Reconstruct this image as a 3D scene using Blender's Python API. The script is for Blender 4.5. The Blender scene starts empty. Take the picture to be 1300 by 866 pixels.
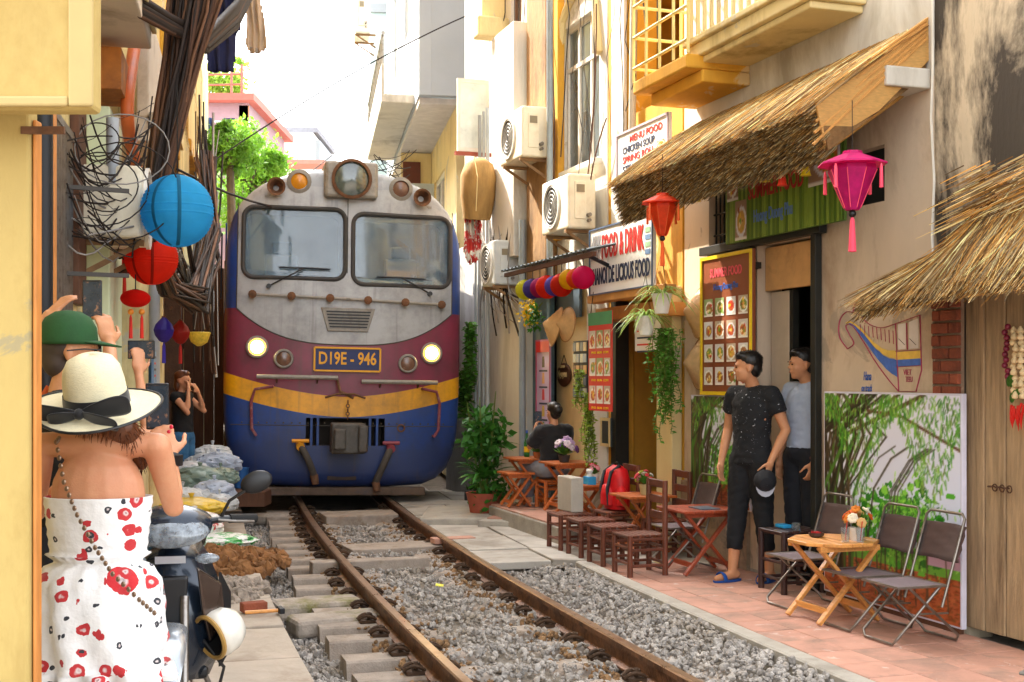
import bpy, bmesh, math, random
import numpy as np
from mathutils import Vector, Matrix, Euler
random.seed(7); rng = np.random.default_rng(7)
SC = bpy.context.scene; COL = SC.collection
PI = math.pi
# ------------------------------------------------------------------ camera, sky, sun, exposure
F_PX, HOR, CAMZ = 1600.0, 480.0, 1.5            # focal length and horizon row in photo pixels, eye height in metres
cam = bpy.data.objects.new('camera', bpy.data.cameras.new('camera')); COL.objects.link(cam)
cam.location = (0, 0, CAMZ); cam.rotation_euler = (PI / 2, 0, 0)
cam.data.sensor_width = 36; cam.data.lens = 36 * F_PX / 1300; cam.data.shift_y = (HOR - 433) / 1300
cam.data.clip_start = .05; cam.data.clip_end = 3000
SC.camera = cam
SUN_DIR = Vector((-.52, .48, .71)).normalized()  # towards the sun: over the buildings on the far side of the track
w = bpy.data.worlds.new('World'); SC.world = w; w.use_nodes = True
nt = w.node_tree; nt.nodes.clear()
sky = nt.nodes.new('ShaderNodeTexSky'); sky.sky_type = 'NISHITA'; sky.sun_disc = False
sky.sun_elevation = math.asin(SUN_DIR.z); sky.sun_rotation = math.atan2(SUN_DIR.x, SUN_DIR.y)
sky.air_density = 1.0; sky.dust_density = 4.0; sky.ozone_density = .6
hs = nt.nodes.new('ShaderNodeHueSaturation'); hs.inputs['Saturation'].default_value = .22
bg = nt.nodes.new('ShaderNodeBackground'); bg.inputs['Strength'].default_value = .15
wo = nt.nodes.new('ShaderNodeOutputWorld')
nt.links.new(sky.outputs[0], hs.inputs['Color']); nt.links.new(hs.outputs[0], bg.inputs[0]); nt.links.new(bg.outputs[0], wo.inputs[0])
sun = bpy.data.objects.new('sun', bpy.data.lights.new('sun', 'SUN')); COL.objects.link(sun)
sun.data.energy = 2.0; sun.data.angle = math.radians(.6); sun.data.color = (1, .92, .80)
sun.rotation_euler = SUN_DIR.to_track_quat('Z', 'Y').to_euler(); sun.location = (-8, 6, 14)
vs = SC.view_settings; vs.view_transform = 'Standard'; vs.look = 'None'; vs.exposure = 2.98; vs.gamma = 1; vs.use_curve_mapping = False
SC.render.engine = 'CYCLES'; SC.cycles.use_denoising = True; SC.cycles.max_bounces = 8
SC.cycles.diffuse_bounces = 5; SC.cycles.transparent_max_bounces = 12; SC.cycles.sample_clamp_indirect = 6
# ------------------------------------------------------------------ materials
def lin(c):
    if isinstance(c, str):
        c = c.lstrip('#'); c = [int(c[i:i + 2], 16) / 255 for i in (0, 2, 4)]
        return tuple(x / 12.92 if x <= .04045 else ((x + .055) / 1.055) ** 2.4 for x in c)
    return tuple(c)
MATS = {}
def mat(name, col, rough=.7, metal=0, var=.12, scale=6, bump=0, bscale=40, col2=None, s2=2.0, t2=(.52, .66), f2=.8,
        st=(1, 1, 1), spec=.4, trans=0, emis=None, coat=0, rnd=.06, sss=0, sheen=0, alpha=1, thin=0, col3=None, s3=1.6, t3=(.60, .625), f3=.75):
    """one principled material: colour with noise variation, optional second (stain) colour, fine relief"""
    if name in MATS: return MATS[name]
    m = bpy.data.materials.new(name); m.use_nodes = True; MATS[name] = m
    n, l = m.node_tree.nodes, m.node_tree.links
    b = n['Principled BSDF']; c = lin(col)
    tc = n.new('ShaderNodeTexCoord'); oi = n.new('ShaderNodeObjectInfo')
    mp = n.new('ShaderNodeMapping'); mp.inputs['Scale'].default_value = st
    off = n.new('ShaderNodeMath'); off.operation = 'MULTIPLY'; off.inputs[1].default_value = 37.0
    l.new(oi.outputs['Random'], off.inputs[0]); l.new(off.outputs[0], mp.inputs['Location']); l.new(tc.outputs['Object'], mp.inputs['Vector'])
    nz = n.new('ShaderNodeTexNoise'); nz.inputs['Scale'].default_value = scale; nz.inputs['Detail'].default_value = 6
    nz.inputs['Roughness'].default_value = .62; l.new(mp.outputs[0], nz.inputs['Vector'])
    rp = n.new('ShaderNodeValToRGB'); e = rp.color_ramp.elements
    e[0].position = .3; e[1].position = .7
    e[0].color = (*[x * (1 - var) for x in c], 1); e[1].color = (*[min(1, x * (1 + var)) for x in c], 1)
    l.new(nz.outputs[0], rp.inputs[0]); out = rp.outputs[0]
    if col2 is not None:
        n2 = n.new('ShaderNodeTexNoise'); n2.inputs['Scale'].default_value = s2; n2.inputs['Detail'].default_value = 9
        n2.inputs['Roughness'].default_value = .68; n2.inputs['Distortion'].default_value = .4; l.new(mp.outputs[0], n2.inputs['Vector'])
        mr = n.new('ShaderNodeMapRange'); mr.inputs[1].default_value = t2[0]; mr.inputs[2].default_value = t2[1]; mr.inputs[4].default_value = f2
        l.new(n2.outputs[0], mr.inputs[0])
        mx = n.new('ShaderNodeMixRGB'); mx.inputs[2].default_value = (*lin(col2), 1)
        l.new(mr.outputs[0], mx.inputs[0]); l.new(out, mx.inputs[1]); out = mx.outputs[0]
    if col3 is not None:   # crisp patches where paint has flaked or been mended
        n3 = n.new('ShaderNodeTexNoise'); n3.inputs['Scale'].default_value = s3; n3.inputs['Detail'].default_value = 11; n3.inputs['Roughness'].default_value = .6; n3.inputs['Distortion'].default_value = .8; l.new(tc.outputs['Object'], n3.inputs['Vector'])
        m3 = n.new('ShaderNodeMapRange'); m3.inputs[1].default_value = t3[0]; m3.inputs[2].default_value = t3[1]; m3.inputs[4].default_value = f3; l.new(n3.outputs[0], m3.inputs[0])
        x3 = n.new('ShaderNodeMixRGB'); x3.inputs[2].default_value = (*lin(col3), 1); l.new(m3.outputs[0], x3.inputs[0]); l.new(out, x3.inputs[1]); out = x3.outputs[0]
    if rnd:
        h = n.new('ShaderNodeHueSaturation'); mr = n.new('ShaderNodeMapRange'); mr.inputs[3].default_value = 1 - rnd; mr.inputs[4].default_value = 1 + rnd
        l.new(oi.outputs['Random'], mr.inputs[0]); l.new(mr.outputs[0], h.inputs['Value']); l.new(out, h.inputs['Color']); out = h.outputs[0]
    l.new(out, b.inputs['Base Color'])
    b.inputs['Metallic'].default_value = metal; b.inputs['Specular IOR Level'].default_value = spec
    mr = n.new('ShaderNodeMapRange'); mr.inputs[3].default_value = max(.02, rough - .09); mr.inputs[4].default_value = min(1, rough + .09)
    l.new(nz.outputs[0], mr.inputs[0]); l.new(mr.outputs[0], b.inputs['Roughness'])
    if bump:
        nb = n.new('ShaderNodeTexNoise'); nb.inputs['Scale'].default_value = bscale; nb.inputs['Detail'].default_value = 5; l.new(mp.outputs[0], nb.inputs['Vector'])
        bp = n.new('ShaderNodeBump'); bp.inputs['Strength'].default_value = bump; bp.inputs['Distance'].default_value = .02
        l.new(nb.outputs[0], bp.inputs['Height']); l.new(bp.outputs[0], b.inputs['Normal'])
    if trans: b.inputs['Transmission Weight'].default_value = trans; b.inputs['IOR'].default_value = 1.45
    if coat: b.inputs['Coat Weight'].default_value = coat; b.inputs['Coat Roughness'].default_value = .12
    if sss: b.inputs['Subsurface Weight'].default_value = sss; b.inputs['Subsurface Radius'].default_value = (.02, .008, .005)
    if sheen: b.inputs['Sheen Weight'].default_value = sheen
    if alpha < 1: b.inputs['Alpha'].default_value = alpha
    if emis: b.inputs['Emission Color'].default_value = (*lin(emis[0]), 1); b.inputs['Emission Strength'].default_value = emis[1]
    if thin:   # light passing through a thin leaf, paper or cloth
        tr = n.new('ShaderNodeBsdfTranslucent'); ms = n.new('ShaderNodeMixShader'); ms.inputs[0].default_value = thin
        l.new(out, tr.inputs[0]); l.new(b.outputs[0], ms.inputs[1]); l.new(tr.outputs[0], ms.inputs[2])
        l.new(ms.outputs[0], n['Material Output'].inputs[0])
    return m
def print_mat():
    """flat print: colours come from the mesh's own painted colour layer"""
    if 'print' in MATS: return MATS['print']
    m = bpy.data.materials.new('print'); m.use_nodes = True; MATS['print'] = m
    n, l = m.node_tree.nodes, m.node_tree.links; b = n['Principled BSDF']
    a = n.new('ShaderNodeAttribute'); a.attribute_name = 'Col'; l.new(a.outputs['Color'], b.inputs['Base Color'])
    b.inputs['Roughness'].default_value = .38; return m
# ------------------------------------------------------------------ frames: world, right wall, left wall, train
class Frame:
    def __init__(s, o, ang, roll=0):
        s.o = Vector(o); s.ang = ang; s.roll = roll
        s.ex = Vector((math.cos(ang), math.sin(ang), 0)); s.ey = Vector((-math.sin(ang), math.cos(ang), 0))
        s.M = Matrix.Translation(s.o) @ Euler((0, roll, ang)).to_matrix().to_4x4()
        s.inv = s.M.inverted()
    def at(s, px, py, t=0):
        """frame coordinates of the point seen at a photo pixel on the plane local y = t"""
        k = (px - 650) / F_PX; D = s.o.dot(s.ey) + t
        e = s.o.dot(s.ex)
        u = D * (k * s.ey.y - s.ey.x) / (s.ex.x - k * s.ex.y)
        Y = s.ey.y * D + s.ex.y * u
        return Vector((u - e, t, CAMZ - (py - HOR) * Y / F_PX))
WF = Frame((0, 0, 0), 0)
_n = Vector((.9475, .3198, 0)).normalized()
RW = Frame(_n * 4.90, math.atan2(-_n.x, _n.y))
_d = Vector((-2.0, 9.5, 0)).normalized(); _nl = Vector((-_d.y, _d.x, 0))
LW = Frame(_nl * (Vector((-2, 5, 0)).dot(_nl)), math.atan2(_d.y, _d.x))
TR = Frame((-2.006, 15.0, 0), math.atan2(.2195, .9756), .018)
def gp(px, py, z=0):
    """world point on a level surface seen at a photo pixel"""
    Y = F_PX * (CAMZ - z) / (py - HOR); return Vector(((px - 650) * Y / F_PX, Y, z))
def wp(px, py, Y): return Vector(((px - 650) * Y / F_PX, Y, CAMZ - (py - HOR) * Y / F_PX))
# ------------------------------------------------------------------ mesh builder
class MB:
    def __init__(s): s.v = []; s.f = []; s.m = []
    def add(s, v, f, m=0):
        o = len(s.v); s.v += [tuple(x) for x in v]; s.f += [tuple(i + o for i in q) for q in f]; s.m += [m] * len(f); return s
    def box(s, c, d, R=None, m=0):
        c = Vector(c); hx, hy, hz = d[0] / 2, d[1] / 2, d[2] / 2
        p = [Vector((x, y, z)) for x in (-hx, hx) for y in (-hy, hy) for z in (-hz, hz)]
        if R is not None: p = [R @ q for q in p]
        return s.add([c + q for q in p], [(0, 1, 3, 2), (4, 6, 7, 5), (0, 4, 5, 1), (2, 3, 7, 6), (0, 2, 6, 4), (1, 5, 7, 3)], m)
    def bx(s, a, b, m=0):
        lo = [min(a[i], b[i]) for i in range(3)]; hi = [max(a[i], b[i]) for i in range(3)]
        return s.box([(lo[i] + hi[i]) / 2 for i in range(3)], [hi[i] - lo[i] for i in range(3)], None, m)
    def bar(s, p0, p1, wd, th, up=(0, 0, 1), m=0):
        p0, p1 = Vector(p0), Vector(p1); d = p1 - p0; L = d.length; d.normalize(); u = Vector(up)
        x = d.cross(u)
        if x.length < 1e-4: x = d.cross(Vector((1, 0, 0)))
        x.normalize(); z = x.cross(d); R = Matrix((x, d, z)).transposed()
        return s.box((p0 + p1) / 2, (wd, L, th), R, m)
    def tube(s, pts, r, n=8, closed=False, m=0, cap=True, sq=1):
        pts = [Vector(p) for p in pts]; k = len(pts); rs = r if hasattr(r, '__len__') else [r] * k
        ring = []; up = None
        for i, p in enumerate(pts):
            a = pts[(i - 1) % k] if (closed or i > 0) else p; b = pts[(i + 1) % k] if (closed or i < k - 1) else p
            t = (b - a); t = t.normalized() if t.length > 1e-9 else Vector((0, 0, 1))
            if up is None:
                up = Vector((0, 0, 1)) if abs(t.z) < .9 else Vector((1, 0, 0))
            x = t.cross(up)
            if x.length < 1e-5: x = t.orthogonal()
            x.normalize(); y = x.cross(t); up = y
            ring.append([p + (x * math.cos(2 * PI * j / n) + y * math.sin(2 * PI * j / n) * sq) * rs[i] for j in range(n)])
        o = len(s.v); v = [q for rg in ring for q in rg]; f = []
        for i in range(k if closed else k - 1):
            for j in range(n):
                a, b = i * n + j, i * n + (j + 1) % n; c, d = ((i + 1) % k) * n + (j + 1) % n, ((i + 1) % k) * n + j
                f.append((a, b, c, d))
        if cap and not closed: f += [tuple(reversed(range(n))), tuple(range((k - 1) * n, k * n))]
        return s.add(v, f, m)
    def cyl(s, p0, p1, r, r1=None, n=12, m=0): return s.tube([p0, p1], [r, r if r1 is None else r1], n, m=m)
    def sph(s, c, r, nu=14, nv=9, R=None, m=0):
        r = r if hasattr(r, '__len__') else (r, r, r); c = Vector(c); v = []; f = []
        for i in range(1, nv):
            th = PI * i / nv
            for j in range(nu):
                ph = 2 * PI * j / nu; q = Vector((r[0] * math.sin(th) * math.cos(ph), r[1] * math.sin(th) * math.sin(ph), r[2] * math.cos(th)))
                v.append(c + (R @ q if R is not None else q))
        t = Vector((0, 0, r[2])); b = Vector((0, 0, -r[2])); v += [c + (R @ t if R is not None else t), c + (R @ b if R is not None else b)]
        T, B = len(v) - 2, len(v) - 1
        for j in range(nu):
            f.append((T, j, (j + 1) % nu)); f.append((B, (nv - 2) * nu + (j + 1) % nu, (nv - 2) * nu + j))
            for i in range(nv - 2): f.append((i * nu + j, (i + 1) * nu + j, (i + 1) * nu + (j + 1) % nu, i * nu + (j + 1) % nu))
        return s.add(v, f, m)
    def lathe(s, prof, n=16, c=(0, 0, 0), R=None, m=0, sx=1, sy=1, cap=True):
        c = Vector(c); v = []; f = []
        for r, z in prof:
            for j in range(n):
                q = Vector((r * sx * math.cos(2 * PI * j / n), r * sy * math.sin(2 * PI * j / n), z)); v.append(c + (R @ q if R is not None else q))
        k = len(prof)
        for i in range(k - 1):
            for j in range(n): f.append((i * n + j, i * n + (j + 1) % n, (i + 1) * n + (j + 1) % n, (i + 1) * n + j))
        if cap: f += [tuple(reversed(range(n))), tuple(range((k - 1) * n, k * n))]
        return s.add(v, f, m)
    def prism(s, poly, ext, m=0):
        """closed solid: polygon of 3-d points swept by a vector"""
        p = [Vector(q) for q in poly]; e = Vector(ext); k = len(p)
        nrm = Vector((0, 0, 0))
        for i in range(k): nrm += p[i].cross(p[(i + 1) % k])
        if nrm.dot(e) < 0: p.reverse()
        v = p + [q + e for q in p]
        f = [tuple(reversed(range(k))), tuple(range(k, 2 * k))] + [(i, (i + 1) % k, k + (i + 1) % k, k + i) for i in range(k)]
        return s.add(v, f, m)
    def xf(s, fn): s.v = [tuple(fn(Vector(p))) for p in s.v]; return s
ORG = {}
def _mesh(name, mb, mats, org, smooth, sharp):
    me = bpy.data.meshes.new(name)
    me.from_pydata([(x - org[0], y - org[1], z - org[2]) for x, y, z in mb.v], [], mb.f)
    for mm in (mats if isinstance(mats, (list, tuple)) else [mats]): me.materials.append(mm)
    if isinstance(mats, (list, tuple)): me.polygons.foreach_set('material_index', mb.m)
    if smooth:
        me.polygons.foreach_set('use_smooth', [True] * len(me.polygons)); me.set_sharp_from_angle(angle=math.radians(sharp))
    me.update(); return me
def thing(name, label, cat, at=(0, 0, 0), frame=WF, rz=0, group=None, kind=None, roll=None):
    """an Empty at a thing's base; its parts are given in the same frame coordinates as `at`"""
    o = bpy.data.objects.new(name, None); COL.objects.link(o); o.empty_display_size = .1
    o.matrix_world = frame.M @ Matrix.Translation(Vector(at)) @ Matrix.Rotation(rz, 4, 'Z')
    o['label'] = label; o['category'] = cat
    if group: o['group'] = group
    if kind: o['kind'] = kind
    ORG[o.name] = Vector(at) if rz == 0 else Vector((0, 0, 0))   # a turned thing takes its parts in its own coordinates
    return o
def part(name, mb, m, parent, smooth=False, sharp=40, bevel=0, label=None, kind=None, seg=2):
    org = ORG.get(parent.name, Vector((0, 0, 0))) if parent is not None else Vector((0, 0, 0))
    o = bpy.data.objects.new(name, _mesh(name, mb, m, org, smooth, sharp)); COL.objects.link(o)
    if parent is not None: o.parent = parent; ORG[o.name] = org
    if bevel:
        b = o.modifiers.new('bevel', 'BEVEL'); b.width = bevel; b.segments = seg; b.limit_method = 'ANGLE'; b.angle_limit = math.radians(35)
    if label: o['label'] = label
    if kind: o['kind'] = kind
    return o
def solo(name, mb, m, label, cat, at=(0, 0, 0), frame=WF, group=None, kind=None, smooth=False, sharp=40, bevel=0):
    """a thing that is one mesh"""
    o = bpy.data.objects.new(name, _mesh(name, mb, m, Vector(at), smooth, sharp)); COL.objects.link(o)
    o.matrix_world = frame.M @ Matrix.Translation(Vector(at)); ORG[o.name] = Vector(at)
    if bevel:
        b = o.modifiers.new('bevel', 'BEVEL'); b.width = bevel; b.segments = 2; b.limit_method = 'ANGLE'; b.angle_limit = math.radians(35)
    if label: o['label'] = label
    if cat: o['category'] = cat
    if group: o['group'] = group
    if kind: o['kind'] = kind
    return o
def ground(name, mb, m, smooth=False): return solo(name, mb, m, None, None, kind='structure', smooth=smooth)
def piece(name, me, parent, loc=(0, 0, 0), rot=(0, 0, 0), sc=(1, 1, 1)):
    """a further copy of an alike piece, sharing mesh data"""
    o = bpy.data.objects.new(name, me); COL.objects.link(o); o.parent = parent; o.location = loc; o.rotation_euler = rot; o.scale = sc; return o
def dup(root, at, frame=WF, rz=0, label=None, group=None, sc=1):
    def cp(o, par):
        c = o.copy(); COL.objects.link(c); c.parent = par
        for ch in o.children: cp(ch, c)
        return c
    r = cp(root, None); r.matrix_world = frame.M @ Matrix.Translation(Vector(at)) @ Matrix.Rotation(rz, 4, 'Z') @ Matrix.Scale(sc, 4)
    if label: r['label'] = label
    if group: r['group'] = group
    return r
def text(name, s, size, m, parent, c, sx=1.0, bold=0.0, ext=.0015, rot=0, fit=None, shear=0, spc=1.0):
    """lettering on a plane that faces local -y, centred on c; fit sets its width"""
    cu = bpy.data.curves.new(name, 'FONT'); cu.body = s; cu.size = size; cu.extrude = ext; cu.offset = bold; cu.align_x = 'CENTER'; cu.align_y = 'CENTER'
    cu.resolution_u = 3; cu.shear = shear; cu.space_character = spc
    t = bpy.data.objects.new(name, cu); COL.objects.link(t); dg = bpy.context.evaluated_depsgraph_get()
    me = bpy.data.meshes.new_from_object(t.evaluated_get(dg)); bpy.data.objects.remove(t)
    org = ORG.get(parent.name, Vector((0, 0, 0))); c = Vector(c) - org; cr, sr = math.cos(rot), math.sin(rot)
    if fit:
        xs = [v.co.x for v in me.vertices]; sx = fit / (max(xs) - min(xs))
    for v in me.vertices:
        x, y, z = v.co.x * sx, v.co.y, v.co.z; x, y = x * cr - y * sr, x * sr + y * cr
        v.co = c + Vector((x, -z, y))
    me.materials.clear(); me.materials.append(m)
    o = bpy.data.objects.new(name, me); COL.objects.link(o); o.parent = parent; ORG[o.name] = org; return o
def printed(name, arr, o, ux, uz, parent):
    """a printed sheet: grid of coloured points; o lower left corner, ux and uz its edge vectors"""
    h, wd = arr.shape[:2]; o, ux, uz = Vector(o), Vector(ux), Vector(uz); org = ORG.get(parent.name, Vector((0, 0, 0)))
    a, b = np.meshgrid(np.linspace(0, 1, wd), np.linspace(1, 0, h))
    P = np.array(o - org)[None, None] + a[..., None] * np.array(ux) + b[..., None] * np.array(uz)
    idx = np.arange(h * wd).reshape(h, wd)
    fc = np.stack([idx[1:, :-1], idx[1:, 1:], idx[:-1, 1:], idx[:-1, :-1]], -1).reshape(-1, 4)
    me = bpy.data.meshes.new(name); me.from_pydata(P.reshape(-1, 3).tolist(), [], fc.tolist())
    ca = me.color_attributes.new('Col', 'FLOAT_COLOR', 'POINT')
    c = np.ones((h * wd, 4)); c[:, :3] = np.clip(arr.reshape(-1, 3), 0, 1) ** 2.2
    ca.data.foreach_set('color', c.ravel()); me.materials.append(print_mat()); me.update()
    ob = bpy.data.objects.new(name, me); COL.objects.link(ob); ob.parent = parent; ORG[ob.name] = org; return ob
def hx(c): c = c.lstrip('#'); return np.array([int(c[i:i + 2], 16) / 255 for i in (0, 2, 4)])
class Paint:
    """a small raster painter for murals and printed pictures"""
    def __init__(s, w, h, c): s.a = np.ones((h, w, 3)) * hx(c); s.w, s.h = w, h; s.Y, s.X = np.mgrid[0:h, 0:w]
    def blend(s, k, c): s.a += (hx(c) - s.a) * np.clip(k, 0, 1)[..., None]; return s
    def grad(s, c0, c1): k = s.Y / s.h; s.a = hx(c0) * (1 - k)[..., None] + hx(c1) * k[..., None]; return s
    def dot(s, x, y, rx, ry, c, a=1): return s.blend((np.hypot((s.X - x) / rx, (s.Y - y) / ry) < 1) * a, c)
    def line(s, x0, y0, x1, y1, wd, c, a=1):
        dx, dy = x1 - x0, y1 - y0; L = dx * dx + dy * dy + 1e-9
        x_lo, x_hi = int(max(0, min(x0, x1) - wd - 1)), int(min(s.w, max(x0, x1) + wd + 2)); y_lo, y_hi = int(max(0, min(y0, y1) - wd - 1)), int(min(s.h, max(y0, y1) + wd + 2))
        if x_lo >= x_hi or y_lo >= y_hi: return s
        X, Y = s.X[y_lo:y_hi, x_lo:x_hi], s.Y[y_lo:y_hi, x_lo:x_hi]
        t = np.clip(((X - x0) * dx + (Y - y0) * dy) / L, 0, 1); d = np.hypot(X - x0 - t * dx, Y - y0 - t * dy)
        k = np.clip(wd / 2 + .5 - d, 0, 1) * a; v = s.a[y_lo:y_hi, x_lo:x_hi]; v += (hx(c) - v) * k[..., None]; return s
    def poly(s, pts, wd, c, a=1):
        for p, q in zip(pts, pts[1:]): s.line(*p, *q, wd, c, a)
        return s
    def rect(s, x0, y0, x1, y1, c): s.a[int(y0):int(y1), int(x0):int(x1)] = hx(c); return s
def arc(c, r, a0, a1, n, e1=(1, 0, 0), e2=(0, 0, 1)):
    c, e1, e2 = Vector(c), Vector(e1), Vector(e2)
    return [c + e1 * r * math.cos(a0 + (a1 - a0) * i / n) + e2 * r * math.sin(a0 + (a1 - a0) * i / n) for i in range(n + 1)]
def bez(p0, p1, p2, n=10):
    p0, p1, p2 = Vector(p0), Vector(p1), Vector(p2)
    return [p0 * (1 - t) ** 2 + p1 * 2 * t * (1 - t) + p2 * t * t for t in [i / n for i in range(n + 1)]]
def rrect(x0, x1, z0, z1, r, n=4):
    out = []
    for cx, cz, a in ((x1 - r, z1 - r, 0), (x0 + r, z1 - r, PI / 2), (x0 + r, z0 + r, PI), (x1 - r, z0 + r, 3 * PI / 2)):
        out += [(cx + r * math.cos(a + PI / 2 * i / n), cz + r * math.sin(a + PI / 2 * i / n)) for i in range(n + 1)]
    return out
def wall_mb(s0, s1, z0, z1, openings=(), t0=0, th=.22):
    """wall slab with rectangular openings (s0,s1,z0,z1); only outer faces are made"""
    mb = MB(); xs = sorted({s0, s1, *[min(max(o[i], s0), s1) for o in openings for i in (0, 1)]}); zs = sorted({z0, z1, *[min(max(o[i], z0), z1) for o in openings for i in (2, 3)]})
    def solid(i, j):
        if not (0 <= i < len(xs) - 1 and 0 <= j < len(zs) - 1): return False
        x, z = (xs[i] + xs[i + 1]) / 2, (zs[j] + zs[j + 1]) / 2
        return not any(o[0] < x < o[1] and o[2] < z < o[3] for o in openings)
    a, b = t0, t0 + th
    for i in range(len(xs) - 1):
        for j in range(len(zs) - 1):
            if not solid(i, j): continue
            x0, x1, y0, y1 = xs[i], xs[i + 1], zs[j], zs[j + 1]
            mb.add([(x0, a, y0), (x1, a, y0), (x1, a, y1), (x0, a, y1)], [(0, 1, 2, 3)])
            mb.add([(x0, b, y0), (x1, b, y0), (x1, b, y1), (x0, b, y1)], [(3, 2, 1, 0)])
            if not solid(i - 1, j): mb.add([(x0, a, y0), (x0, a, y1), (x0, b, y1), (x0, b, y0)], [(0, 1, 2, 3)])
            if not solid(i + 1, j): mb.add([(x1, a, y0), (x1, b, y0), (x1, b, y1), (x1, a, y1)], [(0, 1, 2, 3)])
            if not solid(i, j - 1): mb.add([(x0, a, y0), (x0, b, y0), (x1, b, y0), (x1, a, y0)], [(0, 1, 2, 3)])
            if not solid(i, j + 1): mb.add([(x0, a, y1), (x1, a, y1), (x1, b, y1), (x0, b, y1)], [(0, 1, 2, 3)])
    return mb
def shell_mb(s0, s1, z1, t0, t1, floor=None):
    """side walls, back wall and flat roof behind a facade"""
    mb = MB(); k = .12
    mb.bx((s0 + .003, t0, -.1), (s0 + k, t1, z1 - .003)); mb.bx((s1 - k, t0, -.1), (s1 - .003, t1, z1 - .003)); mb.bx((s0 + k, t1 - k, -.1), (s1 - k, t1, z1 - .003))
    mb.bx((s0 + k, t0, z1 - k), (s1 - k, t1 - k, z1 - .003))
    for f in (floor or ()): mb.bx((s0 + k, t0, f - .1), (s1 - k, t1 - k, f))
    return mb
# ------------------------------------------------------------------ shared materials
CONC = mat('concrete', '#a39c90', .85, var=.18, scale=5, bump=.25, bscale=60, col2='#6f675b', s2=2.2, f2=.5)
SLEEP = mat('sleeper_concrete', '#9c8f82', .9, var=.2, scale=9, bump=.3, bscale=90, col2='#6e5438', s2=4, f2=.55)
STEEL = mat('tube_steel', '#8d8780', .35, .85, var=.15, scale=20, col2='#5b4a3a', s2=14, f2=.5)
DARKM = mat('dark_metal', '#2a2a2c', .5, .6)
BLACK = mat('black_plastic', '#141416', .45, spec=.5)
RUBBER = mat('rubber', '#1a1a1a', .75)
WHITE = mat('white_paint', '#e6e2d8', .55, col2='#b8ad98', s2=3, f2=.4, bump=.1)
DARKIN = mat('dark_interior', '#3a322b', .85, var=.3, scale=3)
WOOD = mat('orange_wood', '#b5602a', .45, var=.3, scale=9, st=(1, 9, 9), bump=.15, bscale=30, coat=.15, rnd=.12)
WOODR = mat('red_wood', '#9c4426', .45, var=.28, scale=9, st=(1, 9, 9), bump=.15, bscale=30, coat=.15, rnd=.12)
WOODL = mat('pale_wood', '#cf8e48', .45, var=.22, scale=8, st=(1, 9, 9), bump=.12, bscale=30, coat=.15, rnd=.1)
WOODD = mat('dark_bamboo', '#663624', .4, var=.35, scale=10, st=(6, 6, 1), bump=.15, bscale=30, coat=.2, rnd=.15)
REDTILE = mat('red_tile', '#b98a76', .8, var=.14, scale=6, bump=.15, bscale=70, col2='#7f6d60', s2=1.7, f2=.7, rnd=.09, col3='#c9bfb2', s3=7, t3=(.62, .66), f3=.5)
BALL = mat('ballast_stone', '#a29b93', .9, var=.5, scale=11, bump=.4, bscale=90, col2='#86765f', s2=2.2, f2=.75)
RUSTSTONE = mat('rusty_stone', '#8a6a48', .95, var=.45, scale=12, bump=.4, bscale=80, col2='#4e3a28', s2=6, f2=.6)
DIRT = mat('bed_dirt', '#7d7468', .95, var=.35, scale=9, bump=.5, bscale=50, col2='#4a4036', s2=3, f2=.6)
# ------------------------------------------------------------------ track geometry
_tk = np.polyfit([14.63, 10.3, 7.09, 6.15], [-1.884, -.83, .043, .337], 2)
def cx(Y): return float(np.polyval(_tk, min(Y, 26)) + (0 if Y <= 26 else (Y - 26) * (2 * _tk[0] * 26 + _tk[1])))
def tang(Y): return Vector((2 * _tk[0] * min(Y, 26) + _tk[1], 1, 0)).normalized()
def tr(Y, off, z=0):
    t = tang(Y); return Vector((cx(Y), Y, z)) + Vector((t.y, -t.x, 0)) * off
def lwx(Y): return -2.0 - (Y - 5) * 2 / 9.5
def ribbon(offs, zs, Ys, th=None):
    mb = MB(); v = [tr(Y, o, z) for Y in Ys for o, z in zip(offs, zs)]; k = len(offs)
    mb.add(v, [(i * k + j, i * k + j + 1, (i + 1) * k + j + 1, (i + 1) * k + j) for i in range(len(Ys) - 1) for j in range(k - 1)])
    return mb
g = MB(); g.add([(-900, -300, -.3), (900, -300, -.3), (900, 1500, -.3), (-900, 1500, -.3)], [(0, 1, 2, 3)])
ground('ground', g, DIRT)
YS = [1.0 + .4 * i for i in range(90)]
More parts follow.
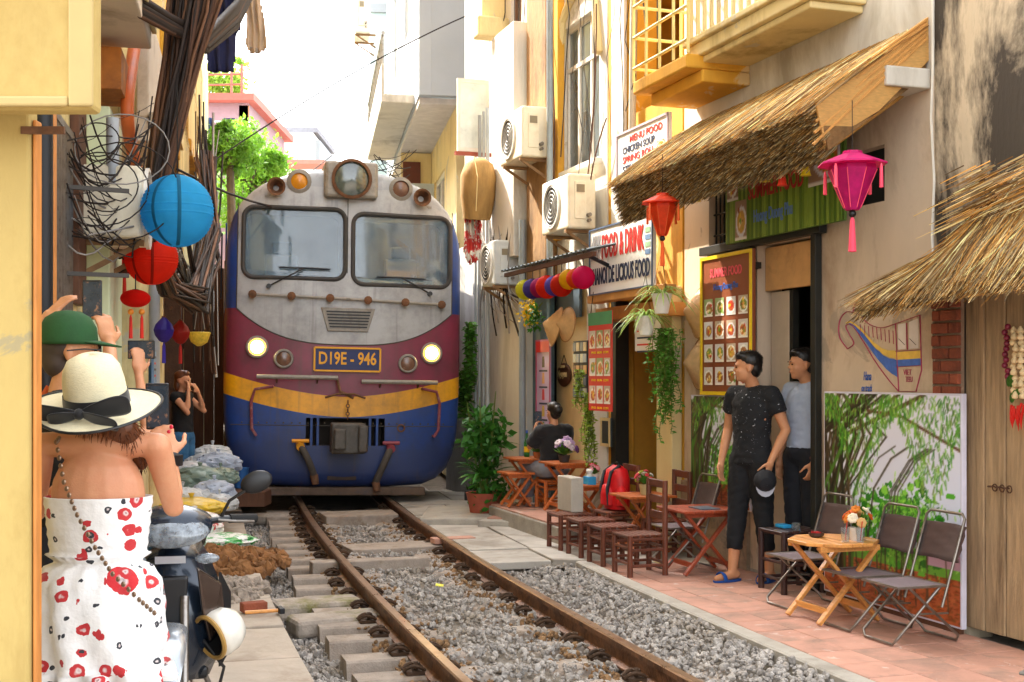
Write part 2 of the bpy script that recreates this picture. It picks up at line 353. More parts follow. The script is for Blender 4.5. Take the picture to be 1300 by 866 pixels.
# bed of earth below the stones, humped a little between the rails
ground('track_bed', ribbon([-2.0, -1.25, -.95, -.5, 0, .5, .95, 1.36, 1.5], [-.24, -.23, -.235, -.15, -.135, -.15, -.16, -.12, -.2], YS), DIRT)
track = thing('railway_track', 'rusty metre gauge railway track with concrete sleepers in grey ballast', 'railway track', tr(8, 0, -.2))
RAILM = mat('rusty_rail', '#80593e', .5, .3, var=.4, scale=14, bump=.2, bscale=70, col2='#3f2414', s2=7, f2=.8, t2=(.45, .6))
RAILT = mat('rail_head_worn', '#a88a70', .3, .7, var=.2, scale=20, col2='#7d532f', s2=4, f2=.6, st=(1, 1, 1))
for sgn in (-1, 1):
    # a rail profile: foot, web and head, swept along the curve
    pr = [(-.055, -.105), (.055, -.105), (.055, -.094), (.009, -.078), (.009, -.012), (.032, -.004), (.032, .022), (.024, .030), (-.024, .030), (-.032, .022), (-.032, -.004), (-.009, -.012), (-.009, -.078), (-.055, -.094)]
    mb = MB(); k = len(pr); Ys = [1 + .3 * i for i in range(100)]
    v = [tr(Y, sgn * .535 + a, b) for Y in Ys for a, b in pr]
    mb.add(v, [(i * k + j, i * k + (j + 1) % k, (i + 1) * k + (j + 1) % k, (i + 1) * k + j) for i in range(len(Ys) - 1) for j in range(k)])
    mb.m = [1 if (q % k) in (6, 7, 8) else 0 for q in range(len(mb.f))]
    part('rail', mb, [RAILM, RAILT], track, smooth=True, sharp=35)
# sleeper: tapered concrete block, lower in the middle
def sleeper_mesh():
    mb = MB(); st = [(-.95, -.095), (-.25, -.098), (-.12, -.15), (.12, -.15), (.25, -.098), (.95, -.095)]; v = []
    for x, zt in st:
        v += [(x, -.14, -.27), (x, .14, -.27), (x, .102, zt - .012), (x, .09, zt), (x, -.09, zt), (x, -.102, zt - .012)]
    f = [(i * 6 + j, i * 6 + (j + 1) % 6, i * 6 + 6 + (j + 1) % 6, i * 6 + 6 + j) for i in range(5) for j in range(6)] + [(5, 4, 3, 2, 1, 0), tuple(range(30, 36))]
    mb.add(v, f); return _mesh('sleeper', mb, SLEEP, (0, 0, 0), False, 40)
def clip_mesh():
    mb = MB()
    mb.box((0, 0, -.085), (.10, .11, .018)); mb.cyl((.012, 0, -.09), (.012, 0, -.03), .012, n=8); mb.lathe([(.024, -.055), (.024, -.035)], 6, (.012, 0, 0))
    for q in (-1, 1):
        mb.tube(bez((-.06, q * .02, -.075), (-.01, q * .05, -.02), (.055, q * .035, -.075), 6), .011, 6)
    return _mesh('rail_clip', mb, mat('clip_iron', '#4a3626', .75, .4, var=.4, bump=.3), (0, 0, 0), False, 40)
SME, CME = sleeper_mesh(), clip_mesh(); Y = 4.6; ns = 0
while Y < 15.5:
    t = tang(Y); an = math.atan2(t.y, t.x) - PI / 2; org = ORG[track.name]
    o = piece('sleeper', SME, track, tr(Y, random.uniform(-.02, .02), random.uniform(-.008, .006)) - org, (0, 0, an + random.uniform(-.02, .02)))
    for q in (-1, 1):
        for s2 in (-1, 1):
            piece('rail_clip', CME, o, (q * .535 + s2 * .095, 0, 0), (0, 0, 0 if s2 < 0 else PI))
    Y += .5 * t.y
# ------------------------------------------------------------------ ballast stones (nobody could count them)
def stones(name, spots, m, rmin=.010, rmax=.024, label=None):
    base = []
    for _ in range(7):
        bm = bmesh.new(); bmesh.ops.create_icosphere(bm, subdivisions=1, radius=1)
        for v in bm.verts: v.co *= random.uniform(.62, 1.18)
        bm.verts.ensure_lookup_table(); base.append((np.array([v.co[:] for v in bm.verts]), [[v.index for v in f.verts] for f in bm.faces])); bm.free()
    V = []; Fc = []; o = 0
    for p in spots:
        b, f = base[random.randrange(7)]; r = random.uniform(rmin, rmax) * random.choice((.6, .8, 1, 1, 1.15, 1.5))
        R = np.array(Euler((random.uniform(0, 6), random.uniform(0, 6), random.uniform(0, 6))).to_matrix())
        q = (b * np.array([1, random.uniform(.6, 1), random.uniform(.5, .85)]) * r) @ R.T + np.array(p); V.append(q)
        Fc += [[i + o for i in t] for t in f]; o += len(b)
    me = bpy.data.meshes.new(name); me.from_pydata(np.concatenate(V).tolist(), [], Fc); me.materials.append(m); me.update()
    ob = bpy.data.objects.new(name, me); COL.objects.link(ob); ob['kind'] = 'stuff'
    if label: ob['label'] = label[0]; ob['category'] = label[1]
    return ob
sp = []
for _ in range(25000):
    Y = 4.6 + 10.4 * random.random() ** 1.25
    off = random.choice([random.uniform(-.49, .49), random.uniform(.6, 1.36), random.uniform(.6, 1.36), random.uniform(-.49, .49), random.uniform(-1.25, -.9)])
    if off > .6 and Y > 10.1 + random.uniform(-.5, .3): continue
    hump = -.118 - .02 * math.sin(Y * 12.5) if abs(off) < .5 else (-.13 + .09 * min(1, (off - .6) / .5) if off > 0 else -.205)
    sp.append(tr(Y, off, hump + random.uniform(-.012, .016)))
stones('ballast_gravel', sp, BALL, label=('loose grey ballast stones lying between and beside the rusty rails', 'gravel'))
sp = []
for _ in range(3600):
    Y = 4.6 + 10.2 * random.random() ** 1.2; q = random.choice((-1, 1)); off = q * (.535 - .09 - abs(random.gauss(0, .09))) if random.random() < .75 else q * (.62 + random.random() * .1)
    if off > .6 and Y > 10: continue
    sp.append(tr(Y, off, -.112 + random.uniform(-.015, .02)))
stones('rusty_gravel', sp, RUSTSTONE, label=('rust brown stones packed against the rail feet', 'gravel'))
# ------------------------------------------------------------------ footpath on the side of the scooter
path = ground('footpath', MB().add([(-30, -2, -.06), *[tuple(tr(Y, -1.24, -.06)) for Y in (-2, 2, 4, 6, 8, 10, 12, 14, 16, 24)], (-30, 24, -.06)], [tuple(range(12))]), DIRT)
SLAB = mat('path_slab', '#b3a595', .85, var=.14, scale=4, bump=.2, bscale=50, col2='#8d7b68', s2=1.8, f2=.6, rnd=.1)
Y = 3.2
while Y < 14.6:
    d = random.uniform(.7, 1.05); o0 = -1.22; wv = random.uniform(.55, .75)
    for a, b in ((o0, o0 - wv), (o0 - wv - .012, o0 - 1.35), (o0 - 1.362, -2.9)):
        zt = -.012 + random.uniform(-.012, .012); j = .012; jt = lambda: random.uniform(-.02, .02)
        p = [tr(Y + j + jt(), a), tr(Y + d - j + jt(), a), tr(Y + d - j + jt(), b), tr(Y + j + jt(), b)]
        if min(q.x - lwx(q.y) for q in p) < -.35: continue
        part('paving_slab', MB().prism([(q.x, q.y, zt - .05) for q in p], (0, 0, .05)), SLAB, path, bevel=.006)
    Y += d
# ------------------------------------------------------------------ the far side: kerb, brick paving, concrete apron, raised step
def rwx(Y, t=0):  # world point on the line t in front (negative) of the right wall, at depth Y
    D = 4.9 + t; u = (Y - D * _n.y) / RW.ex.y; return _n * D + RW.ex * u
pav = ground('pavement', MB().add([tuple(tr(Y, 1.40, -.045)) for Y in (1, 3, 5, 7, 9, 11, 15)] + [tuple(rwx(Y, .3) + Vector((0, 0, -.045))) for Y in (15, 9, 5, 1)], [tuple(range(11))]), CONC)
mb = MB(); pr = [(1.32, -.2), (1.32, -.012), (1.332, -.002), (1.43, -.002), (1.43, -.2)]; Ys = [1 + .3 * i for i in range(31)]
k = 5; mb.add([tr(Y, a, b) for Y in Ys for a, b in pr], [(i * k + j, i * k + j + 1, i * k + k + j + 1, i * k + k + j) for i in range(len(Ys) - 1) for j in range(k - 1)])
ground('kerb', mb, CONC)
# red paving tiles laid square to the wall
ts = .30; r0 = RW.at(1500, 500).x; nt_ = 0
for i in range(40):
    for j in range(9):
        s = RW.at(752, 500).x + .1 + i * ts; t = -.155 - j * ts
        c = RW.M @ Vector((s, t, 0))
        if c.y < 4.4 or c.y > 10.25: continue
        p = [RW.M @ Vector((s + a, t + b, 0)) for a, b in ((-.147, -.147), (.147, -.147), (.147, .147), (-.147, .147))]
        q = []
        for v in p:   # trim to the kerb line
            e = tr(v.y, 1.435); tn = tang(v.y); off = (v - Vector((cx(v.y), v.y, 0))).dot(Vector((tn.y, -tn.x, 0)))
            q.append(v if off > 1.435 else v + Vector((tn.y, -tn.x, 0)) * (1.435 - off))
        if (q[1] - q[0]).length < .04 and (q[2] - q[3]).length < .04: continue
        if max((v - w_).length for v in q for w_ in q) < .12: continue
        ar = abs((q[2] - q[0]).cross(q[3] - q[1]).z) / 2
        if ar < .012: continue
        zt = random.uniform(-.002, .002)
        part('paving_tile', MB().prism([(v.x, v.y, zt - .045) for v in q], (0, 0, .045)), REDTILE, pav, bevel=.003, seg=1); nt_ += 1
# concrete apron slabs beyond the brick
APR = mat('apron_concrete', '#b1aa9f', .8, var=.16, scale=3, bump=.15, bscale=50, col2='#857b6e', s2=1.3, f2=.7, t2=(.48, .6))
Y = 10.1
while Y < 15.5:
    d = random.uniform(.6, 1.2)
    for a, b in ((.62, .62 + random.uniform(.5, .7)), (None, None)):
        if a is None:
            A = tr(Y + .01, lastb + .012); B = tr(Y + d - .01, lastb + .012); C, D = rwx(Y + d - .01, .1), rwx(Y + .01, .1)
            p = [A, B, C, D]
        else:
            p = [tr(Y + .01, a), tr(Y + d - .01, a), tr(Y + d - .01, b), tr(Y + .01, b)]; lastb = b
        zt = random.uniform(-.012, .006); part('apron_slab', MB().prism([(q.x, q.y, zt - .06) for q in p], (0, 0, .06)), APR, pav, bevel=.006)
    Y += d
# crumbling concrete edge between ballast and apron
st = thing('raised_step', 'low concrete step with red tiles on top along the cafe wall', 'step', (RW.at(700, 690, -.9).x, -.9, 0), RW)
sA, sB = RW.at(706, 690, -.9).x, RW.at(618, 640, -.9).x
part('base', MB().bx((sB, -.88, -.05), (sA, -.01, .155)), CONC, st, bevel=.012)
i = 0; s = sB + .02
while s + .3 < sA + .02:
    for j in range(3): part('tile', MB().bx((s, -.86 + j * .285, .154), (s + .29, -.86 + j * .285 + .277, .172)), REDTILE, st, bevel=.003, seg=1)
    s += .3
c = gp(655, 665); sl = thing('stepping_slab', 'flat concrete slab with red tiles lying in front of the raised step', 'slab', (c.x, c.y, -.02), rz=-.31)
part('slab', MB().box((0, 0, .035), (.62, .62, .08)), CONC, sl, bevel=.008); 
for a in (-.15, .15): part('tile', MB().box((a + .02, .05, .08), (.28, .36, .02)), REDTILE, sl, bevel=.003)
for (px, py, L, W_, h, rzz, lab) in ((455, 657, .82, .55, .09, .05, 'thick concrete slab bridging the rails under the locomotive nose'), (505, 693, .98, .42, .05, .10, 'thin cracked concrete slab bridging the rails over the ballast'), (470, 716, 1.0, .16, .08, .0, 'narrow concrete beam lying across the ballast between rails')):
    c = gp(px, py, -.06); a = math.atan2(tang(c.y).y, tang(c.y).x) - PI / 2
    m = MB(); n = 10; pts = [(-L / 2 + random.uniform(-.02, .02), -W_ / 2), (-L / 6, -W_ / 2 - .02), (L / 5, -W_ / 2 + .015), (L / 2, -W_ / 2 + random.uniform(0, .05)), (L / 2 + .02, W_ / 2), (0, W_ / 2 + .015), (-L / 2, W_ / 2)]
    o = thing('crossing_slab', lab, 'slab', (c.x, c.y, -.135), rz=a + rzz)
    part('slab', m.prism([(x, y, 0) for x, y in pts], (0, 0, h + .035)), SLEEP, o, bevel=.01)
for (px, py, L, W_, rzz, lab) in ((402, 766, .62, .3, .12, 'mossy rough stone block laid between two sleeper ends'), (427, 785, .62, .28, .2, 'long sloping stone slab wedged between sleeper ends'), (352, 655, .5, .22, .0, 'small mossy block beside the farthest sleeper ends'), (575, 697, .4, .16, .1, 'loose red brick tile lying next to the rail')):
    c = gp(px, py, -.1); bm = MB(); bm.box((0, 0, 0), (L, W_, .12 if L > .45 else .05)); a = math.atan2(tang(c.y).y, tang(c.y).x) - PI / 2
    o = thing('stone_block', lab, 'stone', (c.x, c.y, -.13 if L > .45 else -.015), rz=a + rzz)
    MOSS = mat('mossy_stone', '#a3978a', .95, var=.25, scale=8, bump=.5, bscale=35, col2='#6d6a24', s2=3.2, f2=.8)
    part('block', bm, MOSS if L > .45 else REDTILE, o, bevel=.03 if L > .45 else .005)
# ------------------------------------------------------------------ locomotive
loco = thing('locomotive', 'grey, maroon, yellow and blue diesel locomotive with lit headlights', 'locomotive', (0, 0, 0), TR)
def tx(px): return (px - 436) / 106.7
def tz(py): return CAMZ - (py - HOR) * 15 / F_PX
def loco_paint():
    m = bpy.data.materials.new('locomotive_paint'); m.use_nodes = True; n, l = m.node_tree.nodes, m.node_tree.links; b = n['Principled BSDF']
    tc = n.new('ShaderNodeTexCoord'); sx = n.new('ShaderNodeSeparateXYZ'); l.new(tc.outputs['Object'], sx.inputs[0])
    def mt(op, a, bb=None, clamp=False):
        q = n.new('ShaderNodeMath'); q.operation = op; q.use_clamp = clamp
        for i, v in enumerate((a, bb)):
            if v is None: continue
            if hasattr(v, 'links') or hasattr(v, 'is_linked'): l.new(v, q.inputs[i])
            else: q.inputs[i].default_value = v
        return q.outputs[0]
    ax = mt('MINIMUM', mt('DIVIDE', mt('ABSOLUTE', sx.outputs[0]), 1.42), 1.0); z = sx.outputs[2]
    p17 = mt('POWER', ax, 1.7)
    ytop = mt('ADD', mt('MULTIPLY', p17, .27), 1.275); ybot = mt('ADD', mt('MULTIPLY', p17, .262), 1.032)
    gb = mt('ADD', mt('MULTIPLY', mt('POWER', ax, 2.94), .545), 1.894)
    step = lambda a, b: mt('MULTIPLY', mt('SUBTRACT', a, b), 260, True) if False else mt('MINIMUM', mt('MAXIMUM', mt('MULTIPLY', mt('SUBTRACT', a, b), 260), 0.0), 1.0)
    def mix(f, a, bb):
        q = n.new('ShaderNodeMixRGB'); l.new(f, q.inputs[0])
        for i, v in ((1, a), (2, bb)):
            if isinstance(v, tuple): q.inputs[i].default_value = (*v, 1)
            else: l.new(v, q.inputs[i])
        return q.outputs[0]
    blue, yel, mar, grey = lin('#053c88'), lin('#eaa40a'), lin('#7d2740'), lin('#a7a9ab')
    c = mix(step(z, ybot), blue, yel); c = mix(step(z, ytop), c, mar)
    side = mix(step(z, mt('ADD', mt('MULTIPLY', ax, 0), 2.30)), c, blue); c = mix(step(z, gb), c, grey)
    c = mix(step(mt('ABSOLUTE', sx.outputs[0]), 1.285), c, side)
    roof = step(z, 3.78); c = mix(roof, c, lin('#9ca0a4'))
    nz = n.new('ShaderNodeTexNoise'); nz.inputs['Scale'].default_value = 2.2; nz.inputs['Detail'].default_value = 10; nz.inputs['Roughness'].default_value = .7; l.new(tc.outputs['Object'], nz.inputs[0])
    # road dirt, thickest near the rail
    low = n.new('ShaderNodeMapRange'); low.inputs[1].default_value = 1.1; low.inputs[2].default_value = .15; low.inputs[3].default_value = 0; low.inputs[4].default_value = .5; l.new(z, low.inputs[0])
    dm = n.new('ShaderNodeMapRange'); dm.inputs[1].default_value = .42; dm.inputs[2].default_value = .72; l.new(mt('ADD', nz.outputs[0], low.outputs[0]), dm.inputs[0]); dm.inputs[4].default_value = .55
    c = mix(dm.outputs[0], c, lin('#2f2d2b'))
    mp = n.new('ShaderNodeMapping'); mp.inputs['Scale'].default_value = (14, 14, .8); l.new(tc.outputs['Object'], mp.inputs[0])
    n3 = n.new('ShaderNodeTexNoise'); n3.inputs['Scale'].default_value = 1.0; n3.inputs['Detail'].default_value = 6; l.new(mp.outputs[0], n3.inputs[0])
    d3 = n.new('ShaderNodeMapRange'); d3.inputs[1].default_value = .56; d3.inputs[2].default_value = .8; d3.inputs[4].default_value = .5; l.new(n3.outputs[0], d3.inputs[0])
    c = mix(d3.outputs[0], c, lin('#4a4038'))
    l.new(c, b.inputs['Base Color']); b.inputs['Roughness'].default_value = .42; b.inputs['Coat Weight'].default_value = .25; b.inputs['Coat Roughness'].default_value = .2
    rr = n.new('ShaderNodeMapRange'); rr.inputs[3].default_value = .3; rr.inputs[4].default_value = .6; l.new(nz.outputs[0], rr.inputs[0]); l.new(rr.outputs[0], b.inputs['Roughness'])
    bp = n.new('ShaderNodeBump'); bp.inputs['Strength'].default_value = .06; bp.inputs['Distance'].default_value = .05; l.new(nz.outputs[0], bp.inputs['Height']); l.new(bp.outputs[0], b.inputs['Normal'])
    return m
LP = loco_paint()
half = [(0, 4.02), (.42, 4.0), (.66, 3.95), (.85, 3.88), (1.0, 3.81), (1.13, 3.71), (1.25, 3.58), (1.34, 3.42), (1.395, 3.22), (1.42, 3.0), (1.42, 2.6), (1.42, 2.1), (1.42, 1.7), (1.42, 1.35), (1.412, 1.05), (1.395, .8), (1.35, .58), (1.27, .41), (1.14, .29), (.96, .215), (.45, .19), (0, .19)]
outl = half + [(-x, z) for x, z in reversed(half[1:-1])]
def fy(x, z): return .13 * (abs(x) / 1.42) ** 2.4 + .13 * max(0, z - 2.2) ** 1.2 * .55 + .05 * max(0, .8 - z)
mb = MB(); k = len(outl); C0 = (0, 2.1); rings = [.06, .2, .35, .5, .63, .75, .84, .90, .94, .97, .99, 1.0]
for s in rings:
    for x, z in outl:
        X, Z = C0[0] + (x - C0[0]) * s, C0[1] + (z - C0[1]) * s; e = 0 if s <= .90 else .16 * (1 - math.sqrt(max(0, 1 - ((s - .90) / .10) ** 2)))
        mb.v.append((X, fy(X, Z) + e, Z))
nr = len(rings)
for yy in (.7, 3, 8, 15.8):
    for x, z in outl: mb.v.append((x, yy, z))
nr += 4
mb.v.append((0, fy(0, 2.1), 2.1)); ctr = len(mb.v) - 1; mb.v.append((0, 15.8, 2.1)); bk = len(mb.v) - 1
for i in range(nr - 1):
    for j in range(k): mb.f.append((i * k + j, (i + 1) * k + j, (i + 1) * k + (j + 1) % k, i * k + (j + 1) % k))
for j in range(k): mb.f.append((ctr, j, (j + 1) % k)); mb.f.append((bk, (nr - 1) * k + (j + 1) % k, (nr - 1) * k + j))
mb.m = [0] * len(mb.f)
body = part('body', mb, [LP, DARKIN], loco, smooth=True, sharp=50)
bm = bmesh.new(); bm.from_mesh(body.data); bmesh.ops.recalc_face_normals(bm, faces=bm.faces); bm.to_mesh(body.data); bm.free()
WINS = [(tx(306), tx(433), tz(355), tz(265)), (tx(443), tx(570), tz(360), tz(269))]
cut = MB()
def pocket(outline, y0, y1):
    cut.prism([(x, y0, z) for x, z in outline], (0, y1 - y0, 0), 1)
for (a, b, c, d) in WINS: pocket(rrect(a + .02, b - .02, c + .02, d - .02, .12, 5), -.3, .75)
pocket([(tx(387), tz(566)), (tx(487), tz(566)), (tx(487), tz(531)), (tx(387), tz(531))], -.3, .35)
ctm = bpy.data.objects.new('cut', _mesh('cut', cut, [LP, DARKIN], (0, 0, 0), False, 40)); COL.objects.link(ctm)
bm = bmesh.new(); bm.from_mesh(ctm.data); bmesh.ops.recalc_face_normals(bm, faces=bm.faces); bm.to_mesh(ctm.data); bm.free()
ctm.matrix_world = TR.M; bpy.context.view_layer.update()
md = body.modifiers.new('cut', 'BOOLEAN'); md.object = ctm; md.operation = 'DIFFERENCE'; md.solver = 'EXACT'; md.material_mode = 'TRANSFER'
dg = bpy.context.evaluated_depsgraph_get(); me = bpy.data.meshes.new_from_object(body.evaluated_get(dg)); body.modifiers.clear(); body.data = me; bpy.data.objects.remove(ctm)
me.polygons.foreach_set('use_smooth', [True] * len(me.polygons)); me.set_sharp_from_angle(angle=math.radians(42))
GLASS = mat('windscreen_glass', '#9dbfe0', .03, spec=1.0, alpha=.30, var=.5, scale=1.6, coat=1.0)  # pale blue tint painted in as hazy reflection on the panes
GLASS.node_tree.nodes['Principled BSDF'].inputs['Coat IOR'].default_value = 2.1; GLASS.node_tree.nodes['Principled BSDF'].inputs['Coat Roughness'].default_value = .03
GR = mat('loco_grey_trim', '#8c877e', .5, .2, var=.2, col2='#55493c', s2=6, f2=.5, bump=.1)
RUST = mat('rust', '#6b4a33', .8, .2, var=.35, scale=14, bump=.3)
def on(x, z, o=0): return Vector((x, fy(x, z) - o, z))
for (a, b, c, d) in WINS:
    wpt = rrect(a, b, c, d, .13, 6)
    ws = part('windscreen', MB().add([on(x * .985 + (a + b) / 2 * .015, z * .99 + (c + d) / 2 * .01, -.02) for x, z in wpt], [tuple(range(len(wpt)))]), GLASS, loco)
    part('rubber_seal', MB().tube([on(x, z, .006) for x, z in wpt], .027, 8, closed=True), mat('window_seal', '#3c3a38', .6, var=.2), ws, smooth=True)
    # wiper: arm from a pivot at the lower outer edge
    sgn = -1 if a < 0 else 1; px_, pz = (tx(338), tz(366)) if sgn < 0 else (tx(543), tz(369))
    ex, ez = (tx(382), tz(342)) if sgn < 0 else (tx(505), tz(350))
    m = MB(); m.tube([on(px_, pz, .03), on((px_ + ex) / 2, (pz + ez) / 2, .05), on(ex, ez, .035)], .010, 6); m.tube([on(ex - .30, ez + .0, .03), on(ex, ez, .035), on(ex + .30, ez + (-.005), .03)], .012, 6); m.cyl(on(px_, pz, -.01), on(px_, pz, .05), .028)
    part('wiper', m, BLACK, ws, smooth=True)
# cab furniture behind the glass
cabi = MB(); cabi.bx((-1.1, .35, 2.1), (1.1, .72, 2.72)); 
part('control_desk', cabi, mat('cab_desk', '#4c5a52', .6), loco, bevel=.03)
for xx in (-.75, .72): part('driver_seat', MB().bx((xx - .2, .60, 2.55), (xx + .2, .70, 3.0)).bx((xx - .12, .62, 3.0), (xx + .12, .69, 3.16)), mat('seat_cover', '#24303f', .7), loco, bevel=.03, seg=3)
gb = MB(); gb.tube([on(tx(318), tz(377), .07), on(0, tz(380), .07), on(tx(558), tz(383), .07)], .018, 8)
gbar = part('wash_rail', gb, GR, loco, smooth=True)
for i in range(6):
    q = tx(318) + (tx(558) - tx(318)) * i / 5; zz = tz(377 + 6 * i / 5); part('bracket', MB().lathe([(.02, -.09), (.035, -.01), (.05, .005), (.05, .03), (.02, .04)], 10, on(q, zz, .06), Matrix.Rotation(PI / 2, 3, 'X')), RUST, gbar, smooth=True)
vt = part('vent_grille', MB().prism([on(x, z, .022) for x, z in ((tx(403), tz(391)), (tx(472), tz(391)), (tx(463), tz(421)), (tx(412), tz(421)))], (0, .06, 0)), GR, loco, bevel=.008)
for i in range(6):
    z = tz(396) - i * .036; x0, x1 = tx(410) + i * .008, tx(466) - i * .008
    part('slat', MB().box((0 + (x0 + x1) / 2, fy(0, z) - .022, z), (x1 - x0, .012, .017)), BLACK, vt)
SEAM = mat('panel_seam', '#4a463f', .8)
part('panel_seam', MB().tube([on(x_, 1.894 + .545 * (abs(x_) / 1.42) ** 2.94, .002) for x_ in [-1.28 + 2.56 * i / 40 for i in range(41)]], .007, 4), SEAM, loco)
for s_ in (-1, 1): part('panel_seam', MB().tube([on(s_ * 1.285, z_, .003) for z_ in [2.30 + 1.25 * i / 20 for i in range(21)]], .006, 4), SEAM, loco)
part('panel_seam', MB().tube([on(0, z_, .002) for z_ in [2.75 + 1.1 * i / 12 for i in range(13)]], .005, 4), SEAM, loco); part('panel_seam', MB().tube([on(x_, .93, .002) for x_ in [-1.33 + 2.66 * i / 30 for i in range(31)]], .005, 4), SEAM, loco)
for i in range(26):
    x_ = -1.2 + 2.4 * i / 25; part('rivet', MB().sph(on(x_, .96, .001), .011, 6, 4), SEAM, loco)
# number plate
pl = part('number_plate', MB().bx((tx(397), fy(.3, 1.7) - .03, tz(470)), (tx(478), .05, tz(443))), mat('plate_blue', '#16225a', .4), loco, bevel=.006)
fr = MB(); a, b, c, d = tx(396), tx(479), tz(471), tz(442); yv = fy(.3, 1.7) - .036
for p, q in (((a, c), (b, c)), ((b, c), (b, d)), ((b, d), (a, d)), ((a, d), (a, c))): fr.bar((p[0], yv, p[1]), (q[0], yv, q[1]), .022, .014, (0, 1, 0))
YEL = mat('plate_yellow', '#e0a01c', .45); part('plate_border', fr, YEL, pl)
text('plate_lettering', 'D19E - 946', .205, YEL, pl, ((a + b) / 2, yv + .004, (c + d) / 2 + .005), fit=.68, bold=.004, ext=.004)
def ring_lamp(name, px, py, r, lens, col=GR, y_out=.05, lit=False):
    x, z = tx(px), tz(py); R = Matrix.Rotation(PI / 2, 3, 'X')
    o = part(name, MB().lathe([(r * .98, -.04), (r * 1.12, 0), (r * 1.16, y_out * .7), (r * 1.05, y_out), (r * .9, y_out), (r * .86, y_out * .6), (0.001, y_out * .55)], 24, on(x, z, 0), R, cap=False), col, loco, smooth=True, sharp=30)
    part('lens', MB().lathe([(r * .88, y_out * .62), (r * .6, y_out * .85), (r * .25, y_out * .98), (.002, y_out)], 24, on(x, z, 0), R, cap=False), lens, o, smooth=True); return o
LIT = mat('lit_headlight', '#fff2d0', .3, emis=('#ffe2a0', 12), var=0, rnd=0); LITW = mat('lens_halo_glow', '#ffc060', .3, emis=('#ff9a2e', .42), var=0, rnd=0)  # orange emission put into the lens as a warm halo round the bulb
DULL = mat('dull_lens', '#6b4b3a', .25, spec=.8, var=.3); AMB = mat('amber_lens', '#c98316', .2, spec=.8, var=.15)
GREENL = mat('dark_green_lens', '#3c4a44', .12, spec=1, var=.4, scale=8, coat=.5)
for px_, py_ in ((325, 443), (546, 446)):
    o = ring_lamp('headlight', px_, py_, .115, LITW); part('bulb', MB().lathe([(.075, .045), (.05, .055), (.002, .06)], 20, on(tx(px_), tz(py_), 0), Matrix.Rotation(PI / 2, 3, 'X'), cap=False), LIT, o, smooth=True)
ring_lamp('marker_lamp', 358, 457, .10, DULL); ring_lamp('marker_lamp', 515, 460, .10, DULL)
# roof lamp box, ringed lamps and horns
tb = part('lamp_box', MB().bx((tx(405), .0, tz(251)), (tx(473), .75, tz(204))), GR, loco, bevel=.04)
R = Matrix.Rotation(PI / 2, 3, 'X')
part('lens_ring', MB().lathe([(.235, -.02), (.24, .04), (.205, .05), (.2, .02)], 28, (tx(439), 0, tz(227)), R, cap=False), RUST, tb, smooth=True, sharp=30)
part('lens', MB().lathe([(.2, .015), (.12, .035), (.002, .042)], 28, (tx(439), 0, tz(227)), R, cap=False), GREENL, tb, smooth=True)
for px, py, le in ((374, 231, AMB), (504, 234, DULL)):
    x, z = tx(px), tz(py); o = part('marker_lamp', MB().lathe([(.06, -.35), (.12, -.05), (.145, .0), (.145, .05), (.10, .065), (.1, .04)], 20, (x, .18, z), R, cap=False), GR, loco, smooth=True, sharp=30)
    part('lens', MB().lathe([(.1, .042), (.05, .07), (.002, .075)], 18, (x, .18, z), R, cap=False), le, o, smooth=True)
for px, py in ((345, 240), (531, 245)):
    x, z = tx(px), tz(py); o = part('horn', MB().lathe([(.03, -.3), (.04, -.05), (.1, .06), (.11, .07), (.085, .06), (.03, -.06)], 16, (x, .12, z), R, cap=False), RUST, loco, smooth=True, sharp=30)
    part('bracket', MB().bx((x - .13, .16, z - .12), (x + .13, .5, z - .09)).bx((x - .13, .3, z - .1), (x + .13, .5, z + .06)), GR, o)
# step bars, curved grab rails
for x0, x1, py in ((325, 425, 480), (455, 553, 484)):
    a, b, z = tx(x0), tx(x1), tz(py); o = part('step_bar', MB().tube([on(a, z, .13), on((a + b) / 2, z, .15), on(b, z, .13)], .026, 8), GR, loco, smooth=True)
    for q in (.25, .75): part('bracket', MB().bar(on(a + (b - a) * q, z - .06, -.01), on(a + (b - a) * q, z, .14), .03, .015, (1, 0, 0)), RUST, o)
GRAB = mat('grab_rail_paint', '#7d3c44', .5, var=.3, col2='#9a8d7d', s2=9, f2=.6)
for s in (-1, 1):
    xo = tx(320) if s < 0 else tx(556); xi = tx(345) if s < 0 else tx(535)
    part('grab_rail', MB().tube([on(xi, tz(492), -.02), on(xi, tz(492), .09), on(xo - s * .03, tz(496), .09), on(xo + s * .01, tz(510), .09), on(xo - s * .0, tz(545), .09), on(xo - s * .05, tz(553), .09), on(xo - s * .05, tz(553), -.02)], .018, 8), GRAB, loco, smooth=True)
# lever and chain over the coupler
lv = MB(); lv.tube([on(tx(410), tz(505), .10), on(tx(425), tz(500), .16), on(tx(445), tz(500), .16), on(tx(460), tz(505), .10)], .014, 6); lv.tube([on(tx(424), tz(478), .05), on(tx(428), tz(497), .14), on(tx(445), tz(505), .14)], .02, 6)
for i in range(5): lv.tube(arc(on(tx(438), tz(510 + i * 5), .14), .02, 0, 2 * PI, 8, (1, 0, 0) if i % 2 else (0, 1, 0)), .007, 5)
part('uncoupling_lever', lv, RUST, loco, smooth=True)
cp = MB(); x0, x1, z0, z1 = tx(416), tx(458), tz(574), tz(536)
cp.bx((x0, -.42, z0), (x1, -.12, z1)); cp.bx((x0 + .04, -.12, z0 + .06), (x1 - .04, .34, z1 - .06)); cp.bx((x0 + .02, -.52, z0 + .05), (x0 + .16, -.40, z1 - .06)); cp.bx((x1 - .09, -.5, z0 + .02), (x1 + .02, -.40, z1 - .02))
part('coupler', cp, mat('coupler_iron', '#5c5852', .6, .4, var=.25, scale=10, col2='#4a3828', s2=5, f2=.6, bump=.2), loco, bevel=.025, seg=3)
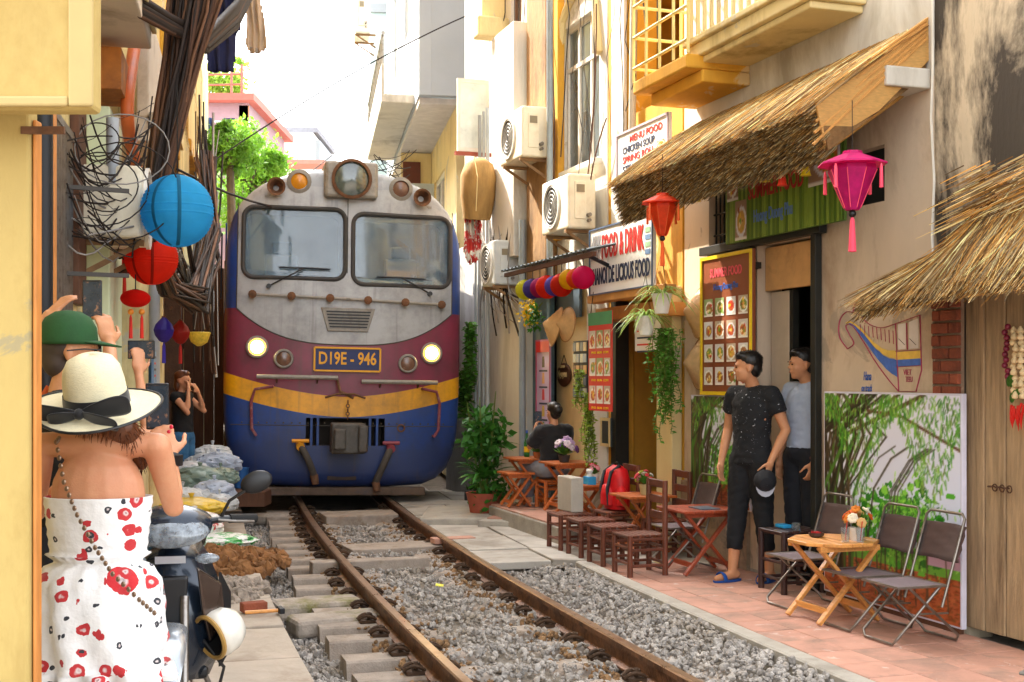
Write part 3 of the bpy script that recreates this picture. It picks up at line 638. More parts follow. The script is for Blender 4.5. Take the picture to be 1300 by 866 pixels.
for x in (tx(394), tx(402), tx(468), tx(477)): part('pocket_rib', MB().bx((x - .014, .0, tz(566)), (x + .014, .2, tz(531))), mat('rib_blue', '#27447f', .5, var=.2), loco)
for px0, py0, px1, py1, cm in ((380, 566, 398, 603, mat('valve_yellow', '#cf8d1e', .5, var=.2)), (494, 568, 476, 612, mat('valve_red', '#94404a', .5, var=.2))):
    a, b = on(tx(px0), tz(py0), .1), on(tx(px1), tz(py1), .06); o = part('brake_hose', MB().tube(bez(a, (a + b) / 2 + Vector((0, -.16, .05)), b, 10), .042, 10), mat('hose_rubber', '#4d463e', .8, var=.3, bump=.2), loco, smooth=True)
    part('valve', MB().cyl(a + Vector((0, .1, .03)), a + Vector((0, -.05, -.01)), .05).cyl(a + Vector((-.1, -.03, .06)), a + Vector((.1, -.03, .06)), .022, n=8), cm, o, smooth=True)
    part('coupling_head', MB().cyl(b, b + Vector((.02, -.03, -.11)), .05, .04), RUST, o, smooth=True)
part('pilot', MB().bx((-.95, .02, .10), (.98, .16, .195)), mat('pilot_plate', '#5c4a3c', .7, .2, var=.35, scale=8, col2='#38404f', s2=4, f2=.6, bump=.2), loco, bevel=.012)
part('skirt_hatch', MB().bx((tx(415), .035, tz(610)), (tx(452), .12, tz(582))), mat('hatch_brown', '#3d3129', .7, var=.3), loco, bevel=.006)
part('buffer_hole', MB().lathe([(.05, 0), (.05, .03), (.035, .03), (.03, 0)], 14, on(tx(508), tz(543), -.01), R), RUST, loco)
part('underframe', MB().bx((-1.0, .8, .30), (1.0, 15.2, .62)).bx((-.75, 1.6, -.02), (.75, 4.4, .32)).bx((-.75, 11, -.02), (.75, 14, .32)), DARKM, loco)
for yy in (1.5, 2.9, 4.3, 11.2, 12.6, 14):
    for s in (-1, 1): part('wheel', MB().lathe([(.45, -.06), (.45, .06), (.2, .07), (.2, -.06)], 24, (s * .54, yy, .49), Matrix.Rotation(PI / 2, 3, 'Y')), DARKM, loco, smooth=True, sharp=30)
for s in (-1, 1):
    part('cab_door', MB().box((s * 1.422, 1.7, 2.5), (.02, .7, 1.9)), LP, loco, bevel=.01)
    part('side_mirror', MB().bx((s * 1.47 - .01, .75, 2.45), (s * 1.47 + .01, .85, 3.25)), DARKM, loco)
# ------------------------------------------------------------------ buildings on the cafe side
def S(px, t=0): return RW.at(px, HOR, t).x
def Z(px, py, t=0): return RW.at(px, py, t).z
WALLW = mat('white_plaster', '#d6d1c7', .85, var=.1, scale=2, bump=.2, bscale=30, col2='#8f7f66', s2=1.2, f2=.7, t2=(.5, .68), st=(1, 1, .3), col3='#a89c88', s3=1.3)
WALLB = mat('beige_plaster', '#d2bda3', .85, var=.08, scale=2.5, bump=.15, bscale=30, col2='#8f6f54', s2=1.4, f2=.7, t2=(.5, .68), st=(1, 1, .4), col3='#a39482', s3=1.5)
WALLY = mat('yellow_plaster', '#d39c34', .85, var=.14, scale=2.5, bump=.2, bscale=30, col2='#7d5520', s2=1.5, f2=.65, st=(1, 1, .35), col3='#d8c49a', s3=1.4)
WALLC = mat('cream_plaster', '#dcc893', .85, var=.1, scale=2, bump=.2, bscale=30, col2='#94794a', s2=1.4, f2=.65, st=(1, 1, .35), col3='#b8b0a0', s3=1.6)
WALLS = mat('stained_plaster', '#cdbb9f', .9, var=.1, scale=3, bump=.3, bscale=22, col2='#2d2620', s2=1.25, f2=.95, t2=(.42, .53), st=(1.2, 1.2, .45))
BROWNW = mat('peeling_brown', '#94724a', .9, var=.25, scale=5, bump=.35, bscale=24, col2='#5b4020', s2=3, f2=.8, st=(1, 1, .4))
GREYW = mat('grey_plaster', '#c9c4b8', .85, var=.08, scale=3, bump=.15, bscale=30, col2='#8b8272', s2=1.4, f2=.6, st=(1, 1, .3))
FRAMEW = mat('white_frame', '#dcd6cb', .5, var=.08)
PANE = mat('window_glass', '#5b666b', .08, spec=1, var=.3, scale=1.5, coat=.4)
DKFRAME = mat('door_frame_metal', '#2b2c28', .5, .3, var=.2)
def pane_window(bld, px0, px1, z0, z1, t=0, cols=2, tr_=None, fm=FRAMEW, w_=.045, sill=True):
    """a framed window set in its opening: frame, mullions, each pane a piece"""
    s0, s1 = S(px0, t), S(px1, t); m = MB(); tt = t + .05
    m.bx((s0, tt, z0), (s0 + w_, tt + .06, z1)); m.bx((s1 - w_, tt, z0), (s1, tt + .06, z1)); m.bx((s0 + w_, tt, z0), (s1 - w_, tt + .06, z0 + w_)); m.bx((s0 + w_, tt, z1 - w_), (s1 - w_, tt + .06, z1))
    rows = [z0 + w_, z1 - w_] if tr_ is None else [z0 + w_, tr_, z1 - w_]
    if tr_ is not None: m.bx((s0 + w_, tt - .003, tr_ - w_ / 2), (s1 - w_, tt + .057, tr_ + w_ / 2))
    for i in range(1, cols): q = s0 + (s1 - s0) * i / cols; m.bx((q - w_ / 2, tt + .003, z0 + w_), (q + w_ / 2, tt + .063, z1 - w_))
    o = part('window', m, fm, bld)
    for i in range(cols):
        for a, b in zip(rows, rows[1:]):
            part('pane', MB().bx((s0 + (s1 - s0) * i / cols, tt + .025, a), (s0 + (s1 - s0) * (i + 1) / cols, tt + .035, b)), PANE, o)
    if sill: part('sill', MB().bx((s0 - .06, t - .07, z0 - .06), (s1 + .06, t + .05, z0 - .002)), fm, o, bevel=.008)
    return o
# --- the cafe with the thatched awning
s0, s1 = S(869), S(1184); dz = 2.52
cafe = thing('cafe_house', 'beige and white plastered cafe house with dark framed doorway', 'building', ((s0 + s1) / 2, 0, 0), RW)
d0, d1 = S(961), S(1040); wz = Z(1075, 270)
OPN = [(d0, d1, -.1, dz), (S(1062), S(1123), Z(1123, 255), Z(1123, 183)), (S(900), S(926), Z(905, 312), Z(905, 232))]
part('wall', wall_mb(s0, s1, -.1, 3.35, OPN), WALLB, cafe)
part('upper_wall', wall_mb(s0, s1, 3.35, 9.0, [(S(905), S(985), 5.6, 7.2)]), WALLW, cafe)
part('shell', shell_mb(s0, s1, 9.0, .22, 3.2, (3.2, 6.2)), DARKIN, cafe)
# upper window and its moulded balcony ledge
pane_window(cafe, 905, 985, 5.6, 7.2, 0, 4, fm=WALLC, sill=False)
bs0, bs1 = S(872, -.45), S(1026, -.45); bz = Z(872, 78, -.45)
bal = part('balcony', MB().bx((bs0, -.45, bz), (bs1, -.002, bz + .10)).bx((bs0 + .04, -.41, bz - .05), (bs1 - .04, -.002, bz)).bx((bs0 - .03, -.48, bz + .1), (bs1 + .03, -.002, bz + .15)), WALLC, cafe, bevel=.012)
for i in range(16):
    q = bs0 + .03 + (bs1 - bs0 - .06) * i / 15; part('baluster', MB().bx((q - .012, -.44, bz + .15), (q + .012, -.415, bz + 1.0)), WALLC, bal)
part('rail', MB().bx((bs0, -.45, bz + 1.0), (bs1, -.4, bz + 1.05)), WALLC, bal)
# recess, door leaf, transom board, posts
part('floor', MB().bx((s0 + .15, -.003, -.09), (s1 - .15, 3.0, .02)), CONC, cafe)
part('transom_board', MB().bx((d0 + .02, .06, dz - .35), (d1 - .04, .10, dz - .02)), mat('transom_wood', '#d0a068', .7, var=.15, col2='#a97d4c', s2=3), cafe, bevel=.004)
part('door_leaf', MB().bx((d0 + .04, .10, .02), (d0 + .30, .14, dz - .36)), mat('door_cream', '#bfae98', .6, var=.08), cafe, bevel=.006)
part('door_edge', MB().bx((d0 + .31, .10, .02), (d0 + .36, .15, dz - .36)), DKFRAME, cafe)
zt0, zt1 = Z(890, 321, -.05), Z(1042, 283, -.05)
dfm = MB(); dfm.bx((S(890, -.05), -.07, zt1 - .07), (S(1043, -.05), -.006, zt1)); dfm.bx((d1 - .02, -.06, .0), (d1 + .045, -.008, zt1 - .07)); dfm.bx((d0 - .09, -.06, .9), (d0 - .0, -.008, zt1 - .07))
part('door_frame', dfm, DKFRAME, cafe, bevel=.004)
part('shelf', MB().bx((d0 + .4, 1.6, .9), (d1 + .5, 2.0, .95)).bx((d0 + .4, 1.6, 1.5), (d1 + .5, 2.0, 1.54)), mat('inner_shelf', '#5a4433', .7), cafe)
part('dark_window_fill', MB().bx((S(1062), .08, OPN[1][2]), (S(1123), .12, OPN[1][3])), mat('opening_dark', '#20221f', .6, var=.3), cafe)  # plain dark panel stands in for the shade inside the window opening
wb = MB(); q0, q1 = S(900), S(926)
for i in range(5): q = q0 + (q1 - q0) * (i + .5) / 5; wb.cyl((q, .05, OPN[2][2]), (q, .05, OPN[2][3]), .009, n=6)
for i in range(3): q = OPN[2][2] + (OPN[2][3] - OPN[2][2]) * (i + .5) / 3; wb.cyl((q0, .05, q), (q1, .05, q), .009, n=6)
part('window_bars', wb, DARKM, cafe)
part('ledge', MB().bx((S(1080, -.3), -.32, Z(1180, 106, -.1)), (s1 - .01, -.004, Z(1180, 80, -.1))), GREYW, cafe, bevel=.01)
part('stone_base', MB().bx((S(869), -.035, -.1), (d0 - .1, -.002, .62)), mat('rubble_base', '#a08a72', .9, var=.3, scale=7, bump=.6, bscale=14, col2='#6e6459', s2=5), cafe)
# --- stained wall, brick pilaster and the plank door
s2 = S(1640)
old = thing('old_house', 'weathered house with black mould stains and grey plank doors', 'building', (S(1300), 0, 0), RW)
pd0, pd1 = S(1219), S(1420); pz = 2.36
part('wall', wall_mb(s1 + .004, s2, -.1, 9.0, [(pd0, pd1, -.1, pz)], t0=.012), WALLS, old)
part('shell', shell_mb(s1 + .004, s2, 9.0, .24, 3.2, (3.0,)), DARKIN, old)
BRICKM = mat('old_brick', '#8a4a34', .9, var=.25, scale=10, bump=.35, bscale=60, col2='#5d3526', s2=6, rnd=.22)
bp0, bp1 = S(1183, -.03), S(1217, -.03); r = 0; z = .02
part('mortar_bed', MB().bx((bp0, -.012, -.05), (bp1, .01, 2.14)), mat('mortar', '#8d7561', .95, var=.2, bump=.4), old)
while z < 2.1:
    L = bp1 - bp0
    for a, b in (((0, .62), (.66, 1.0)) if r % 2 else ((0, .3), (.34, 1.0))):
        part('brick', MB().bx((bp0 + L * a + .004, -.03 - random.uniform(0, .014), z), (bp0 + L * b - .002, .008, z + .062)), BRICKM, old, bevel=.005, seg=1)
    z += .076; r += 1
PLANK = mat('grey_plank', '#a58a68', .85, var=.3, scale=5, st=(7, 7, .6), bump=.4, bscale=30, col2='#4f3c2a', s2=1.6, f2=.7, rnd=.12)
q = pd0; wd = .165; i = 0
while q < pd1:
    part('plank', MB().bx((q + .003, .035 + (i % 3) * .006, .03), (min(q + wd, pd1) - .003, .07 + (i % 3) * .006, pz)), PLANK, old, bevel=.006); q += wd + .002; wd = random.uniform(.14, .19); i += 1
ch = MB()
cc = RW.at(1272, 619, .02)
for i in range(6): ch.tube(arc(cc + Vector((-.075 + i * .03, -.012, -.004 * (i % 2))), .02, 0, 2 * PI, 10, (1, 0, 0), (0, 0, 1) if i % 2 else (0, 1, 0)), .004, 5)
part('door_chain', ch, mat('chain_rust', '#5b4030', .7, .4), old)
# --- yellow house with the caged balcony
ya, yb = S(772), S(866)
yel = thing('yellow_house', 'yellow house with caged balcony beside white menu sign', 'building', ((ya + yb) / 2, 0, 0), RW)
yz = Z(803, 118, -.55)
part('wall', wall_mb(ya, yb, -.1, 9.0, [(S(778), S(842), -.1, 2.25), (S(806), S(862), yz + .1, yz + 2.2)], t0=.004), WALLY, yel)
part('shell', shell_mb(ya, yb, 9.0, .23, 3.2, (2.7, 5.2)), mat('yellow_inner', '#b9882f', .85), yel)
part('white_pier', MB().bx((S(776, -.03), -.03, 2.7), (S(792, -.03), .0, 9.0)), WALLW, yel)
b0, b1 = S(803, -.55), S(872, -.55)
bal = part('balcony', MB().bx((b0, -.55, yz - .02), (b1, .0, yz + .09)).bx((b0 + .08, -.42, yz - .12), (b1, .0, yz - .02)), WALLY, yel, bevel=.015)
CAGE = mat('cage_paint', '#e8d48e', .5, var=.1)
for i in range(7): part('cage_bar', MB().cyl((b0, -.54, yz + .2 + i * .26), (b1, -.54, yz + .2 + i * .26), .014, n=6), CAGE, bal)
for i in range(5): q = b0 + (b1 - b0) * i / 4; part('cage_bar', MB().cyl((q, -.54, yz + .09), (q, -.54, yz + 2.2), .014, n=6), CAGE, bal)
for i in range(7): part('cage_bar', MB().cyl((b0, -.54, yz + .2 + i * .26), (b0, 0, yz + .2 + i * .26), .014, n=6), CAGE, bal)
part('downpipe', MB().cyl((S(800, -.05), -.05, 2.4), (S(812, -.05), -.05, 9), .035), mat('pipe_grey', '#b9b4a8', .5), yel, smooth=True)
# doorway dressings of the ground floor
part('ochre_partition', MB().bx((S(800), .5, 0), (S(868), .55, 2.3)), mat('ochre_wall', '#b8802c', .85, var=.1), yel)
part('door_post', MB().bx((S(778), -.02, 0), (S(784), .12, 2.25)), DKFRAME, yel)
part('pillar', MB().bx((S(846), -.1, 0), (S(866), .0, 2.3)), WALLC, yel, bevel=.01)
part('fascia', MB().bx((S(750, -.38), -.42, Z(750, 386, -.38)), (S(848, -.38), -.3, Z(750, 376, -.38))).bx((S(768, -.2), -.3, Z(790, 405, -.3)), (S(845, -.2), .0, Z(790, 388, -.3))), mat('fascia_wood', '#c78d4a', .6, var=.2), yel, bevel=.008)
# --- white house with the tall arched window
wa, wb_ = S(590), S(771)
wh = thing('white_house', 'white house with tall white framed window and peeling brown pilaster', 'building', ((wa + wb_) / 2, 0, 0), RW)
W1 = (S(714), S(761), Z(716, 220), Z(714, 40)); W2 = (S(649), S(662), Z(655, 192), 9.2); W3 = (S(637), S(643), Z(640, 112), Z(640, 72))
GO = (S(672), S(745), -.1, 2.55)
part('wall', wall_mb(wa, wb_, -.1, 10.0, [W1, W2, W3, GO], t0=0), WALLW, wh)
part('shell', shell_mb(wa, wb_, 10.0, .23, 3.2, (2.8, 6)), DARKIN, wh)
pane_window(wh, 714, 761, W1[2], W1[3], 0, 3, Z(714, 92)); pane_window(wh, 649, 662, W2[2], W2[3], 0, 2, (W2[2] + W2[3]) / 2, fm=mat('brown_frame', '#6b4a33', .6), sill=False); pane_window(wh, 637, 643, W3[2], W3[3], 0, 1, fm=WALLC)
ar = MB(); aw = W1[1] - W1[0]
ar.tube([Vector((W1[0] - .05, -.02, W1[3] - .5)), *[Vector((W1[0] - .05 + (aw + .1) * i / 10, -.02, W1[3] - .02 + .32 * math.sin(PI * i / 10))) for i in range(1, 10)], Vector((W1[1] + .05, -.02, W1[3] - .5))], .05, 8)
part('arch_moulding', ar, WALLC, wh, smooth=True)
part('pilaster', MB().bx((S(668, -.14), -.14, 2.55), (S(693, -.14), .0, 10)), BROWNW, wh, bevel=.015)
part('corner_pier', MB().bx((S(697, -.08), -.08, 3.0), (S(708, -.08), .0, 10)), WALLY, wh, bevel=.01)
part('lower_pier', MB().bx((S(618, -.12), -.12, -.1), (S(668, -.12), .0, 2.62)), GREYW, wh, bevel=.015)
part('white_pier', MB().bx((S(624, -.26), -.26, 2.9), (S(652, -.26), .0, 5.6)), WALLW, wh, bevel=.01)
part('low_wall', MB().bx((S(566), 0, -.1), (wa - .003, .2, 3.3)), GREYW, wh, bevel=.01)
part('cornice', MB().bx((S(600, -.4), -.4, Z(612, 50, -.3)), (S(627, -.2), .0, Z(612, 50, -.3) + .25)).bx((S(600, -.3), -.3, Z(612, 50, -.3) + .25), (S(627, -.15), .0, 10)), WALLC, wh, bevel=.02)
part('downpipe', MB().cyl((S(663, -.2), -.2, .1), (S(663, -.2), -.2, 3.3), .04).cyl((S(698, -.18), -.18, 2.6), (S(698, -.18), -.18, 7), .035), mat('pipe_blue_grey', '#8d979c', .5), wh, smooth=True)
part('back_wall', MB().bx((S(696), .10, 0), (S(744), .16, 2.5)), mat('passage_cream', '#d3b98a', .85, var=.1), wh)
part('blue_door', MB().bx((S(673, -.02), -.04, 0), (S(700, -.02), .02, 2.5)), mat('blue_grey_door', '#4a6470', .55, var=.15, col2='#33434a', s2=4), wh, bevel=.01, label='open blue grey wooden door leaf')
part('lattice', MB().bx((S(700), .05, 2.15), (S(730), .08, 2.54)), mat('blue_lattice', '#4a5a66', .6), wh)
# --- far white building that overhangs the street
FB = Frame((-1.475, 20.0, 0), math.atan2(-1.0, .157) )   # local x runs towards the viewer along its front, y into the building
far = thing('overhanging_house', 'white house with overhanging upper floors beyond the locomotive', 'building', (0, 0, 0), FB)
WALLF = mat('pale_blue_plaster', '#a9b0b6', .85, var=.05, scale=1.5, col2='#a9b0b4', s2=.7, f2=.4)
UP = wall_mb(-9, 0, 6.0, 13.5, [(-3.2, -2.2, 7.6, 9.4), (-6.4, -5.4, 7.6, 9.4), (-3.2, -2.2, 10.8, 12.6)], th=.2); part('upper_wall', UP, WALLF, far)
part('end_wall', wall_mb(-9, 0, 6.0, 13.5, th=.2).xf(lambda p: Vector((-.002 - p.y, (p.x + 9) * .45 + .202, p.z))), WALLF, far)
part('soffit', MB().bx((-9, .02, 5.9), (-.21, 4.0, 5.998)), mat('soffit_grey', '#cfcac6', .85), far)
part('roof', MB().bx((-9, -.1, 13.5), (.1, 4.2, 13.65)), GREYW, far)
for i in range(4): part('downlight', MB().lathe([(.09, 0), (.09, .03)], 12, (-1 - i * 1.2, .75, 5.875)), mat('lamp_bronze', '#6b5a48', .4), far)
for (a, b, c, d) in ((-3.2, -2.2, 7.6, 9.4), (-6.4, -5.4, 7.6, 9.4), (-3.2, -2.2, 10.8, 12.6)):
    o = part('window', MB().bx((a, .04, c), (a + .06, .1, d)).bx((b - .06, .04, c), (b, .1, d)).bx((a + .06, .04, d - .06), (b - .06, .1, d)).bx((a + .06, .04, c), (b - .06, .1, c + .06)).bx(((a + b) / 2 - .03, .043, c + .06), ((a + b) / 2 + .03, .103, d - .06)), FRAMEW, far)
    part('pane', MB().bx((a + .06, .07, c + .06), (b - .06, .08, d - .06)), PANE, o)
bl = part('balcony', MB().bx((-6.5, -.55, 6.05), (-.9, -.002, 6.2)).bx((-6.5, -.55, 6.2), (-.9, -.5, 6.7)), GREYW, far, bevel=.02)
for i in range(12): part('baluster', MB().cyl((-6.4 + i * .49, -.52, 6.7), (-6.4 + i * .49, -.52, 7.2), .02, n=6), STEEL, bl)
part('rail', MB().cyl((-6.5, -.52, 7.2), (-.9, -.52, 7.2), .03), STEEL, bl)
part('ground_wall', wall_mb(-9, -.2, -.2, 5.9, [(-7, -5.3, 0, 5.0), (-3.9, -2.1, 3.0, 5.2)], t0=.62, th=.2), WALLC, far)
part('cross_wall', MB().bx((-4.75, .03, -.2), (-4.55, .615, 5.88)), WALLC, far)
part('red_door', MB().bx((-4.548, .06, 2.2), (-4.50, .40, 5.7)), mat('mahogany', '#5c2a1a', .5, var=.2), far)
part('door', MB().bx((-7, .67, 0), (-5.3, .73, 5.0)), mat('mahogany', '#5c2a1a', .5, var=.2), far)
o = part('window', MB().bx((-3.9, .65, 3.0), (-3.8, .73, 5.2)).bx((-2.2, .65, 3), (-2.1, .73, 5.2)).bx((-3.05, .65, 3), (-2.95, .73, 5.2)).bx((-3.8, .65, 5.1), (-2.2, .73, 5.2)), FRAMEW, far)
part('pane', MB().bx((-3.8, .69, 3.0), (-2.2, .70, 5.1)), PANE, o)
part('casement', MB().bx((-4.0, .1, 3.0), (-3.95, .61, 3.08)).bx((-4.0, .1, 5.1), (-3.95, .61, 5.2)).bx((-4, .1, 3.08), (-3.95, .17, 5.1)).bx((-4, .54, 3.08), (-3.95, .61, 5.1)).bx((-3.98, .17, 3.08), (-3.97, .54, 5.1)), mat('casement_grey', '#aeb6b6', .4), far)
part('back_mass', MB().bx((-9, .84, -.2), (-.3, 4.2, 5.88)), WALLF, far)
# farther house in pale glass blue at the sky's edge
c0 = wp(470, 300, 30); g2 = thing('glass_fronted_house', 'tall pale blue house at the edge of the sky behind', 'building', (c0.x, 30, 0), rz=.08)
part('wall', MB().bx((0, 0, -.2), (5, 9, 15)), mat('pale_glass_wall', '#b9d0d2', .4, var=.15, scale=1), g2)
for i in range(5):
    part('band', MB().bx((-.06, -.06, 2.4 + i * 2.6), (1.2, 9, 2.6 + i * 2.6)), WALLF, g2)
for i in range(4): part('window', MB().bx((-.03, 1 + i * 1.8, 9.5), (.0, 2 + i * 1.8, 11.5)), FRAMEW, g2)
# loose glazed shutter standing open on the white house
o = thing('open_shutter', 'pale glazed window shutter standing open above the straw roll', 'shutter', RW.at(620, 195, -.02), RW)
q1 = RW.at(621, 194, -.05); q0 = q1 + Vector((0, -.42, 0)); hh = .92
part('frame', MB().bx((q1.x - .03, -.47, q1.z), (q1.x, -.43, q1.z + hh)).bx((q1.x - .03, -.09, q1.z), (q1.x, -.05, q1.z + hh)).bx((q1.x - .03, -.43, q1.z), (q1.x, -.09, q1.z + .05)).bx((q1.x - .03, -.43, q1.z + hh - .05), (q1.x, -.09, q1.z + hh)), FRAMEW, o)
part('pane', MB().bx((q1.x - .02, -.43, q1.z + .05), (q1.x - .01, -.09, q1.z + hh - .05)), mat('frosted_pane', '#d6dcd6', .3), o)
part('bracket', MB().bx((q1.x - .04, -.5, q1.z - .05), (q1.x + .01, -.02, q1.z - .005)), mat('red_iron', '#a0503c', .6), o)
fw_ = thing('facade_cables', 'thin dark cables running down the white and yellow house fronts', 'cables', RW.at(720, 250, -.05), RW); rq = random.Random(21)
for i in range(15):
    x = 625 + i * 15 + rq.uniform(-5, 5); y1 = rq.uniform(180, 300) if x < 790 else rq.uniform(60, 160); pts = [RW.at(x + rq.uniform(-4, 4), -40, -.06)]
    for k in range(1, 5): pts.append(RW.at(x + rq.uniform(-5, 5) + k * rq.uniform(-2, 2), -40 + (y1 + 40) * k / 4, -.05 - rq.uniform(0, .04)))
    part('cable', MB().tube(pts, rq.uniform(.003, .007), 5), mat('cable_dark', '#3a322c', .7, rnd=.2), fw_, smooth=True, sharp=80)
for (p, q, r) in (((757, 5), (757, 150), (744, 240)), ((700, 60), (712, 250), (690, 330)), ((770, 150), (752, 200), (748, 245)), ((618, 200), (622, 330), (640, 420))): part('cable', MB().tube(bez(RW.at(*p, -.1), RW.at(*q, -.16), RW.at(*r, -.1), 8), .008, 5), mat('cable_brown2', '#5a3a26', .7), fw_, smooth=True, sharp=80)
# ------------------------------------------------------------------ air conditioners
def ac(name, label, frame, at, L=.78, dp=.3, h=.55, m=None):
    m = m or mat('ac_white', '#e3dac2', .5, var=.06, col2='#bfae8a', s2=3, f2=.4)
    o = thing(name, label, 'air conditioner', at, frame, group='air conditioners hung on the walls'); x, y, z = at
    cs = part('casing', MB().bx((x - L, y - dp, z), (x, y, z + h)), m, o, bevel=.025, seg=3)
    R = Matrix.Rotation(PI / 2, 3, 'X'); R2 = R
    part('fan_ring', MB().lathe([(.235, 0), (.235, .02), (.215, .02), (.215, -.0)], 24, (x - L * .6, y - dp + .001, z + h / 2), R, cap=False), FRAMEW, cs, smooth=True, sharp=30)
    g_ = MB(); g_.lathe([(.215, -.0), (.001, -.0)], 24, (x - L * .6, y - dp - .003, z + h / 2), R, cap=False)
    part('fan_grille', g_, mat('fan_dark', '#3c3a36', .6), cs)
    gl = MB()
    for i in range(1, 6): gl.tube(arc((x - L * .6, y - dp - .012, z + h / 2), .04 * i, 0, 2 * PI, 20, (1, 0, 0), (0, 0, 1)), .003, 4)
    part('guard_wire', gl, FRAMEW, cs)
    part('side_panel', MB().bx((x - .004, y - dp * .78, z + h * .18), (x + .012, y - dp * .38, z + h * .86)), m, cs, bevel=.004)
    part('recess_shade_patch', MB().bx((x + .012, y - dp * .72, z + h * .66), (x + .02, y - dp * .44, z + h * .80)), mat('recess_shadow', '#8c8068', .7), cs)  # raised patch in a darker tone, painted as the shade of a handhold
    part('valve', MB().cyl((x, y - dp * .3, z + h * .25), (x + .06, y - dp * .3, z + h * .25), .02).cyl((x, y - dp * .3, z + h * .15), (x + .06, y - dp * .3, z + h * .15), .016), STEEL, cs)
    for q in (x - L * .85, x - L * .12):
        br = MB(); br.bx((q - .018, y - dp, z - .035), (q + .018, y + .1, z - .002)); br.bar((q, y - dp + .03, z - .03), (q, y + .1, z - .26), .03, .012, (1, 0, 0))
        part('bracket', br, mat('bracket_rust', '#8a6a48', .8, var=.3), o)
    return o
ac('air_conditioner', 'cream air conditioner outdoor unit in front of the brown pilaster', RW, RW.at(696, 200, -.14))
ac('air_conditioner', 'cream air conditioner outdoor unit beside the tall white window', RW, RW.at(757, 291, -.06))
ac('air_conditioner', 'small grey outdoor unit low on the pier among cables', RW, RW.at(659, 362, -.13), L=.5, h=.52, m=mat('ac_grey', '#c9ccca', .5, var=.06))
ac('air_conditioner', 'outdoor unit high on the far white overhanging house', FB, (-4.6, -.56, 8.2), L=.85, h=.75)
# ------------------------------------------------------------------ houses on the other side of the track
def LX(Y): return (LW.inv @ Vector((lwx(Y), Y, 0))).x
def LP_(px, py, t=0): return LW.at(px, py, t)
WALLL = mat('pale_yellow_plaster', '#e3cf93', .85, var=.08, scale=2.5, bump=.15, bscale=30, col2='#94733c', s2=1.4, f2=.6, st=(1, 1, .35), col3='#b5aa94', s3=1.6)
WALLG = mat('pale_green_plaster', '#c9d2b0', .85, var=.08, scale=2.5, bump=.12, col2='#9aa07c', s2=1.5, f2=.5, st=(1, 1, .35))
SOFF = mat('soffit_cream', '#d8c9b4', .9, var=.08, scale=2.5, bump=.1, col2='#94805f', s2=1.4, f2=.6)
ORPOST = mat('orange_post', '#bd7a3a', .6, var=.2, st=(6, 6, 1))
BRPOST = mat('brown_board', '#5c3b28', .7, var=.25, st=(6, 6, 1))
PILW = mat('pillar_paint', '#b39a5c', .85, var=.12, scale=2.5, bump=.25, bscale=26, col2='#8f7238', s2=1.8, f2=.65, t2=(.5, .66), st=(1, 1, .5), col3='#8d8468', s3=2.2, t3=(.61, .63))
PILT = mat('pillar_trim', '#b8a06a', .8, var=.07)
# porch in front of which the people stand
por = thing('porch_pillar', 'pale yellow porch pillar with orange wooden edge and boxed beam above', 'pillar', (-1.6, 3.4, 0))
x1 = wp(37, 400, 3.2).x
part('pillar', MB().bx((-2.9, 3.2, -.05), (x1, 3.262, 4.6)), PILW, por, bevel=.008)
part('edge_post', MB().bx((x1 + .002, 3.215, -.05), (x1 + .012, 3.258, wp(40, 150, 3.2).z)), ORPOST, por, bevel=.005)
bz = wp(100, 139, 3.0).z; bx1 = wp(118, 100, 3.0).x
part('boxed_beam', MB().bx((-2.9, 3.0, bz), (bx1, 3.07, 4.6)), PILW, por, bevel=.012)
part('beam_trim', MB().bx((bx1 - .055, 2.985, bz + .005), (bx1 + .004, 2.998, 4.6)).bx((-2.9, 2.985, bz + .005), (bx1 - .056, 2.998, bz + .03)), PILT, por, bevel=.006)
part('rust_patch', MB().bx((x1 - .02, 3.195, bz - .02), (x1 + .09, 3.205, bz - .001)), RUST, por)
# first house
h1a, h1b = LX(3.75), LX(12.2)
hs1 = thing('lantern_house', 'tall cream house hung with cables and lanterns beside the path', 'building', ((h1a + h1b) / 2, 0, 0), LW)
WB = (LP_(58, 300).x, LP_(86, 300).x, 1.7, 2.75); DB = (LX(8.3), LX(9.4), -.1, 2.3); DC = (LX(10.2), LX(11.4), -.1, 2.4)
part('wall', wall_mb(h1a, h1b, -.1, 14.0, [WB, DB, DC, (LX(6.9), LX(7.9), 4.2, 6)]), WALLL, hs1)
part('shell', shell_mb(h1a, h1b, 14.0, .22, 3.5, (3,)), DARKIN, hs1)
wb = MB()
for i in range(13):
    q = WB[0] + (WB[1] - WB[0]) * (i + .5) / 13; part('window_bar', MB().cyl((q, -.02, 1.68), (q, -.02, 2.78), .011, n=6), STEEL, hs1)
part('steel_post', MB().cyl((LP_(53, 300, -.1).x, -.1, 0), (LP_(53, 300, -.1).x, -.1, 2.75), .045), DARKM, hs1, smooth=True)
part('orange_post', MB().bx((LP_(56, 300, -.06).x, -.1, 0), (LP_(60, 300, -.06).x, -.003, 2.8)), ORPOST, hs1)
for q in (1.66, 2.75): part('bar_frame', MB().bx((WB[0], -.035, q), (WB[1], -.003, q + .04)), STEEL, hs1)
part('board', MB().bx((LP_(88, 200).x, -.05, 1.9), (LP_(98, 200).x, -.002, 4.0)), BRPOST, hs1, bevel=.004)
part('green_pilaster', MB().bx((LP_(108, 300).x, -.14, -.1), (LP_(126, 300).x, -.002, 3.1)), WALLG, hs1, bevel=.01)
part('pilaster', MB().bx((LP_(150, 300).x, -.16, -.1), (LP_(162, 300).x, -.002, 4.5)), WALLC, hs1, bevel=.01)
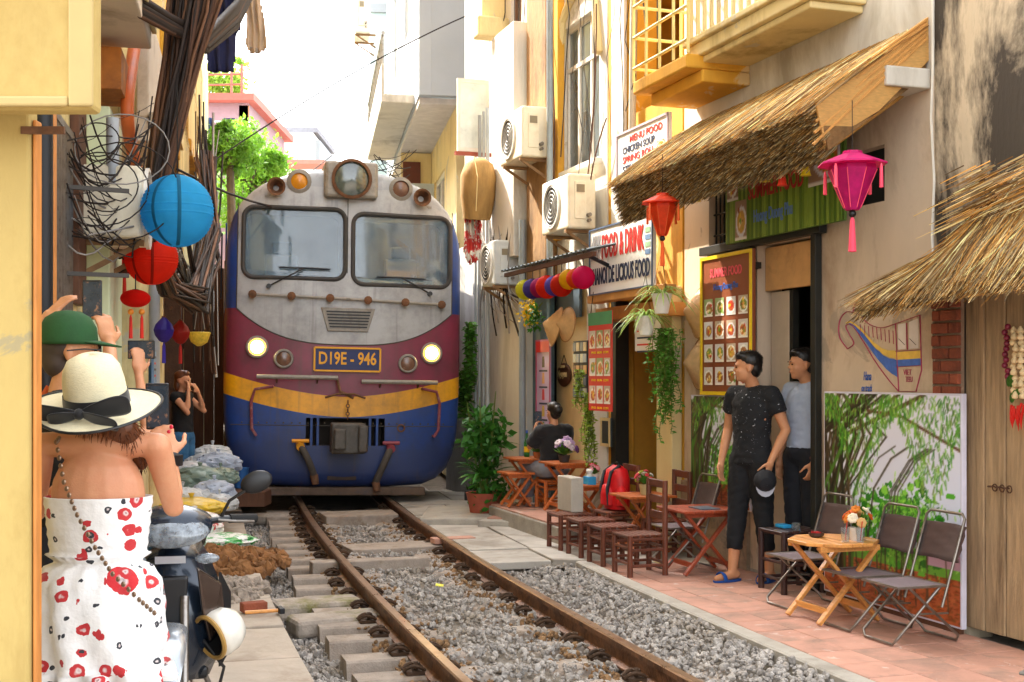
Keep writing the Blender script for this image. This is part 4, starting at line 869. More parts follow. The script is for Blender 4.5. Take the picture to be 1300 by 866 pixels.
for (ya, yb, z, t, m) in ((5.2, 7.6, 3.5, -.36, SOFF), (8.2, 10.0, 3.05, -.3, SOFF), (10.4, 12.1, 3.6, -.3, WALLY), (5.0, 12.1, 6.3, -.3, SOFF)):
    o = part('balcony', MB().bx((LX(ya), t, z), (LX(yb), -.002, z + .16)).bx((LX(ya), t, z + .16), (LX(yb), t + .08, z + .9)), m, hs1, bevel=.012)
    part('edge_moulding', MB().bx((LX(ya) - .02, t - .03, z + .1), (LX(yb) + .02, t - .002, z + .19)), WALLC, o)
pb = LP_(120, 112, -.06); pb2 = LP_(120, 58, -.06)
part('plywood_box', MB().bx((pb.x, -.21, pb.z), (pb.x + .5, -.003, pb2.z)), mat('plywood', '#b06a28', .7, var=.35, scale=5, col2='#7d4519', s2=3), hs1, bevel=.004)
part('door', MB().bx((DB[0], .1, 0), (DB[1], .14, 2.3)), mat('green_door', '#7d9a82', .6, var=.12), hs1)
part('roller_door', MB().bx((DC[0], .12, 0), (DC[1], .15, 2.4)), mat('roller_grey', '#8e8b86', .5, .3, st=(1, 1, 12), var=.3), hs1)
OP = mat('orange_pipe', '#c9622c', .5, var=.15)
p = [LP_(178, 0, -.22), LP_(172, 60, -.22), LP_(158, 130, -.22), LP_(160, 170, -.22), LP_(178, 215, -.22), LP_(182, 300, -.22)]
p = [p[max(i - 1, 0)] * .15 + p[i] * .7 + p[min(i + 1, 5)] * .15 for i in range(6)]; p = sum([bez((p[i] + p[i - 1]) / 2 if i > 1 else p[0], p[i], (p[i] + p[i + 1]) / 2 if i < 4 else p[5], 5) for i in range(1, 5)], [])
p = [q for i, q in enumerate(p) if i == 0 or (q - p[i - 1]).length > .004]
part('waste_pipe', MB().tube(p, .04, 10), OP, hs1, smooth=True)
part('grey_pipe', MB().cyl(LP_(143, 150, -.2), LP_(143, 235, -.2), .035), mat('pipe_grey2', '#a5aaae', .5), hs1, smooth=True)
part('grey_pipe', MB().cyl(LP_(196, 330, -.1), LP_(196, 560, -.1), .05), mat('pipe_grey2', '#a5aaae', .5), hs1, smooth=True)
for py_ in (237, 347): part('cross_beam', MB().bar(LP_(84, py_, -.02), LP_(84, py_, -.02) + Vector((.1, -.30, 0)), .022, .022), mat('beam_grey', '#45413c', .7, var=.2), hs1)
for i in range(6):
    q = LX(9.6 + i * .33); part('shop_item', MB().bx((q, -.12, .9 + .2 * (i % 3)), (q + .2, -.01, 1.2 + .22 * (i % 3))), mat('shop_box%d' % (i % 3), ('#b9442f', '#d8d0c0', '#4f7a9a')[i % 3], .6), hs1, bevel=.006)
ac('air_conditioner', 'dusty outdoor unit under the balcony behind the blue lantern', Frame(LW.M @ Vector((0, 0, 0)), LW.ang), (LX(7.7), -.02, 2.28), L=.8, dp=.34, h=.4)
# second house: yellow
h2b = LX(19)
hs2 = thing('balcony_house', 'yellow house with small balcony ledge behind the cable loops', 'building', ((h1b + h2b) / 2, 0, 0), LW)
part('wall', wall_mb(h1b + .004, h2b, -.1, 9.9, [(LX(13), LX(14), -.1, 2.3), (LX(15.5), LX(16.5), 3.4, 5), (LX(12.9), LX(14.2), 3.6, 5.4)], t0=.01), WALLY, hs2)
part('shell', shell_mb(h1b + .004, h2b, 9.9, .24, 3.5, (3,)), DARKIN, hs2)
part('door', MB().bx((LX(13), .1, 0), (LX(14), .14, 2.3)), BRPOST, hs2)
for (ya, yb, z, t, m) in ((14.6, 16.6, 4.15, -.3, WALLY), (12.6, 14.4, 3.2, -.3, WALLC), (16.8, 18.8, 5.0, -.3, WALLC)):
    o = part('balcony', MB().bx((LX(ya), t, z), (LX(yb), 0, z + .14)), m, hs2, bevel=.012)
    for i in range(10): q = LX(ya + (yb - ya) * i / 9); part('baluster', MB().cyl((q, t + .03, z + .14), (q, t + .03, z + .95), .012, n=6), WALLC, o)
    part('rail', MB().cyl((LX(ya), t + .03, z + .95), (LX(yb), t + .03, z + .95), .02, n=6), WALLC, o)
part('white_pier', MB().bx((LX(12.25), -.12, -.1), (LX(12.6), 0, 9.8)), WALLC, hs2)
part('unseen_shade_block', MB().bx((h1b + .01, .05, 9.9), (LX(15.4), 3.2, 14.0)), WALLY, hs2)  # unseen block added to cast shade on the cafe's upper wall
part('dark_column', MB().bx((LX(14.55), -.18, 0), (LX(14.8), 0, 3.1)), mat('bark_brown', '#4a372c', .9, var=.3, bump=.4), hs2)
h3b = LX(31)
hs3 = thing('end_house', 'plain cream house at the far end of the path', 'building', (LX(25), 0, 0), LW)
part('wall', wall_mb(h2b + .004, h3b, -.1, 9.0, [(LX(22), LX(23.4), 3.4, 5), (LX(26), LX(27.4), 3.4, 5)]), WALLL, hs3)
part('shell', shell_mb(h2b + .004, h3b, 9.0, .22, 3.5), DARKIN, hs3)
# distant houses against the sky
def bxpx(mb, px0, px1, py0, py1, Y, dep): a, b = wp(px0, py1, Y), wp(px1, py0, Y); mb.bx((a.x, Y, a.z), (b.x, Y + dep, b.z)); return mb
pur = thing('purple_house', 'mauve house with red roof edge and laundry balcony above the trees', 'building', wp(290, 800, 38) * 1)
ORG[pur.name] = Vector(pur.location)
part('wall', bxpx(MB(), 255, 315, 127, 330, 38, 6), mat('mauve_plaster', '#a08088', .85, var=.08), pur)
part('side_wall', MB().prism([wp(316, 330, 38), wp(334, 330, 44), wp(334, 150, 44), wp(316, 134, 38)], (-.3, 0, 0)), mat('tan_side', '#b08060', .85), pur)
part('roof_edge', bxpx(MB(), 250, 322, 118, 127, 37.6, 6.8), mat('red_edge', '#c4685c', .7), pur)
part('tin_overhang', MB().prism([wp(322, 127, 37.6), wp(352, 148, 44.5), wp(345, 126, 44.5), wp(322, 117, 37.6)], (0, 0, .05)), GREYW, pur)
bb = part('balcony', bxpx(MB(), 255, 318, 181, 186, 36.8, 1.2), WHITE, pur)
for i in range(14): bxp = wp(257 + i * 4.6, 181, 36.8); part('baluster', MB().cyl(bxp, bxp + Vector((0, 0, .62)), .022, n=5), WHITE, bb)
part('rail', MB().cyl(wp(255, 154, 36.8), wp(318, 156, 36.8), .03, n=6), WHITE, bb)
part('roof_frame', MB().cyl(wp(294, 118, 38), wp(294, 70, 38), .04, n=6).cyl(wp(307, 118, 38), wp(307, 82, 38), .04, n=6).cyl(wp(262, 108, 38), wp(309, 107, 38), .03, n=6).cyl(wp(262, 95, 38), wp(309, 94, 38), .03, n=6), mat('red_frame', '#a9685c', .6), pur)
wht = thing('terrace_house', 'white flat roofed house with terrace rail under the open sky', 'building', wp(370, 900, 60)); ORG[wht.name] = Vector(wht.location)
part('wall', bxpx(MB(), 333, 397, 168, 330, 60, 8), WHITE, wht); part('parapet', bxpx(MB(), 345, 403, 161, 168, 60.5, 6), mat('slate_parapet', '#8a8a92', .7), wht)
part('wing', bxpx(MB(), 397, 406, 178, 330, 61, 6), WALLF, wht); part('red_ledge', bxpx(MB(), 350, 412, 203, 208, 58, 1.5), mat('red_ledge', '#c08070', .7), wht)
for i in range(14): q = wp(352 + i * 3.2, 203, 59); part('baluster', MB().cyl(q, q + Vector((0, 0, .55)), .04, n=5), GREYW, wht)
# ------------------------------------------------------------------ trees
def leaf_cloud(name, c, r, n, m, parent, size=.12, holes=5, seedv=1, droop=.3):
    rs = np.random.default_rng(seedv); clumps = [(rs.normal(size=3) * .45, rs.uniform(.22, .5)) for _ in range(holes * 4)]
    V = np.zeros((n * 4, 3)); 
    for i in range(n):
        cc, rr = clumps[rs.integers(len(clumps))]; p = cc + rs.normal(size=3) * rr * .5; p = p / max(1, np.linalg.norm(p) * .9); p = np.array(c) + p * np.array(r)
        a = rs.normal(size=3); a[2] -= droop; a /= np.linalg.norm(a); b = np.cross(a, rs.normal(size=3)); b /= np.linalg.norm(b) + 1e-9; s = size * rs.uniform(.6, 1.4)
        nn = np.cross(a, b); V[i * 4:i * 4 + 4] = [p, p + a * s * .5 + b * s * .28, p + a * s + nn * s * .12, p + a * s * .5 - b * s * .28]
    mb = MB(); mb.v = [tuple(q) for q in V]; mb.f = [(4 * i, 4 * i + 1, 4 * i + 2, 4 * i + 3) for i in range(n)]; mb.m = [0] * n
    return part(name, mb, m, parent, kind='stuff')
LEAF = mat('bright_leaf', '#6f9a2c', .55, var=.5, scale=2.2, thin=.45, col2='#a8bd45', s2=1.2, f2=.7)
LEAFD = mat('deep_leaf', '#4a7a2a', .5, var=.45, scale=4, thin=.35, col2='#86ab3d', s2=3, f2=.6)
def tree(label, px, py, Y, rw, rh, n, m, seedv, base_z=-.2, size=.16):
    c = wp(px, py, Y); t = thing('tree', label, 'tree', (c.x, c.y, base_z), group='trees behind the houses')
    tk = MB(); top = c + Vector((0, 0, rh * .3)); tk.tube([(c.x, c.y, base_z), (c.x + .1, c.y, (base_z + c.z) / 2), c - Vector((0, 0, rh * .5)), top], [.16, .13, .09, .03], 8)
    rs = random.Random(seedv)
    for i in range(9): a = rs.uniform(0, 6.28); b0 = c + Vector((0, 0, -rh * rs.uniform(.1, .6))); tk.tube([b0, b0 + Vector((math.cos(a) * rw * .4, math.sin(a) * rw * .4, rh * .2)), b0 + Vector((math.cos(a) * rw * .75, math.sin(a) * rw * .7, rh * .5))], [.05, .035, .01], 6)
    part('trunk', tk, mat('bark', '#5b4a3a', .9, var=.3, bump=.4), t, smooth=True); leaf_cloud('crown', c, (rw, rw, rh), n, m, t, size, seedv=seedv); return t
tree('bright green tree between the mauve house and the locomotive', 312, 222, 32, 1.25, 1.25, 7500, LEAF, 3, size=.13)
tree('leafy green tree overhanging the wires in front of the mauve balcony', 292, 190, 30, .75, .6, 3500, LEAF, 4, size=.12)
tree('yellow green tree rising above the mauve house roof', 280, 104, 46, 1.1, .9, 3500, mat('lime_leaf', '#9fbf4a', .55, var=.35, thin=.45), 5, size=.16)
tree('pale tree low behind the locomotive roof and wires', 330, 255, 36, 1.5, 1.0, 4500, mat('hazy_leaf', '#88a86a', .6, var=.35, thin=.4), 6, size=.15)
# ------------------------------------------------------------------ cables
CAB = mat('cable_black', '#2a211c', .7, var=.3, rnd=.3, spec=.3); CABG = mat('cable_grey', '#8f8a84', .65, var=.2, rnd=.2); CABT = mat('cable_tan', '#6b4a34', .8, var=.35, rnd=.2); CABB = mat('cable_brown', '#4a3020', .75, var=.3, rnd=.3)
cb = thing('cable_bundle', 'thick tangled bundle of black cables hanging beside the blue lantern', 'cables', wp(205, 240, 7.6)); ORG[cb.name] = Vector(cb.location)
rc = random.Random(11)
for i in range(110):   # the hanging trunk of the bundle
    a = rc.uniform(0, 6.28); r0 = rc.uniform(0, 1) ** .5; pts = []
    for (px, py, wd) in ((262, -70, 44), (246, 10, 36), (232, 70, 27), (220, 130, 22), (208, 190, 18), (198, 245, 15), (190, 300, 12)):
        a += rc.uniform(-.25, .35); q = wp(px + math.cos(a) * r0 * wd, py + rc.uniform(-6, 6), 7.6 + math.sin(a) * r0 * wd * .0045); pts.append(q)
    if rc.random() < .6: pts += [wp(rc.uniform(200, 225), rc.uniform(350, 375), 8.8), wp(rc.uniform(235, 265), rc.uniform(365, 400), 10), wp(rc.uniform(262, 280), rc.uniform(280, 340), 11.5), wp(rc.uniform(245, 275), rc.uniform(190, 250), 12.5)]
    else: pts += [wp(rc.uniform(150, 190), rc.uniform(290, 350), 7.8)]
    part('cable', MB().tube(pts, rc.uniform(.005, .017), 5), rc.choice([CAB, CAB, CABB, CABT]), cb, smooth=True, sharp=80)
for i in range(16):   # the horizontal run at the top
    o1, o2 = rc.uniform(-20, 20), rc.uniform(-16, 16)
    pts = [wp(60, -75 + o1, 6.4), wp(150, -8 + o1 * .8, 6.8), wp(215, 30 + o1 * .6, 7.3), wp(262, 55 + o2 * .7, 7.9), wp(300, 20 + o2, 9), wp(330, -40 + o2, 11)]
    part('cable', MB().tube(pts, rc.uniform(.014, .026), 6), rc.choice([CAB, CABB]), cb, smooth=True, sharp=80)
loops = thing('loose_wires', 'loose looping wires strung across the cream house front', 'cables', wp(150, 240, 7)); ORG[loops.name] = Vector(loops.location)
for i in range(36):
    x0, y0 = rc.uniform(58, 120), rc.uniform(140, 300); x2, y2 = rc.uniform(175, 205), rc.uniform(120, 320)
    pts = [wp(x0, y0, 6.4), wp(x0 + (x2 - x0) * .3, max(y0, y2) + rc.uniform(-10, 55), 6.7), wp(x0 + (x2 - x0) * .65, max(y0, y2) + rc.uniform(-30, 45), 7.0), wp(x2, y2, 7.5)]
    pts = bez(pts[0], pts[1], pts[2], 6)[:-1] + bez(pts[2], pts[2] * .5 + pts[3] * .5 + Vector((0, 0, -.03)), pts[3], 4)
    part('wire', MB().tube(pts, rc.uniform(.002, .006), 5), rc.choice([CAB, CAB, CAB, CABG]), loops, smooth=True, sharp=80)
for i in range(5):   # closed coils
    c = wp(rc.uniform(120, 185), rc.uniform(165, 290), 6.8); r = rc.uniform(.1, .3)
    part('coil', MB().tube(arc(c, r, 0, 2 * PI, 22, (1, .3, 0), (0, .2, rc.uniform(.7, 1.1))), .004, 5), rc.choice([CAB, CAB, CABG]), loops, smooth=True, sharp=80)
nest = thing('wire_nest', 'grey nest of wires drooping in the gap beside the locomotive', 'cables', wp(255, 370, 11.5)); ORG[nest.name] = Vector(nest.location)
for i in range(46):
    x0 = rc.uniform(205, 240); x2 = rc.uniform(250, 278)
    pts = bez(wp(x0, rc.uniform(290, 370), 10), wp((x0 + x2) / 2 + rc.uniform(-8, 12), rc.uniform(400, 440), 11), wp(x2, rc.uniform(235, 330), 13), 9)
    part('wire', MB().tube(pts, rc.uniform(.005, .012), 4), rc.choice([CABG, CABG, CABB, CAB]), nest, smooth=True, sharp=80)
for i in range(16):
    x0 = rc.uniform(248, 276); pts = [wp(x0 + rc.uniform(-10, 10), 120 + rc.uniform(0, 80), 14), wp(x0 + rc.uniform(-8, 8), 260, 13.5), wp(x0 + rc.uniform(-8, 8), 340, 13), wp(x0 + rc.uniform(-8, 8), rc.uniform(380, 480), 12.6)]
    part('wire', MB().tube(pts, rc.uniform(.006, .014), 4), rc.choice([CABG, CABB, CAB]), nest, smooth=True, sharp=80)
for (a, b, sag, nm) in (((225, 215, 12), (500, 232, 22), .9, 'dark cable sagging across the street behind the locomotive roof'), ((270, 205, 16), (640, 0, 20), -.3, 'thin wire rising across the white sky'), ((330, 255, 25), (470, 150, 30), .4, 'thin far wire below the terrace house')):
    p0, p1 = wp(*a), wp(*b); solo('overhead_wire', MB().tube(bez(p0, (p0 + p1) / 2 - Vector((0, 0, sag)), p1, 14), .014 if sag > .5 else .010, 5), CAB, nm, 'wire')
tng = thing('roof_wires', 'tangle of thin black wires above the locomotive roof', 'cables', wp(480, 190, 19)); ORG[tng.name] = Vector(tng.location)
for i in range(9):
    x0, x2 = rc.uniform(465, 485), rc.uniform(495, 530)
    part('wire', MB().tube(bez(wp(x0, rc.uniform(195, 222), 18.5), wp((x0 + x2) / 2, rc.uniform(190, 240), 19), wp(x2, rc.uniform(185, 225), 19.6), 8), rc.uniform(.004, .009), 4), CAB, tng, smooth=True, sharp=80)
# ------------------------------------------------------------------ lanterns
def paper(name, col): return mat(name, col, .65, var=.12, scale=5, thin=.6, rnd=.03, bump=.25, bscale=18, spec=.2)
def lantern(label, c, r, col, name='paper_lantern', squash=1, seams=True, group=None, hang=.5):
    o = thing(name, label, 'lantern', c, group=group); n = 28; prof = []; k = 26; c = Vector(c)
    for i in range(k * 2 + 1):
        th = PI * (.06 + .88 * i / (k * 2)); prof.append((r * math.sin(th) * (1 - (.03 if i % 2 else 0) + rng.normal() * .002), -r * squash * math.cos(th)))
    prof.reverse()
    sh = part('shade', MB().lathe(prof, n, c, cap=False), paper('paper_' + col[1:], col), o, smooth=True, sharp=60)
    rg = MB(); rg.tube(arc(c + Vector((0, 0, r * squash * .985)), r * .19, 0, 2 * PI, 16, (1, 0, 0), (0, 1, 0)), r * .025, 5); rg.cyl(c + Vector((0, 0, r * squash * .98)), c + Vector((0, 0, r * squash + hang)), .004, n=5)
    part('hanger', rg, DARKM, o)
    if seams:
        for a in (-2.0, -1.25): part('seam', MB().tube([c + Vector((math.cos(a) * r * 1.002 * math.sin(t_), math.sin(a) * r * 1.002 * math.sin(t_), r * squash * math.cos(t_))) for t_ in [PI * (.08 + .84 * j / 14) for j in range(15)]], r * .05, 6, sq=.15), paper('seam_' + col[1:], '#%02x%02x%02x' % tuple(int(v * 190) for v in hx(col))), sh, smooth=True)
    return o
lantern('big sky blue paper lantern beside the cable bundle', wp(225, 268, 7.0), 46 * 7 / 1600, '#3fb2e2')
lantern('round orange red paper lantern below the blue one', wp(192, 328, 7.7), 34 * 7.7 / 1600, '#f0371c')
fl = lantern('flat red lantern with beads and tassels under the round red one', wp(172, 379, 7.6), 19 * 7.6 / 1600, '#d81e12', squash=.6, seams=False, hang=.12)
for dx in (-6, 8):
    q = wp(172 + dx, 396, 7.6); part('bead', MB().sph(q - Vector(ORG[fl.name]) * 0, .019, 10, 7), mat('bead_gold', '#e08a2a', .4), fl, smooth=True)
    part('tassel', MB().lathe([(.004, 0), (.009, -.02), (.012, -.14), (.003, -.141)], 8, q - Vector((0, 0, .02))), mat('tassel_red', '#c8281c', .8), fl, smooth=True)
def onion(label, c, r, col, ht=1.2):
    o = thing('silk_lantern', label, 'lantern', c, group='small silk lanterns beside the path'); c = Vector(c)
    prof = [(.2, -1), (.5, -.85), (.85, -.45), (1, 0), (.8, .45), (.42, .8), (.2, 1.0)]
    part('shade', MB().lathe([(a * r, b * r * ht) for a, b in prof], 12, c), mat('silk_' + col[1:], col, .4, var=.12, thin=.35), o, smooth=True, sharp=25)
    part('cap', MB().lathe([(r * .24, 0), (r * .2, r * .15)], 10, c + Vector((0, 0, r * ht))).cyl(c + Vector((0, 0, r * ht)), c + Vector((0, 0, r * ht + .3)), .004, n=5), WOODD, o)
    part('tassel', MB().lathe([(.004, 0), (r * .16, -.03), (r * .2, -r * 2), (.003, -r * 2.02)], 8, c - Vector((0, 0, r * ht))), mat('tas_' + col[1:], col, .8), o, smooth=True); return o
onion('small violet silk lantern hanging beside the path', wp(208, 419, 10), .082, '#3b2a96'); onion('small dark red silk lantern hanging next to the violet one', wp(229, 422, 10.3), .08, '#a81f16')
onion('tiny red lantern half hidden behind the round red lantern', wp(158, 332, 8.3), .07, '#c8281c')
bk_ = thing('hanging_basket', 'yellow woven tray hanging by the locomotive', 'basket', wp(253, 425, 12)); ORG[bk_.name] = Vector(bk_.location)
part('tray', MB().lathe([(.02, -.11), (.08, -.07), (.11, .02), (.10, .025)], 14, wp(253, 425, 12)), mat('yellow_weave', '#d8b43a', .7, var=.3, scale=30), bk_, smooth=True)
part('strap', MB().cyl(wp(247, 418, 12), wp(252, 380, 12), .004, n=4).cyl(wp(260, 418, 12), wp(254, 380, 12), .004, n=4), CABG, bk_)
# ------------------------------------------------------------------ laundry
def garment(label, cat, pts, Y, m, thick=.05, grp=None, fold=.03):
    c = wp(sum(p[0] for p in pts) / len(pts), min(p[1] for p in pts), Y); q = [wp(p[0], p[1], Y) for p in pts]
    n = 26; mb = MB(); xs = [v.x for v in q]; zs = [v.z for v in q]
    def inside(x, z):
        r = False
        for i in range(len(q)):
            a, b = q[i], q[i - 1]
            if (a.z > z) != (b.z > z) and x < (b.x - a.x) * (z - a.z) / (b.z - a.z) + a.x: r = not r
        return r
    g_ = {}; X0, X1, Z0, Z1 = min(xs), max(xs), min(zs), max(zs)
    for i in range(n):
        for j in range(n):
            if inside(X0 + (X1 - X0) * (i + .5) / n, Z0 + (Z1 - Z0) * (j + .5) / n):
                ids = []
                for a, b in ((i, j), (i + 1, j), (i + 1, j + 1), (i, j + 1)):
                    if (a, b) not in g_:
                        x, z = X0 + (X1 - X0) * a / n, Z0 + (Z1 - Z0) * b / n; g_[(a, b)] = len(mb.v); mb.v.append((x, Y + fold * math.sin(a * .9 + b * .12) + fold * .5 * math.sin(b * .4 + a), z))
                    ids.append(g_[(a, b)])
                mb.f.append(tuple(ids)); mb.m.append(0)
    o = solo('laundry', mb, m, label, cat, c, group=grp, smooth=True, sharp=180); s = o.modifiers.new('thick', 'SOLIDIFY'); s.thickness = thick * .3; return o
NAVY = mat('navy_cloth', '#23264a', .85, var=.2, thin=.15); BEIGE = mat('beige_cloth', '#cbb59c', .85, var=.15, thin=.3)
garment('navy shirt hung to dry behind the cable bundle', 'shirt', [(262, -20), (300, -20), (306, 40), (299, 42), (297, 91), (266, 91), (264, 40), (257, 38)], 10.5, NAVY, grp='laundry hung out to dry')
garment('beige cloth hung to dry from a wire under the sky', 'cloth', [(316, -5), (330, -5), (338, 60), (330, 67), (318, 66), (311, 55)], 13, BEIGE, grp='laundry hung out to dry')
garment('dark blue jacket hung on the mauve house balcony', 'jacket', [(283, 150), (297, 150), (304, 160), (302, 172), (298, 166), (297, 181), (282, 181), (281, 168), (277, 170)], 36.5, NAVY, grp='laundry hung out to dry')
garment('dark trousers hung at the corner of the mauve house balcony', 'trousers', [(260, 148), (270, 150), (271, 186), (266, 186), (265, 165), (262, 184), (258, 182)], 36.4, mat('blue_red_cloth', '#2c3a5e', .85, col2='#a03434', s2=1.2), grp='laundry hung out to dry')
solo('drying_line', MB().tube([wp(250, -8, 10.5), wp(305, -12, 10.5), wp(345, -6, 13)], .006, 5).tube([wp(300, 56, 13), wp(326, 62, 13), wp(326, 88, 13)], .008, 5), CABG, 'thin metal line holding the navy shirt and beige cloth', 'line')

fn = thing('board_fence', 'dark brown board fence closing the gap beside the locomotive', 'fence', (-4.3, 17.2, 0)); q = -4.62; i = 0
while q < -3.92: part('board', MB().bx((q, 17.2 + .01 * (i % 2), -.1), (q + .13, 17.23 + .01 * (i % 2), 2.9 + .1 * (i % 3))), BRPOST, fn, bevel=.004); q += .138; i += 1
part('rail', MB().bx((-4.62, 17.25, 1.9), (-3.92, 17.29, 2.0)), BRPOST, fn)
# ------------------------------------------------------------------ straw awnings
def straw_mat():
    m = bpy.data.materials.new('straw'); m.use_nodes = True; n, l = m.node_tree.nodes, m.node_tree.links; b = n['Principled BSDF']
    a = n.new('ShaderNodeAttribute'); a.attribute_name = 'Col'; l.new(a.outputs['Color'], b.inputs['Base Color']); b.inputs['Roughness'].default_value = .75
    tr_ = n.new('ShaderNodeBsdfTranslucent'); ms = n.new('ShaderNodeMixShader'); ms.inputs[0].default_value = .25
    l.new(a.outputs['Color'], tr_.inputs[0]); l.new(b.outputs[0], ms.inputs[1]); l.new(tr_.outputs[0], ms.inputs[2]); l.new(ms.outputs[0], n['Material Output'].inputs[0]); return m
STRAW = straw_mat()
def strands(name, items, parent):
    """many thin three-sided stalks: (points, radius, colour); nobody could count them"""
    V, Fc, Cc = [], [], []; org = np.array(ORG.get(parent.name, (0, 0, 0)))
    for pts, r, c in items:
        pts = [np.array(p) - org for p in pts]; k = len(pts); d = pts[-1] - pts[0]; d = d / (np.linalg.norm(d) + 1e-9)
        x = np.cross(d, rng.normal(size=3)); x /= np.linalg.norm(x) + 1e-9; y = np.cross(d, x); o = len(V)
        for i, p in enumerate(pts):
            rr = r * (1 if i < k - 1 else .45)
            for a in (0, 2.094, 4.189): V.append(p + (x * math.cos(a) + y * math.sin(a)) * rr)
        for i in range(k - 1):
            for j in range(3): Fc.append((o + i * 3 + j, o + i * 3 + (j + 1) % 3, o + i * 3 + 3 + (j + 1) % 3, o + i * 3 + 3 + j))
        Fc.append((o + (k - 1) * 3, o + (k - 1) * 3 + 1, o + (k - 1) * 3 + 2)); Cc += [c] * (3 * k)
    me = bpy.data.meshes.new(name); me.from_pydata([tuple(v) for v in V], [], Fc); ca = me.color_attributes.new('Col', 'FLOAT_COLOR', 'POINT')
    cc = np.ones((len(V), 4)); cc[:, :3] = np.array(Cc) ** 2.2; ca.data.foreach_set('color', cc.ravel()); me.materials.append(STRAW); me.update()
    ob = bpy.data.objects.new(name, me); COL.objects.link(ob); ob.parent = parent; ob['kind'] = 'stuff'; return ob
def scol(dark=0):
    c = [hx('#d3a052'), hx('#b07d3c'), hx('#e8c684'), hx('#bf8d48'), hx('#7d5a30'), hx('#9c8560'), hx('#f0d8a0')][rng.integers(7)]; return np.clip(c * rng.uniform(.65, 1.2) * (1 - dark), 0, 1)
tA0, tA1 = S(785, -.75), S(1177)
aw = thing('thatched_awning', 'long thick straw thatched awning over the cafe doorway', 'awning', ((tA0 + tA1) / 2, -.02, 2.8), RW)
zl = lambda s: -.03 * max(0, 1 - (s - tA0) / (tA1 - tA0)) ** 1.3      # sags a little towards its far end
core = MB(); k = 14
prof = [(-.01, 3.62), (-.76, 3.10), (-.70, 2.86), (-.01, 3.36)]
core.v = [(s, t, z + zl(s)) for s in np.linspace(tA0, tA1, k) for t, z in prof]; core.f = [(i * 4 + j, i * 4 + 4 + j, i * 4 + 4 + (j + 1) % 4, i * 4 + (j + 1) % 4) for i in range(k - 1) for j in range(4)] + [(0, 1, 2, 3), ((k - 1) * 4 + 3, (k - 1) * 4 + 2, (k - 1) * 4 + 1, (k - 1) * 4)]; core.m = [0] * len(core.f)
part('core', core, mat('thatch_core', '#7a5a34', .95, var=.4, scale=14, bump=.6, bscale=40), aw)
it = []
for _ in range(10000):
    s = rng.uniform(tA0, tA1); u0 = rng.uniform(-.12, .55); u1 = min(1.08, u0 + rng.uniform(.35, .7)); sk = rng.normal() * .05; h = rng.uniform(0, .05); f = lambda u, ds: (s + ds, -.01 - .79 * u, 3.64 - .53 * u + zl(s) + h + .02 * math.sin(u * 3))
    it.append(([f(u0, 0), f((u0 + u1) / 2, sk * .5 + rng.normal() * .015), f(u1, sk + rng.normal() * .02)], rng.uniform(.0012, .0045), scol(-.08)))
for _ in range(14000):
    s = rng.uniform(tA0 - .03, tA1 - .02); v = rng.uniform(0, 1); t = -.76 + .08 * v; z = 3.15 - .31 * v + zl(s) + rng.normal() * .012; L = rng.uniform(.02, .085)
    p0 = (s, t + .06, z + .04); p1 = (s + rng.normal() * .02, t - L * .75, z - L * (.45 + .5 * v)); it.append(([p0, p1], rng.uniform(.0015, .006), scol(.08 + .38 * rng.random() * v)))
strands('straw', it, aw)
part('end_sheet', MB().prism([(tA1 - .005, .0, 3.72), (tA1 - .005, -.80, 3.16), (tA1 - .03, -.72, 2.9), (tA1 - .01, -.35, 3.12), (tA1, -.0, 3.45)], (.02, 0, 0)), mat('palm_sheet', '#d9a862', .7, var=.15, scale=8, st=(1, 3, 14), thin=.3), aw, bevel=.004)
for i in range(5):
    p0 = Vector((tA1 + .018, -.02, 3.70 - i * .03)); p1 = Vector((tA1 - .01, -.76 - .01 * i, 3.17 - i * .07)); part('palm_rib', MB().tube([p0, (p0 + p1) / 2 + Vector((.012, 0, .01)), p1], .010, 5), mat('palm_rib', '#c08a48', .7, var=.2), aw, smooth=True)
for i in range(4):
    q = tA0 + .2 + (tA1 - tA0 - .4) * i / 3; part('bamboo_pole', MB().cyl((q, -.02, 3.30 + zl(q)), (q, -.66, 2.86 + zl(q)), .022, n=8), mat('bamboo', '#b98d4a', .5, var=.2), aw, smooth=True)
# the shaggy awning over the plank doors
b0, b1 = S(1188), S(1620)
aw2 = thing('straw_awning', 'shaggy pale straw awning over the old plank doors', 'awning', (b0 + .5, -.02, 1.95), RW)
core = MB(); rise = lambda s: min(.42, .75 * max(0, (s - b0)) ** 1.9)
core.v = [(s, t, z + (rise(s) if i_ in (0, 3) else rise(s) * .15)) for s in np.linspace(b0 + .04, b1, 12) for i_, (t, z) in enumerate([(.008, 2.2), (-.50, 1.96), (-.46, 1.88), (.008, 2.08)])]
core.f = [(i * 4 + j, i * 4 + 4 + j, i * 4 + 4 + (j + 1) % 4, i * 4 + (j + 1) % 4) for i in range(11) for j in range(4)] + [(0, 1, 2, 3), (47, 46, 45, 44)]; core.m = [0] * len(core.f)
part('core', core, mat('thatch_core', '#7a5a34'), aw2)
it = []
for _ in range(8500):
    s = b0 + (b1 - b0) * rng.random() ** 1.6; u0 = rng.uniform(-.1, .6); L = rng.uniform(.3, .65); u1 = min(1.15, u0 + L); sk = rng.normal() * .08 - .03; h = rng.uniform(0, .05); r_ = rise(s)
    f = lambda u, ds, dh=0: (s + ds, .0 - .52 * u, 2.22 + r_ * (1 - u * .86) - .27 * u + h + dh)
    it.append(([f(u0, 0), f((u0 + u1) / 2, sk * .4, .012), f(u1, sk, -.05 * max(0, u1 - .8) * rng.random())], rng.uniform(.0013, .0038), scol(.0)))
